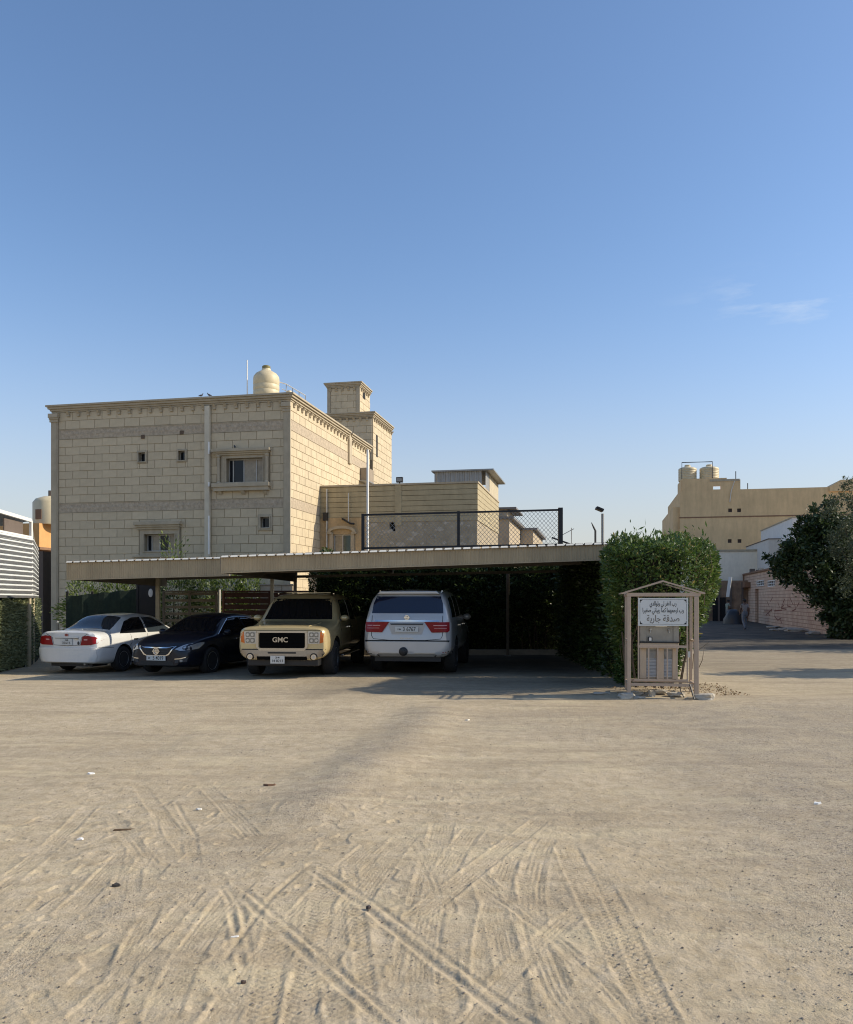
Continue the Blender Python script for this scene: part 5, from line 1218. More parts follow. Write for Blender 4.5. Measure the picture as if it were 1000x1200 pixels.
# inner cage carrying sign and bars
for x in (-.405, .405): MB().box(x - .012, x + .012, .0, .024, .29, 1.74).build('cage_upright', M_frame, ks)
MB().box(-.393, .393, -.002, .026, .86, .90).build('cage_rail', M_frame, ks); MB().box(-.48, .42, -.002, .026, .285, .315).build('cage_rail', M_frame, ks); MB().box(-.50, .49, .03, .045, .262, .285).build('cage_rail', M_frame, ks)
for x in (-.235, -.085, .075, .235): MB().box(x - .011, x + .011, .001, .022, .316, .859).build('cage_bar', M_frame, ks)
lk = MB().box(.41, .45, -.02, .03, .70, .80).build('latch', M_pipe, ks); 
# the sign
M_sign = mat('white_sign_board', (.66, .67, .64), .45, var=.03); M_ink = mat('black_lettering', (.015, .015, .015), .6, var=0); M_grb = mat('grey_brown_lettering', (.17, .14, .11), .6, var=0)
sg = MB().box(-.413, .413, -.034, -.022, 1.235, 1.712).build('sign_board', M_sign, ks)
orn = MB()
for sx_ in (-1, 1):
    for sz in (-1, 1):
        cx_, cz_ = sx_ * .385, 1.4735 + sz * .212
        pts = [(cx_, cz_), (cx_ - sx_ * .055, cz_), (cx_ - sx_ * .04, cz_ - sz * .012), (cx_ - sx_ * .014, cz_ - sz * .03), (cx_ - sx_ * .006, cz_ - sz * .06), (cx_, cz_ - sz * .07)]
        orn.add([(x, -.036, z) for x, z in pts], [tuple(range(6))])
for x0, x1, z0, z1 in ((-.33, .33, 1.682, 1.686), (-.33, .33, 1.261, 1.265), (-.387, -.383, 1.34, 1.61), (.383, .387, 1.34, 1.61)): orn.add([(x0, -.036, z0), (x1, -.036, z0), (x1, -.036, z1), (x0, -.036, z1)], [(0, 1, 2, 3)])
orn.build('corner_ornament', M_ink, sg)
FORMS = {'ا': ('\uFE8D', '\uFE8E', None, None), 'ب': ('\uFE8F', '\uFE90', '\uFE91', '\uFE92'), 'ة': ('\uFE93', '\uFE94', None, None), 'ج': ('\uFE9D', '\uFE9E', '\uFE9F', '\uFEA0'),
         'ح': ('\uFEA1', '\uFEA2', '\uFEA3', '\uFEA4'), 'د': ('\uFEA9', '\uFEAA', None, None), 'ر': ('\uFEAD', '\uFEAE', None, None), 'ص': ('\uFEB9', '\uFEBA', '\uFEBB', '\uFEBC'),
         'غ': ('\uFECD', '\uFECE', '\uFECF', '\uFED0'), 'ف': ('\uFED1', '\uFED2', '\uFED3', '\uFED4'), 'ق': ('\uFED5', '\uFED6', '\uFED7', '\uFED8'), 'ك': ('\uFED9', '\uFEDA', '\uFEDB', '\uFEDC'),
         'ل': ('\uFEDD', '\uFEDE', '\uFEDF', '\uFEE0'), 'م': ('\uFEE1', '\uFEE2', '\uFEE3', '\uFEE4'), 'ن': ('\uFEE5', '\uFEE6', '\uFEE7', '\uFEE8'), 'ه': ('\uFEE9', '\uFEEA', '\uFEEB', '\uFEEC'),
         'و': ('\uFEED', '\uFEEE', None, None), 'ي': ('\uFEF1', '\uFEF2', '\uFEF3', '\uFEF4')}
def shape(s):
    out = []
    for i, c in enumerate(s):
        if c not in FORMS: out.append(c); continue
        f = FORMS[c]; pj = i > 0 and s[i - 1] in FORMS and FORMS[s[i - 1]][2] is not None; nj = f[2] is not None and i + 1 < len(s) and s[i + 1] in FORMS
        out.append(f[3] if pj and nj and f[3] else f[1] if pj else f[2] if nj else f[0])
    return ''.join(out[::-1])
def text_mesh(name, txt, h, m, parent, M, ext=.001, bold=0, width=None):
    c = bpy.data.curves.new(name, 'FONT'); c.body = txt; c.size = h; c.align_x = 'CENTER'; c.align_y = 'CENTER'; c.extrude = ext; c.offset = bold; c.resolution_u = 3
    o = bpy.data.objects.new(name, c); COL.objects.link(o); dg = bpy.context.evaluated_depsgraph_get(); dg.update(); me = bpy.data.meshes.new_from_object(o.evaluated_get(dg)); bpy.data.objects.remove(o)
    me.materials.clear(); me.name = name
    if len(me.vertices) == 0: print('EMPTY TEXT', name); return None
    if width:
        xs_ = [v.co.x for v in me.vertices]; s = width / max(1e-6, max(xs_) - min(xs_)); 
        for v in me.vertices: v.co.x *= s
    me.transform(M); return mobj(name, me, m, parent)
RX = Matrix.Rotation(R(90), 4, 'X')
text_mesh('sign_text', shape('رب اغفر لي ولوالدي'), .105, M_ink, sg, Matrix.Translation((0, -.036, 1.615)) @ RX, width=.44, bold=.0012)
text_mesh('sign_text', shape('رب ارحمهما كما ربياني صغيرا'), .105, M_ink, sg, Matrix.Translation((0, -.036, 1.50)) @ RX, width=.68, bold=.0012)
text_mesh('sign_text', shape('صدقة جارية'), .15, M_grb, sg, Matrix.Translation((0, -.036, 1.355)) @ RX, width=.54, bold=.0015)
# the cooler inside the cage
cl = thing('water_cooler', 'stainless steel drinking water cooler with two taps inside the kiosk', 'water cooler', (4.05 - .03, 14.25 + .10, .02), R(-10))
MB().box(-.32, .32, .10, .55, .93, 1.26).build('steel_cabinet', M_inox, cl, bevel=.006)
MB().box(-.32, -.22, .06, .10, .96, 1.24).build('side_flange', M_inox, cl); MB().box(.24, .33, .06, .10, .96, 1.24).build('side_flange', M_inox, cl)
mb = MB(); mb.prism([(-.06, 1.215), (.12, 1.215), (.16, 1.27), (-.10, 1.27)], .02, .045); mb.build('white_cover', M_white, cl)
MB().box(-.325, .325, .0, .12, .935, .955).build('tray_edge', M_black, cl); MB().box(-.325, .325, .02, .12, .84, .934).build('drip_tray', M_tanp, cl, bevel=.006)
for x in (-.15, .16):
    b = MB(); b.lathe([(.026, 0), (.026, .02), (.014, .03), (.014, .07)], 14, Matrix.Translation((x, .10, 1.16)) @ Matrix.Rotation(R(90), 4, 'X')); b.tube([(x, .03, 1.16), (x, .025, 1.11)], .01, 8); b.build('tap', M_inox, cl, smooth=True)
MB().box(-.19, -.12, -.015, .02, .97, 1.04).build('cup_holder', M_black, cl); MB().box(-.175, -.135, -.02, -.015, .975, 1.03).build('cup', M_white, cl)
MB().box(-.31, .30, .12, .50, .30, .84).build('lower_cabinet', M_inox, cl)
for a, b in ((-.32, -.215), (-.04, .08), (.225, .31)): MB().box(a, b, .07, .121, .31, .835).build('tan_panel', M_tanp, cl, bevel=.004)
for a, b in ((-.212, -.043), (.083, .222)):
    for k in range(13): z = .34 + .025 * k; mb = MB(); mb.add([(a, .105, z), (b, .105, z), (b, .09, z + .019), (a, .09, z + .019)], [(0, 1, 2, 3)]); o = mb.build('louvre_slat', M_blueg, cl); o.modifiers.new('t', 'SOLIDIFY').thickness = .002
    c = (a + b) / 2; mb = MB(); mb.prism([(a, .80), (b, .80), (b, .74), (c + .02, .66), (c - .03, .66), (a, .74)], .085, .10); mb.build('dark_guard', M_grey, cl)
for x in (-.29, .28):
    for y in (.16, .46): MB().box(x - .02, x + .02, y - .02, y + .02, .262, .30).build('foot', M_black, cl)
MB().tube([(.33, .1, .30), (.36, .05, .1), (.42, .0, -.02)], .008, 6).build('drain_hose', M_black, cl)
# rubble under and around the kiosk
rr = random.Random(8)
rub = [(-.62, -.03, .15, .10, .07, 'irregular pale concrete slab at the left foot of the kiosk'), (.66, .0, .17, .13, .085, 'pale concrete lump at the right foot of the kiosk'), (-.15, .12, .05, .06, .11, 'upright concrete block under the middle of the kiosk'),
       (-.38, .25, .12, .09, .05, 'broken pale slab under the kiosk, left'), (.28, .2, .15, .1, .05, 'broken pale slab under the kiosk, right of the middle'), (.05, .35, .11, .09, .05, 'broken slab under the kiosk near its back'), (-.95, .35, .14, .06, .03, 'flat pale slab on the sand left of the kiosk'), (.45, -.05, .12, .06, .035, 'flat slab between the kiosk feet on the right'), (-.4, -.06, .12, .05, .035, 'flat slab between the kiosk feet on the left')]
for x, y, a, b, c, lab in rub:
    bm = bmesh.new(); bmesh.ops.create_icosphere(bm, subdivisions=2, radius=1)
    for v in bm.verts:
        q = v.co; q = Vector([math.copysign(abs(t) ** .7, t) for t in q]); k = .72 + .5 * rr.random(); v.co = Vector((q.x * a * k + rr.uniform(-.02, .02), q.y * b * k * .9 + rr.uniform(-.015, .015), max(-.5 * c, min(q.z * c * k, c * (.75 + .15 * math.sin(v.co.x * 3 + x * 9))))))
    me = bpy.data.meshes.new('concrete_chunk'); bm.to_mesh(me); bm.free()
    o = mobj('concrete_chunk', me, M_concrete, label=lab, cat='concrete chunk', group='rubble round the kiosk'); o.location = (4.05 + x, 14.25 + y - .17 * x, ground_z(4.05 + x, 14.25 + y) + c * .35); o.rotation_euler = (0, 0, rr.uniform(-.4, .4))
MB().bar((4.45, 14.05, .27), (4.50, 13.98, .03), .02).build('leaning_rod', M_black, None, label='short dark rod leaning at the right foot of the kiosk', cat='rod')

# ================================================================== small litter on the lot
def litter(px, py, l, w_, col, label, cat='litter', h=.012, rz=.3):
    x, y = px2g(px, py); m = mat('litter_colour', col, .7, var=.1)
    mb = MB(); r_ = random.Random(px); n = 7; pts = [(math.cos(6.28 * i / n) * l * r_.uniform(.35, .55), math.sin(6.28 * i / n) * w_ * r_.uniform(.35, .6)) for i in range(n)]
    vs = [(a, b, 0) for a, b in pts] + [(a * .9, b * .9, h * r_.uniform(.6, 1.4)) for a, b in pts]
    mb.add(vs, [tuple(range(n, 2 * n))] + [(i, (i + 1) % n, n + (i + 1) % n, n + i) for i in range(n)])
    o = mb.build('scrap', m, None, label=label, cat=cat); o.location = (x, y, ground_z(x, y) + .002); o.rotation_euler = (0, 0, rz)
litter(107, 907.5, .08, .05, (.75, .75, .72), 'small white scrap lying on the sand at left')
litter(958, 944, .09, .04, (.75, .75, .72), 'white paper scrap lying on the gravel at right')
litter(316, 922, .16, .05, (.12, .06, .03), 'dark brown dry scrap beside the gravel ridge')
litter(145, 974, .16, .02, (.13, .08, .04), 'thin brown twig lying on the sand at left', 'twig', .01, .2)
litter(137, 1041, .06, .03, (.04, .035, .03), 'small dark chip on the sand at lower left')
litter(94, 986, .05, .03, (.72, .70, .66), 'small pale chip on the sand at lower left')
litter(275, 1098, .045, .012, (.72, .70, .66), 'tiny pale chip lying between tyre marks', h=.005)
litter(285, 1148, .03, .02, (.06, .04, .03), 'tiny dark pebble between tyre marks', h=.01)
litter(233, 951, .05, .03, (.7, .68, .62), 'small pale stone on the sand left of the ridge')
litter(548, 845, .07, .05, (.7, .66, .56), 'small pale stone at the head of the gravel ridge')
litter(432, 1067, .035, .025, (.04, .03, .03), 'small dark stone among the tyre marks at centre')

# ================================================================== people at the alley
def person(label, loc, rz, pose, shirt, trousers, skin=(.16, .09, .06), hair=(.015, .012, .01), scale=1):
    t = thing('person', label, 'person', loc, rz)
    J, E, RD = pose
    me = bpy.data.meshes.new('body'); me.from_pydata([Vector(j) * scale for j in J], E, []); o = bpy.data.objects.new('body', me); COL.objects.link(o)
    sk_ = o.modifiers.new('skin', 'SKIN'); sk_.use_smooth_shade = True
    lay = me.skin_vertices[0].data
    for i, r_ in enumerate(RD):
        lay[i].radius = (r_[0] * scale, r_[1] * scale) if isinstance(r_, tuple) else (r_ * scale, r_ * scale); lay[i].use_root = (i == 0)
    ss = o.modifiers.new('sub', 'SUBSURF'); ss.levels = 2; ss.render_levels = 2
    dg = bpy.context.evaluated_depsgraph_get(); dg.update(); m2 = bpy.data.meshes.new_from_object(o.evaluated_get(dg)); bpy.data.objects.remove(o)
    m2.name = 'body'; ms = [mat('cloth_top', shirt, .9, var=.12, scale=12), mat('cloth_trousers', trousers, .9, var=.12, scale=12), mat('skin', skin, .6, var=.05)]
    m2.materials.clear()
    for m in ms: m2.materials.append(m)
    J0 = [Vector(j) * scale for j in J]
    for p in m2.polygons:
        c = p.center; k = min(range(len(J0)), key=lambda i: (J0[i] - c).length); p.material_index = MATI[k]; p.use_smooth = True
    b = mobj('body', m2, None, t)
    hd = J0[4]; h = MB(); h.lathe([(0, -.02), (.088, .0), (.102, .05), (.095, .10), (.06, .14), (0, .155)], 16, Matrix.Translation(hd + Vector((0, -.012, .0)) * scale)); h.build('hair', mat('hair', hair, .8, var=.1), t, smooth=True)
    for s in (-1, 1):
        e = MB(); e.lathe([(0, -.012), (.022, -.006), (.024, .006), (0, .014)], 8, Matrix.Translation(hd + Vector((s * .088, 0, .02))) @ Matrix.Rotation(R(90), 4, 'Y')); e.build('ear', ms[2], t, smooth=True)
    return t
# joints: walking, local +y is forward
J = [(0, 0, .96), (0, 0, 1.18), (0, .01, 1.38), (0, .01, 1.50), (0, .02, 1.60), (0, .02, 1.70),
     (.17, 0, 1.41), (.225, -.06, 1.14), (.235, -.01, .90), (.235, .02, .80), (-.17, 0, 1.41), (-.225, .05, 1.14), (-.235, .13, .92), (-.235, .17, .83),
     (.10, 0, .90), (.11, .12, .50), (.11, .10, .10), (.12, .24, .05), (-.10, 0, .90), (-.11, -.02, .50), (-.11, -.26, .14), (-.11, -.17, .04)]
E = [(0, 1), (1, 2), (2, 3), (3, 4), (4, 5), (2, 6), (6, 7), (7, 8), (8, 9), (2, 10), (10, 11), (11, 12), (12, 13), (0, 14), (14, 15), (15, 16), (16, 17), (0, 18), (18, 19), (19, 20), (20, 21)]
RD = [(.15, .11), (.145, .10), (.16, .105), .055, (.08, .095), (.075, .085), .065, .05, .035, (.04, .025), .065, .05, .035, (.04, .025), .095, .065, .045, (.045, .03), .095, .065, .045, (.045, .03)]
MATI = [1, 0, 0, 2, 2, 2, 0, 2, 2, 2, 0, 2, 2, 2, 1, 1, 1, 2, 1, 1, 1, 2]
px_, Yp = 873, 47.0
person('person in a grey shirt and grey trousers walking away up the alley', (X_(px_, Yp), Yp, .0), R(4), (J, E, RD), (.33, .29, .26), (.20, .22, .25))
J2 = [(0, 0, .92), (0, 0, 1.15), (0, .03, 1.36), (0, .04, 1.47), (0, .06, 1.57), (0, .06, 1.67), (.17, 0, 1.38), (.22, .05, 1.12), (.12, .22, 1.02), (.06, .28, 1.02), (-.17, 0, 1.38), (-.23, .05, 1.12), (-.12, .24, 1.0), (-.05, .3, 1.0),
      (.10, 0, .88), (.11, .02, .48), (.11, -.02, .08), (.12, .12, .04), (-.10, 0, .88), (-.11, .02, .48), (-.11, 0, .08), (-.12, .14, .04)]
person('person in a pale green top standing beside the dark heap at the alley end', (X_(853, 60), 60, 0), R(-75), (J2, E, RD), (.26, .30, .24), (.22, .22, .22))
# ================================================================== vehicles
def pchip(xs, ys, x):
    xs = np.array(xs, float); ys = np.array(ys, float); h = np.diff(xs); d = np.diff(ys) / h; m = np.zeros(len(xs)); m[0] = d[0]; m[-1] = d[-1]
    for i in range(1, len(xs) - 1):
        if d[i - 1] * d[i] > 0: w1_, w2_ = 2 * h[i] + h[i - 1], h[i] + 2 * h[i - 1]; m[i] = (w1_ + w2_) / (w1_ / d[i - 1] + w2_ / d[i])
    k = np.clip(np.searchsorted(xs, x) - 1, 0, len(h) - 1); t = (x - xs[k]) / h[k]
    return (2 * t ** 3 - 3 * t ** 2 + 1) * ys[k] + (t ** 3 - 2 * t ** 2 + t) * h[k] * m[k] + (-2 * t ** 3 + 3 * t ** 2) * ys[k + 1] + (t ** 3 - t ** 2) * h[k] * m[k + 1]
def paint(name, col, metal=.3, rough=.28):
    m = mat(name, col, rough, metal, var=.04, scale=1.5, coat=.8, stain=.06); return m
def car_body(stations, wheels, wr, m, root, wellm):
    """stations: (y, zbot, wbot, w1, z1, w2, z2, wbelt, zbelt, wroof, zroof, zcentre)"""
    S = np.array(sorted(stations, key=lambda s: s[0])); ys = S[:, 0]
    yy = np.unique(np.concatenate([np.linspace(a, b, max(2, int((b - a) / .06) + 2)) for a, b in zip(ys, ys[1:])]))
    cols = [pchip(ys, S[:, i], yy) for i in range(1, 12)]
    rings = []
    for k in range(len(yy)):
        zb, wb, w1_, z1_, w2_, z2_, ws, zs, wr_, zr, zc = [c[k] for c in cols]
        P = [(0, zb), (wb * .5, zb), (wb, zb), (w1_, z1_), (w2_, z2_), (ws, zs), (wr_, zr), (wr_ * .55, zr + (zc - zr) * .8), (0, zc)]
        for _ in range(2):
            Q = [P[0]]
            for a, b in zip(P, P[1:]): Q += [(a[0] * .78 + b[0] * .22, a[1] * .78 + b[1] * .22), (a[0] * .22 + b[0] * .78, a[1] * .22 + b[1] * .78)]
            Q.append(P[-1]); P = Q
        rings.append(P)
    n = len(rings[0]); V = []; Fc = []
    for k, P in enumerate(rings):
        V += [(x, yy[k], z) for x, z in P] + [(-x, yy[k], z) for x, z in P[-2:0:-1]]
    nn = 2 * n - 2
    for k in range(len(yy) - 1):
        for i in range(nn): j = (i + 1) % nn; Fc.append((k * nn + i, k * nn + j, (k + 1) * nn + j, (k + 1) * nn + i))
    Fc.append(tuple(range(nn))[::-1]); Fc.append(tuple(range((len(yy) - 1) * nn, len(yy) * nn)))
    me = bpy.data.meshes.new('body'); me.from_pydata(V, [], Fc); bm = bmesh.new(); bm.from_mesh(me); bmesh.ops.recalc_face_normals(bm, faces=bm.faces)
    bm.normal_update(); bvh = BVHTree.FromBMesh(bm); bm.to_mesh(me); bm.free()
    me.materials.append(m); me.materials.append(wellm)
    o = bpy.data.objects.new('body', me); COL.objects.link(o)
    cut = MB()
    for wy in wheels:
        for s in (-1, 1): cut.lathe([(wr, 0), (wr, .42)], 36, Matrix.Translation((s * 1.3, wy, wr * .9)) @ Matrix.Rotation(R(-90 * s), 4, 'Y') @ Matrix.Translation((0, 0, .0)))
    cm = bpy.data.meshes.new('cut'); cv = []; 
    cm.from_pydata(cut.v, [], cut.f); bm = bmesh.new(); bm.from_mesh(cm)
    # extend cutters: from x=1.3 inwards to about .5
    for v in bm.verts:
        v.co.x = math.copysign(1.3 if abs(v.co.x) > 1.2 else WELL, v.co.x)
    bmesh.ops.recalc_face_normals(bm, faces=bm.faces); bm.to_mesh(cm); bm.free(); cm.materials.append(wellm)
    co = bpy.data.objects.new('cut', cm); COL.objects.link(co)
    b = o.modifiers.new('b', 'BOOLEAN'); b.operation = 'DIFFERENCE'; b.object = co; b.solver = 'EXACT'; 
    try: b.material_mode = 'TRANSFER'
    except Exception: pass
    dg = bpy.context.evaluated_depsgraph_get(); dg.update(); m2 = bpy.data.meshes.new_from_object(o.evaluated_get(dg)); bpy.data.objects.remove(o); bpy.data.objects.remove(co)
    m2.name = 'body'; m2.polygons.foreach_set('use_smooth', [True] * len(m2.polygons)); m2.set_sharp_from_angle(angle=R(32))
    ob = bpy.data.objects.new('body', m2); COL.objects.link(ob); ob.parent = root
    print('body', len(m2.polygons)); return ob, bvh
WELL = .50
DIRS = {'F': (Vector((0, -1, 0)), lambda a, b: Vector((a, 9, b))), 'B': (Vector((0, 1, 0)), lambda a, b: Vector((a, -9, b))), 'R': (Vector((-1, 0, 0)), lambda a, b: Vector((9, a, b))),
        'L': (Vector((1, 0, 0)), lambda a, b: Vector((-9, a, b))), 'T': (Vector((0, 0, -1)), lambda a, b: Vector((a, b, 9)))}
def panel(name, bvh, proj, poly, m, parent, off=.006, step=.06, deep=.02, smooth=True, label=None):
    d, org = DIRS[proj]; bm = bmesh.new(); vs = [bm.verts.new((a, b, 0)) for a, b in poly]; bm.faces.new(vs)
    xs_ = [p[0] for p in poly]; ys_ = [p[1] for p in poly]
    for ax, lo, hi in ((0, min(xs_), max(xs_)), (1, min(ys_), max(ys_))):
        k = max(1, int((hi - lo) / step))
        for i in range(1, k):
            c = lo + (hi - lo) * i / k; pt = Vector((c, 0, 0)) if ax == 0 else Vector((0, c, 0)); nr = Vector((1, 0, 0)) if ax == 0 else Vector((0, 1, 0))
            bmesh.ops.bisect_plane(bm, geom=bm.verts[:] + bm.edges[:] + bm.faces[:], plane_co=pt, plane_no=nr)
    last = None; pos = {}
    for v in bm.verts:
        o_ = org(v.co.x, v.co.y); h, n_, _, _ = bvh.ray_cast(o_, d)
        if h is None:
            nn, n2, _, _ = bvh.find_nearest(o_ + d * (9 - 1.0)); h = Vector(o_); 
            for q in range(3):
                if abs(d[q]) > .5: h[q] = nn[q]
        pos[v] = h - d * off
    for v, p in pos.items(): v.co = p
    bnd = [e for e in bm.edges if e.is_boundary]; r_ = bmesh.ops.extrude_edge_only(bm, edges=bnd)
    for v in r_['geom']:
        if isinstance(v, bmesh.types.BMVert): v.co += d * deep
    bmesh.ops.recalc_face_normals(bm, faces=bm.faces)
    me = bpy.data.meshes.new(name); bm.to_mesh(me); bm.free()
    if smooth:
        me.polygons.foreach_set('use_smooth', [True] * len(me.polygons)); me.set_sharp_from_angle(angle=R(50))
    me.materials.append(m); o = bpy.data.objects.new(name, me); COL.objects.link(o); o.parent = parent; return tag(o, label)
def strip(pts, w):
    """closed polygon of a bent strip of width w"""
    P = [Vector(p).to_2d() if len(p) > 2 else Vector(p) for p in pts]; A = []; B = []
    for i, p in enumerate(P):
        d = (P[min(i + 1, len(P) - 1)] - P[max(i - 1, 0)]).normalized(); n_ = Vector((-d.y, d.x)); ww_ = w[i] if isinstance(w, (list, tuple)) else w
        A.append(tuple(p + n_ * ww_ / 2)); B.append(tuple(p - n_ * ww_ / 2))
    return A + B[::-1]
def mir(poly): return [(-a, b) for a, b in poly][::-1]
def rrect(x0, x1, z0, z1, r): 
    out = []
    for cx_, cz_, a0 in ((x1 - r, z0 + r, -90), (x1 - r, z1 - r, 0), (x0 + r, z1 - r, 90), (x0 + r, z0 + r, 180)):
        for k in range(4): a = R(a0 + 30 * k); out.append((cx_ + r * math.cos(a), cz_ + r * math.sin(a)))
    return out
def circle(cx_, cz_, r, n=14): return [(cx_ + r * math.cos(6.2832 * i / n), cz_ + r * math.sin(6.2832 * i / n)) for i in range(n)]
M_rim = mat('alloy_rim', (.48, .48, .48), .3, .9, var=.05); M_rimd = mat('dark_wheel_well', (.006, .006, .006), .95, var=0)
M_cglass = mat('dark_car_glass', (.008, .009, .011), .04, var=0, spec=.8); M_lamp = mat('headlamp_lens', (.55, .56, .56), .12, .6, var=.1, scale=25); M_lampd = mat('lamp_inner', (.06, .06, .06), .2, .5, var=.1)
M_red = mat('red_tail_lamp', (.26, .003, .006), .3, var=.2, scale=20, spec=.3); M_redp = mat('pale_red_lens', (.62, .30, .28), .15, var=.1, scale=25); M_orange = mat('orange_lens', (.65, .14, .01), .15, var=.05)
M_plate = mat('number_plate', (.62, .62, .58), .5, var=.05); M_seam = mat('panel_gap', (.01, .01, .01), .8, var=0); M_plast = mat('grey_plastic', (.05, .05, .052), .6, var=.1)
def wheel(root, x, y, r, w_, spokes=7, rimr=.68, dark=False):
    s = 1 if x > 0 else -1; M = Matrix.Translation((x, y, r)) @ Matrix.Rotation(R(90 * s), 4, 'Y')
    ty = MB(); ty.lathe([(r * rimr, w_ / 2 - .01), (r * .80, w_ / 2 + .004), (r * .93, w_ / 2 - .004), (r * .985, w_ / 2 - .03), (r, w_ / 2 - .06), (r, -w_ / 2 + .06), (r * .985, -w_ / 2 + .03), (r * .93, -w_ / 2), (r * rimr, -w_ / 2 + .01)], 40, M)
    wh_ = thing('wheel', None, None); wh_.parent = root
    t_ = ty.build('tyre', M_rubber, wh_, smooth=True)
    rm = MB(); rm.lathe([(r * rimr, -w_ / 2 + .02), (r * rimr, w_ / 2 - .012), (r * rimr - .018, w_ / 2 - .008), (r * rimr - .03, w_ / 2 - .03), (r * rimr - .035, -.02), (.0, -.03)], 36, M)
    for k in range(spokes):
        a = 2 * math.pi * k / spokes; ca, sa = math.cos(a), math.sin(a)
        pts = []
        for rr_, hw2, z in ((.04, .030, w_ / 2 - .045), (r * rimr - .02, .022, w_ / 2 - .02)):
            for q in (-1, 1): pts.append((rr_ * ca - q * hw2 * sa, rr_ * sa + q * hw2 * ca, z))
        pts = [M @ Vector(p) for p in (pts[0], pts[1], pts[3], pts[2])]; low = [p - (M.to_3x3() @ Vector((0, 0, .03))) for p in pts]
        rm.add(pts + low, [(0, 1, 2, 3), (0, 1, 5, 4), (1, 2, 6, 5), (2, 3, 7, 6), (3, 0, 4, 7)])
    rm.lathe([(.055, w_ / 2 - .05), (.05, w_ / 2 - .03), (0, w_ / 2 - .025)], 14, M)
    rm.build('rim', M_rim, wh_, smooth=True)
    return wh_
def mirror(root, x, y, z, m, w_=.20, h=.15, f=1):
    s = 1 if x > 0 else -1; b = MB(); M = Matrix.Translation((x + s * w_ * .5, y, z + h * .1)) @ Matrix.Diagonal((w_ * .55, .09, h * .55, 1))
    prof = [(math.cos(a) * 1.0, math.sin(a)) for a in np.linspace(-math.pi / 2, math.pi / 2, 9)]; b.lathe(prof, 16, M); o = b.build('side_mirror', m, root, smooth=True)
    MB().bar((x - s * .06, y, z - .04), (x + s * w_ * .35, y, z - .02), .06, .04).build('mirror_arm', M_plast, o)
def plate(root, proj, bvh, cx_, cz_, w_, h, rows, y):
    """flat number plate with digits, standing in front of the body"""
    s = 1 if proj == 'F' else -1
    p = MB().box(cx_ - w_ / 2, cx_ + w_ / 2, y - .006, y + .006, cz_ - h / 2, cz_ + h / 2).build('number_plate', M_plate, root)
    for txt, dx, dz, hh, ww_ in rows:
        M = Matrix.Translation((cx_ + dx * (-s), y + s * .008, cz_ + dz)) @ (Matrix.Rotation(R(180), 4, 'Z') if proj == 'F' else Matrix()) @ RX
        text_mesh('plate_text', txt, hh, M_ink, p, M, width=ww_, bold=.001)
    MB().box(cx_ - w_ / 2 - .006, cx_ + w_ / 2 + .006, y - .008, y - .002 if s > 0 else y + .008, cz_ - h / 2 - .006, cz_ + h / 2 + .006).build('plate_frame', M_plast, p) if False else None
    return p
def hit_y(bvh, proj, a, b):
    d, org = DIRS[proj]; h = bvh.ray_cast(org(a, b), d)[0]; return h.y if h else 0

# ------------------------------------------------------------------ 1. cream pickup, nose to the camera
pk = thing('pickup_truck', 'cream pickup truck parked nose out between the black sedan and silver vehicle', 'pickup truck', (-3.12 + 2.75 * math.sin(R(5)), 17.95 + 2.74, gz(-3.1, 20)), R(175))
M_creamp = paint('cream_paint', (.58, .46, .24), .2, .3); W = 1.0
#            y    zb   wb   w1   z1    w2   z2   ws    zs    wr    zr   zc
st = [(-2.72, .55, .80, .92, .62, .95, .85, .93, 1.15, .90, 1.22, 1.22), (-2.6, .50, .85, .98, .62, 1.0, .90, .98, 1.18, .93, 1.25, 1.25), (-1.0, .45, .85, .99, .60, 1.01, .90, .98, 1.18, .93, 1.26, 1.26),
      (-.95, .45, .85, .99, .60, 1.01, .90, .96, 1.20, .80, 1.78, 1.84), (-.2, .45, .85, .99, .60, 1.01, .90, .96, 1.19, .79, 1.82, 1.88), (.55, .45, .85, .99, .60, 1.01, .90, .96, 1.18, .77, 1.78, 1.85), (.75, .45, .85, .99, .60, 1.01, .90, .96, 1.18, .80, 1.70, 1.76), (1.42, .42, .85, .99, .6, 1.01, .90, .97, 1.14, .88, 1.20, 1.25),
      (1.55, .42, .85, .99, .6, 1.01, .90, .97, 1.12, .82, 1.19, 1.22), (2.2, .42, .82, .99, .60, 1.0, .88, .95, 1.07, .80, 1.13, 1.17), (2.55, .40, .80, .98, .56, .98, .86, .95, 1.05, .84, 1.12, 1.15), (2.68, .40, .78, .96, .55, .96, .86, .93, 1.05, .84, 1.10, 1.13), (2.74, .42, .76, .91, .56, .91, .84, .89, 1.03, .80, 1.07, 1.10)]
body, bv_ = car_body(st, (1.72, -1.85), .47, M_creamp, pk, M_rimd)
for x in (-.86, .86):
    for y in (1.72, -1.85): wheel(pk, x, y, .40, .26, 6, .60)
W_pk = [(-.62, 1.225), (.62, 1.225)]
panel('windscreen', bv_, 'F', [(-.80, 1.255), (.80, 1.255), (.70, 1.70), (.64, 1.735), (-.64, 1.735), (-.70, 1.70)], M_cglass, pk, step=.08)
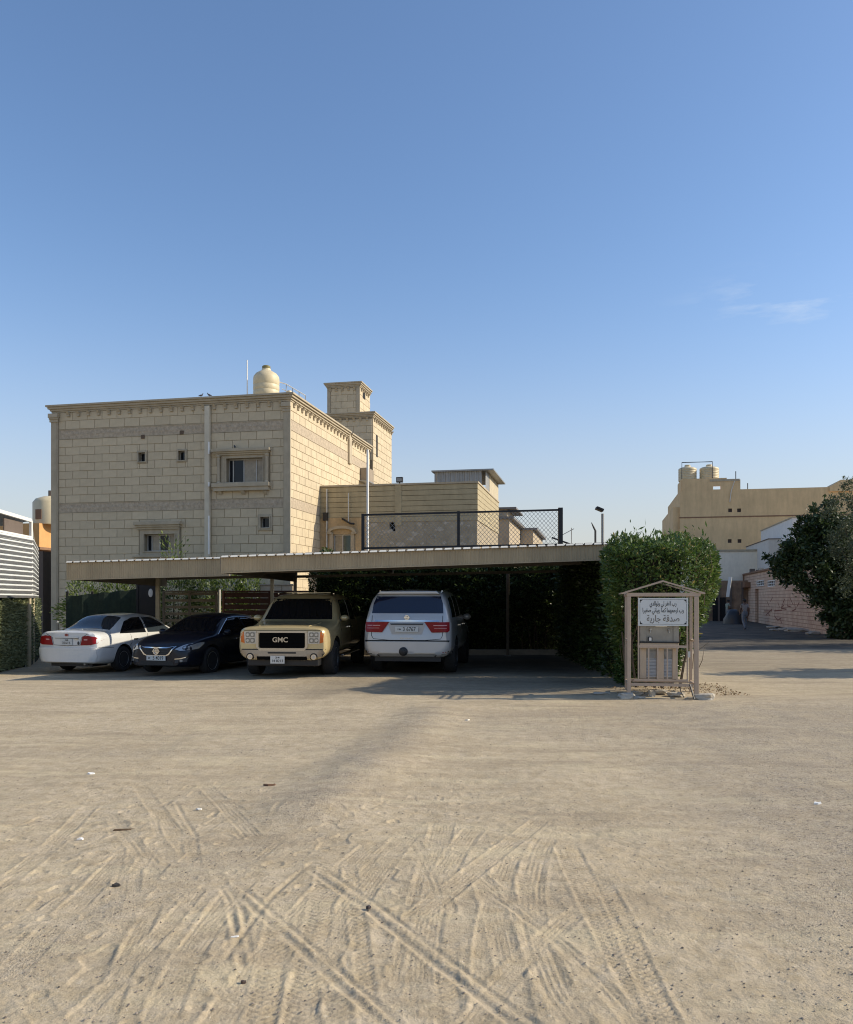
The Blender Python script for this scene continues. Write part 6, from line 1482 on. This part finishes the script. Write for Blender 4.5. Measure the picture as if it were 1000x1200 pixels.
for P_, s in (('L', -1), ('R', 1)):
    panel('side_window', bv_, P_, [(.88, 1.22), (.52, 1.70), (-.12, 1.73), (-.12, 1.22)], M_cglass, pk); panel('side_window', bv_, P_, [(-.20, 1.22), (-.20, 1.73), (-.80, 1.70), (-.86, 1.22)], M_cglass, pk)
    panel('door_gap', bv_, P_, strip([(1.15, .62), (1.15, 1.18)], .012), M_seam, pk, off=.003); panel('door_gap', bv_, P_, strip([(-.16, .55), (-.16, 1.2)], .012), M_seam, pk, off=.003)
    MB().box(s * .985 if s > 0 else -1.03, 1.03 if s > 0 else -.985, .0, .20, 1.04, 1.075).build('door_handle', M_chrome, pk, bevel=.006)
    MB().box(*(sorted((s * .93, s * 1.06))), -1.0, 1.25, .40, .445).build('side_step', M_chrome, pk, bevel=.01)
    mirror(pk, s * .95, 1.02, 1.27, M_creamp, .19, .13)
# hood bulge lines and grille
M_trimc = mat('grille_chrome', (.50, .49, .48), .15, 1, var=0); M_grilb = mat('grille_black', (.004, .004, .004), .9, var=0, spec=.1); M_lampg = mat('lamp_reflector', (.22, .22, .21), .25, .8, var=.2, scale=30)
panel('grille', bv_, 'F', rrect(-.50, .50, .665, 1.00, .04), M_grilb, pk, off=.02, deep=.05)
for k in range(5): z = .71 + .062 * k; panel('grille_bar', bv_, 'F', [(-.48, z), (.48, z), (.48, z + .014), (-.48, z + .012)], M_grilb, pk, off=.034, deep=.015, step=.2)
panel('grille_surround', bv_, 'F', strip([(-.54, 1.0), (-.54, .69), (-.49, .635), (.49, .635), (.54, .69), (.54, 1.0)], .055), M_trimc, pk, off=.035, deep=.05); panel('grille_surround', bv_, 'F', [(-.55, .995), (.55, .995), (.55, 1.035), (-.55, 1.035)], M_trimc, pk, off=.035, deep=.05)
yv = hit_y(bv_, 'F', 0, .85)
text_mesh('grille_badge', 'GMC', .15, M_trimc, pk, Matrix.Translation((.03, yv + .045, .84)) @ Matrix.Rotation(R(180), 4, 'Z') @ RX, ext=.006, bold=.003, width=.34)
for s in (1, -1):
    f = (lambda p: p) if s > 0 else mir
    hl = panel('headlight', bv_, 'F', f([(.57, .755), (.82, .76), (.84, 1.02), (.57, 1.03)]), M_lamp, pk, off=.012, deep=.03)
    for a, b in ((.60, .70), (.71, .80)):
        for c, d in ((.775, .88), (.90, 1.005)): panel('lamp_cell', bv_, 'F', f(rrect(a, b, c, d, .02)), M_lampg, hl, off=.017, deep=.01); panel('bulb', bv_, 'F', f(circle((a + b) / 2, (c + d) / 2, .03)), M_lamp, hl, off=.024, deep=.01)
    panel('turn_signal', bv_, 'F', f([(.825, .77), (.90, .79), (.915, .98), (.845, 1.02)]), M_orange, pk, off=.010, deep=.03)
    panel('fog_light', bv_, 'F', f(circle(.70, .475, .085, 18)), M_black, pk, off=.03, deep=.06); panel('fog_bezel', bv_, 'F', f(circle(.70, .475, .058, 16)), M_chrome, pk, off=.04, deep=.02); panel('fog_lens', bv_, 'F', f(circle(.70, .475, .04, 14)), M_lamp, pk, off=.046, deep=.01)
bm_ = panel('front_bumper', bv_, 'F', [(-.93, .56), (-.90, .44), (-.80, .40), (-.60, .40), (-.54, .475), (.54, .475), (.60, .40), (.80, .40), (.90, .44), (.93, .56), (.90, .625), (-.90, .625)], mat('dull_chrome', (.36, .34, .32), .25, .9, var=.06), pk, off=.025, deep=.06)
panel('bumper_slot', bv_, 'F', [(-.31, .545), (.31, .545), (.31, .58), (-.31, .58)], M_black, bm_, off=.029, deep=.01)
panel('bumper_gap', bv_, 'F', [(-.95, .622), (.95, .622), (.95, .645), (-.95, .645)], M_seam, pk, off=.005)
panel('lower_valance', bv_, 'F', [(-.55, .33), (.55, .33), (.55, .485), (-.55, .485)], M_grilb, pk, off=.032, deep=.06)
MB().box(-.78, .78, 2.30, 2.66, .27, .44).build('chin_spoiler', M_black, pk, bevel=.02)
plate(pk, 'F', bv_, .09, .415, .31, .165, [('24', -.0, .045, .05, .10), ('14 8213', 0, -.028, .08, .24)], yv + .045)
panel('bonnet_gap', bv_, 'F', strip([(-.84, 1.045), (.84, 1.045)], .01), M_seam, pk, off=.004)
for s in (-1, 1): panel('bonnet_crease', bv_, 'T', strip([(s * .55, 2.6), (s * .62, 1.6)], .02), M_creamp, pk, off=.010, deep=.012)
MB().box(-.55, .55, .2, .24, 1.87, 1.89).build('roof_marker', M_creamp, pk)
for s in (-1, 1): MB().tube([(s * .68, .5, 1.855), (s * .70, -.2, 1.90), (s * .68, -.85, 1.87)], .015, 6).build('roof_rail', M_chrome, pk)

# ------------------------------------------------------------------ 2. silver off-roader, tail to the camera
sv = thing('silver_off_roader', 'silver white off roader parked tail out under the carport right of the pickup', 'suv', (-.44 + math.sin(R(8)) * 2.5, 18.55 + math.cos(R(8)) * 2.5, 0), R(-8))
M_silver = paint('silver_white_paint', (.52, .515, .50), .25, .33)
st = [(-2.5, .50, .80, .88, .58, .90, .78, .86, 1.02, .74, 1.22, 1.24), (-2.45, .44, .84, .95, .58, .96, .80, .92, 1.05, .80, 1.30, 1.34), (-2.38, .42, .86, .985, .58, .99, .82, .97, 1.18, .86, 1.46, 1.50), (-2.2, .42, .86, .99, .58, 1.0, .85, .98, 1.26, .82, 1.80, 1.86), (-1.95, .42, .86, .99, .58, 1.0, .86, .98, 1.26, .82, 1.87, 1.93),
      (-.5, .42, .86, .99, .58, 1.0, .86, .97, 1.24, .81, 1.90, 1.96), (.5, .42, .86, .99, .58, 1.0, .86, .97, 1.22, .79, 1.84, 1.91), (1.2, .42, .86, .99, .58, 1.0, .86, .96, 1.16, .86, 1.20, 1.26), (2.1, .42, .84, .98, .58, .98, .82, .93, 1.08, .80, 1.14, 1.18), (2.45, .42, .78, .90, .56, .90, .78, .86, 1.0, .74, 1.06, 1.08)]
body, bs_ = car_body(st, (1.55, -1.35), .46, M_silver, sv, M_rimd)
for x in (-.86, .86):
    for y in (1.55, -1.35): wheel(sv, x, y, .395, .27, 7, .66)
panel('rear_window', bs_, 'B', [(-.81, 1.40), (.81, 1.40), (.79, 1.62), (.73, 1.78), (-.73, 1.78), (-.79, 1.62)], mat('blue_black_glass', (.012, .016, .035), .05, var=0, spec=.8), sv, step=.06)
MB().tube([(-.08, -2.36, 1.45), (.1, -2.33, 1.50), (.34, -2.33, 1.49)], .012, 6).build('rear_wiper', M_black, sv)
b = MB(); b.prism([(-.72, 1.83), (.72, 1.83), (.64, 1.90), (-.64, 1.90)], -2.30, -2.02); b.build('roof_spoiler', M_silver, sv, bevel=.02)
for s in (1, -1):
    f = (lambda p: p) if s > 0 else mir
    tl = panel('tail_light', bs_, 'B', f([(.40, 1.205), (.95, 1.205), (.955, 1.02), (.92, .98), (.56, .975)]), M_red, sv, off=.02, deep=.05)
    panel('lamp_bar', bs_, 'B', f(strip([(.60, 1.13), (.90, 1.13)], .018)), M_redp, tl, off=.024, deep=.01); panel('lamp_bar', bs_, 'B', f(strip([(.62, 1.07), (.90, 1.07)], .010)), M_redp, tl, off=.024, deep=.01)
    panel('reflector', bs_, 'B', f([(.66, .515), (.90, .515), (.88, .545), (.68, .545)]), M_red, sv, off=.035, deep=.03)
    panel('bumper_edge', bs_, 'B', f(strip([(.62, .43), (.70, .50), (.93, .50), (.93, .80)], .02)), M_seam, sv, off=.03, deep=.03)
    panel('tailgate_gap', bs_, 'B', f(strip([(.80, 1.35), (.80, .90), (.76, .83), (.40, .80), (0, .80)], .011)), M_seam, sv, off=.005)
    P_ = 'R' if s > 0 else 'L'
    panel('side_window', bs_, P_, [(-2.02, 1.30), (-1.95, 1.72), (-1.2, 1.80), (-1.2, 1.30)], M_cglass, sv); panel('side_window', bs_, P_, [(-1.1, 1.30), (-1.1, 1.80), (-.1, 1.81), (-.1, 1.28)], M_cglass, sv); panel('side_window', bs_, P_, [(0, 1.28), (0, 1.81), (.45, 1.76), (.95, 1.27)], M_cglass, sv)
    MB().tube([(s * .72, -1.9, 1.90), (s * .74, -.8, 1.955), (s * .71, .3, 1.92)], .018, 6).build('roof_rail', M_chrome, sv)
    for y in (-.6, .45): MB().box(*(sorted((s * .985, s * 1.02))), y, y + .2, 1.08, 1.11).build('door_handle', M_chrome, sv, bevel=.005)
    for y in (-1.05, -.05): panel('door_gap', bs_, P_, strip([(y, .6), (y, 1.25)], .011), M_seam, sv, off=.003)
    mirror(sv, s * .93, .92, 1.25, M_silver)
panel('chrome_strip', bs_, 'B', [(-.72, 1.215), (.72, 1.215), (.72, 1.245), (-.72, 1.245)], M_chrome, sv, off=.022, deep=.03)
panel('plate_recess', bs_, 'B', [(-.42, 1.15), (.42, 1.15), (.34, .93), (-.34, .93)], mat('recess_silver', (.40, .41, .42), .35, .4, var=.04), sv, off=.004, deep=.02); panel('recess_lip', bs_, 'B', [(-.36, 1.14), (.36, 1.14), (.38, 1.175), (-.38, 1.175)], M_plast, sv, off=.01, deep=.02)
yb_ = hit_y(bs_, 'B', 0, 1.04)
panel('bumper_gap', bs_, 'B', [(-.955, .772), (.955, .772), (.955, .80), (-.955, .80)], M_seam, sv, off=.006)
pl = plate(sv, 'B', bs_, .0, 1.045, .52, .115, [('16', -.17, 0, .06, .07), ('3 6767', .06, 0, .125, .29)], yb_ - .03)
text_mesh('tail_badge', 'PATROL', .035, M_chrome, sv, Matrix.Translation((0, hit_y(bs_, 'B', 0, .84) - .018, .845)) @ RX, ext=.003, width=.30)
M = Matrix.Translation((0, hit_y(bs_, 'B', 0, 1.30) - .02, 1.305)) @ RX
b = MB(); b.lathe([(.055, -.004), (.055, .008), (.042, .008), (.042, -.004)], 20, M); b.build('round_badge', M_chrome, sv, smooth=True); MB().box(-.065, .065, M.translation.y - .010, M.translation.y, 1.296, 1.314).build('badge_bar', M_chrome, sv)
bp_ = panel('rear_bumper', bs_, 'B', [(-.94, .44), (-.70, .44), (-.62, .52), (-.20, .52), (-.15, .49), (.15, .49), (.20, .52), (.62, .52), (.70, .44), (.94, .44), (.965, .60), (.95, .76), (-.95, .76), (-.965, .60)], M_silver, sv, off=.045, deep=.09)
panel('lower_trim', bs_, 'B', [(-.66, .40), (.66, .40), (.58, .495), (-.58, .495)], mat('satin_silver', (.35, .35, .35), .4, .6, var=.05), sv, off=.03, deep=.06)
MB().lathe([(.10, 0), (.10, .03), (.06, .05), (.06, .08), (0, .09)], 20, Matrix.Translation((-.07, -2.53, .55)) @ RX).build('tow_hitch_cover', M_black, sv, smooth=True)
MB().box(-.75, .75, -2.38, -2.2, .32, .44).build('under_guard', M_black, sv)

# ------------------------------------------------------------------ 3. white sedan, tail to the camera
th = R(-15)
ws_ = thing('white_sedan', 'white sedan parked tail out at the left end of the carport', 'sedan', (-8.93 + math.sin(-th) * 2.38, 20.65 + math.cos(th) * 2.38, gz(-9, 22)), th)
M_wht = paint('white_paint_car', (.68, .68, .66), .1, .3)
st = [(-2.38, .30, .66, .72, .40, .74, .62, .70, .92, .62, 1.02, 1.03), (-2.33, .27, .76, .82, .38, .84, .62, .80, .94, .68, 1.045, 1.06), (-2.2, .25, .80, .87, .38, .885, .62, .85, .95, .70, 1.05, 1.08), (-1.75, .22, .80, .89, .38, .90, .62, .87, .95, .74, 1.04, 1.08), (-1.65, .22, .80, .89, .38, .90, .62, .87, .95, .72, 1.06, 1.10),
      (-.85, .20, .80, .89, .38, .90, .62, .87, .94, .60, 1.40, 1.455), (-.1, .20, .80, .89, .38, .90, .62, .87, .93, .60, 1.44, 1.49), (.45, .20, .80, .89, .38, .90, .62, .87, .92, .60, 1.38, 1.44), (1.3, .20, .80, .89, .38, .90, .62, .86, .90, .78, .96, 1.02), (2.0, .22, .78, .86, .38, .86, .58, .80, .80, .68, .85, .88), (2.38, .26, .62, .68, .36, .68, .54, .62, .68, .55, .72, .74)]
WELL = .48
body, bc_ = car_body(st, (1.45, -1.32), .375, M_wht, ws_, M_rimd)
for x in (-.79, .79):
    for y in (1.45, -1.32): wheel(ws_, x, y, .325, .205, 7, .64)
gl_ = panel('rear_window', bc_, 'T', [(-.66, -1.62), (.66, -1.62), (.56, -.98), (-.56, -.98)], mat('grey_car_glass', (.04, .045, .05), .04, var=0, spec=.8), ws_, off=.006, deep=.012)
for s in (1, -1):
    f = (lambda p: p) if s > 0 else mir
    P_ = 'R' if s > 0 else 'L'
    tl = panel('tail_light', bc_, 'B', f([(.46, .94), (.62, .955), (.80, .92), (.868, .85), (.84, .77), (.70, .725), (.40, .715)]), M_red, ws_, off=.012, deep=.04)
    panel('reverse_lens', bc_, 'B', f([(.50, .87), (.60, .875), (.60, .84), (.50, .84)]), M_redp, tl, off=.016, deep=.01)
    panel('trunk_gap', bc_, 'B', f(strip([(.60, 1.0), (.42, .90), (.38, .72), (.0, .70)], .010)), M_seam, ws_, off=.004)
    panel('side_window', bc_, P_, [(-1.42, .98), (-1.0, 1.28), (-.62, 1.37), (-.28, 1.38), (-.28, .97)], M_cglass, ws_); panel('side_window', bc_, P_, [(-.20, .97), (-.20, 1.38), (.30, 1.36), (.55, 1.24), (1.05, .96)], mat('reflective_glass', (.03, .04, .05), .03, var=0, spec=.9) if s > 0 else M_cglass, ws_)
    for y in (-1.42,): panel('door_gap', bc_, P_, strip([(-1.15, .60), (-.98, .72), (-.98, .95)], .010), M_seam, ws_, off=.003)
    for y in (-.24, .95): panel('door_gap', bc_, P_, strip([(y, .32), (y, .94)], .010), M_seam, ws_, off=.003)
    for y in (-.88, .15): panel('handle_recess', bc_, P_, rrect(y, y + .17, .80, .83, .012), M_seam, ws_, off=.02, deep=.02)
    panel('side_moulding', bc_, P_, strip([(-.95, .50), (.95, .50)], .04), M_wht, ws_, off=.016, deep=.02)
    mirror(ws_, s * .86, .80, .98, M_wht, .17, .13)
    MB().box(*(sorted((s * .70, s * .87))), -1.00, -.985, .14, .36).build('mud_flap', M_wht if s > 0 else M_plast, ws_)
    panel('bumper_gap', bc_, P_, strip([(-2.3, .66), (-1.75, .64)], .010), M_seam, ws_, off=.003)
yc = hit_y(bc_, 'B', 0, .80)
panel('rear_bumper', bc_, 'B', [(-.80, .30), (.80, .30), (.84, .45), (.82, .655), (-.82, .655), (-.84, .45)], M_wht, ws_, off=.035, deep=.07)
panel('bumper_line', bc_, 'B', strip([(-.80, .62), (0, .605), (.80, .62)], .012), M_white, ws_, off=.040, deep=.01)
panel('plate_garnish', bc_, 'B', [(-.34, .895), (.34, .895), (.34, .935), (-.34, .935)], M_wht, ws_, off=.03, deep=.03); panel('garnish_shadow_gap', bc_, 'B', [(-.34, .882), (.34, .882), (.34, .893), (-.34, .893)], M_seam, ws_, off=.006)
plate(ws_, 'B', bc_, .0, .80, .33, .16, [('18', 0, .04, .05, .09), ('37615', 0, -.03, .08, .23)], yc - .016)
M = Matrix.Translation((0, hit_y(bc_, 'B', 0, .965) - .012, .968)) @ RX
for sx_, sz in ((.052, .034), (.018, .034), (.036, .016)):
    b = MB(); q = [(1.0, -.002), (1.0, .006), (.82, .006), (.82, -.002)]; b.lathe([(r_, z) for r_, z in q], 20, M @ Matrix.Diagonal((sx_, sz, 1, 1))); b.build('oval_emblem', mat('red_chrome', (.5, .2, .2), .2, .8, var=0), ws_, smooth=True)
text_mesh('trunk_badge', 'CAMRY', .05, M_chrome, ws_, Matrix.Translation((.30, hit_y(bc_, 'B', .3, .865) - .012, .862)) @ RX, ext=.003, width=.15)
text_mesh('trunk_badge', 'TOYOTA', .04, M_chrome, ws_, Matrix.Translation((-.36, hit_y(bc_, 'B', -.36, .875) - .012, .872)) @ RX, ext=.003, width=.13) if False else None
b = MB(); b.lathe([(.045, 0), (.045, .006), (0, .008)], 14, Matrix.Translation((.34, hit_y(bc_, 'B', .34, .78) - .008, .77)) @ RX @ Matrix.Diagonal((.6, 1, 1, 1))); b.build('trunk_sticker', M_plast, ws_)
MB().tube([(.45, -2.30, .25), (.45, -2.0, .26)], .03, 10).build('exhaust', M_grey, ws_); MB().box(-.6, .6, -2.2, -1.6, .18, .27).build('underbody', M_black, ws_)
MB().bar((-.26, -2.12, 1.105), (.26, -2.12, 1.105), .03, .015).build('trunk_lip', M_wht, ws_)

# ------------------------------------------------------------------ 4. black sedan, nose to the camera
tb_ = R(18)
bs2 = thing('black_sedan', 'black sedan parked nose out between the white sedan and cream pickup', 'sedan', (-6.36 + math.sin(tb_) * 2.42, 19.6 + math.cos(tb_) * 2.42, gz(-6, 21)), R(180) - tb_)
M_blk = mat('blue_black_paint', (.008, .010, .018), .32, .1, var=0, spec=.35, coat=.25)
st = [(-2.4, .34, .70, .76, .42, .78, .66, .74, .92, .64, 1.06, 1.08), (-2.25, .28, .80, .86, .40, .89, .66, .86, .96, .70, 1.10, 1.13), (-1.7, .22, .80, .90, .38, .915, .64, .88, .96, .72, 1.08, 1.14), (-.9, .20, .80, .90, .38, .915, .64, .88, .95, .60, 1.38, 1.44), (-.1, .20, .80, .90, .38, .915, .64, .88, .94, .60, 1.42, 1.475), (.4, .20, .80, .90, .38, .915, .64, .88, .93, .60, 1.36, 1.42),
      (1.3, .20, .80, .90, .38, .915, .64, .87, .90, .78, .96, 1.02), (1.7, .20, .80, .89, .38, .90, .62, .86, .86, .72, .93, .98), (2.1, .22, .76, .85, .38, .86, .58, .80, .78, .64, .83, .87), (2.32, .24, .68, .77, .36, .77, .52, .72, .68, .56, .74, .77), (2.42, .27, .56, .62, .36, .62, .48, .58, .62, .46, .67, .70)]
body, bb = car_body(st, (1.45, -1.35), .385, M_blk, bs2, M_rimd)
for x in (-.80, .80):
    for y in (1.45, -1.35): wheel(bs2, x, y, .335, .215, 7, .68)
panel('windscreen', bb, 'F', [(-.70, 1.03), (.70, 1.03), (.57, 1.34), (.50, 1.375), (-.50, 1.375), (-.57, 1.34)], M_cglass, bs2, step=.05)
for s in (1, -1):
    f = (lambda p: p) if s > 0 else mir
    P_ = 'R' if s > 0 else 'L'
    hl = panel('headlight', bb, 'F', f([(.50, .655), (.62, .62), (.78, .63), (.835, .70), (.83, .775), (.76, .79), (.64, .745)]), M_lamp, bs2, off=.010, deep=.03)
    panel('lamp_inner', bb, 'F', f(circle(.70, .695, .045)), M_lampd, hl, off=.016, deep=.01); panel('bulb', bb, 'F', f(circle(.70, .695, .025)), M_lamp, hl, off=.022, deep=.01)
    panel('headlight_side', bb, P_, [(2.18, .64), (1.98, .66), (1.78, .76), (1.76, .80), (1.95, .79), (2.18, .74)], M_lamp, bs2, off=.008, deep=.02)
    fg = panel('fog_recess', bb, 'F', f([(.50, .33), (.76, .36), (.78, .46), (.52, .41)]), M_plast, bs2, off=.006, deep=.02); panel('fog_trim', bb, 'F', f(strip([(.50, .425), (.64, .435), (.78, .475)], .02)), M_chrome, fg, off=.014, deep=.02); panel('fog_lens', bb, 'F', f(circle(.66, .385, .03)), M_lamp, fg, off=.014, deep=.01)
    panel('grille_chrome', bb, 'F', f(strip([(.0, .685), (.30, .69), (.50, .725), (.34, .53), (.27, .505)], [.022, .03, .035, .035, .02])), M_chrome, bs2, off=.024, deep=.04)
    panel('side_window', bb, P_, [(-1.35, 1.0), (-.95, 1.27), (-.55, 1.35), (-.25, 1.36), (-.25, .99)], M_cglass, bs2); panel('side_window', bb, P_, [(-.17, .99), (-.17, 1.36), (.30, 1.33), (.62, 1.18), (1.02, .97)], M_cglass, bs2)
    panel('window_trim', bb, P_, strip([(-1.38, .985), (-.95, 1.285), (-.55, 1.37), (.0, 1.385), (.32, 1.345), (.66, 1.18), (1.08, .965)], .014), M_chrome, bs2, off=.010, deep=.02)
    for y in (-.21, .98): panel('door_gap', bb, P_, strip([(y, .32), (y, .94)], .010), M_seam, bs2, off=.003)
    for y in (-.80, .22): MB().box(*(sorted((s * .90, s * .935))), y, y + .17, .82, .845).build('door_handle', M_chrome, bs2, bevel=.005)
    mirror(bs2, s * .86, .86, .99, M_blk, .18, .13)
panel('grille', bb, 'F', [(-.30, .515), (.30, .515), (.46, .68), (-.46, .68)], M_black, bs2, off=.008, deep=.03)
for k in range(3): z = .55 + .045 * k; panel('grille_bar', bb, 'F', [(-.28 - k * .045, z), (.28 + k * .045, z), (.28 + k * .045, z + .008), (-.28 - k * .045, z + .008)], M_plast, bs2, off=.014, deep=.01)
panel('grille_lower_chrome', bb, 'F', strip([(-.29, .50), (.29, .50)], .014), M_chrome, bs2, off=.02, deep=.02)
panel('lower_intake', bb, 'F', [(-.48, .27), (.48, .27), (.44, .37), (-.44, .37)], M_black, bs2, off=.006, deep=.02)
ya = hit_y(bb, 'F', 0, .61)
M = Matrix.Translation((0, ya + .022, .60)) @ Matrix.Rotation(R(180), 4, 'Z') @ RX
b = MB(); b.lathe([(.082, -.004), (.082, .01), (.064, .01), (.064, -.004)], 28, M); b.build('round_badge', M_chrome, bs2, smooth=True); bd = MB().box(-.10, .10, ya + .022, ya + .034, .588, .614).build('badge_bar', M_chrome, bs2)
text_mesh('badge_text', 'NISSAN', .024, M_ink, bd, Matrix.Translation((0, ya + .036, .601)) @ Matrix.Rotation(R(180), 4, 'Z') @ RX, width=.16)
plate(bs2, 'F', bb, .0, .44, .52, .115, [('20', -.19, 0, .06, .06), ('5 4019', .06, 0, .125, .29)], hit_y(bb, 'F', 0, .44) + .025)
panel('bonnet_gap', bb, 'F', strip([(-.52, .74), (-.2, .715), (.2, .715), (.52, .74)], .008), M_seam, bs2, off=.003)
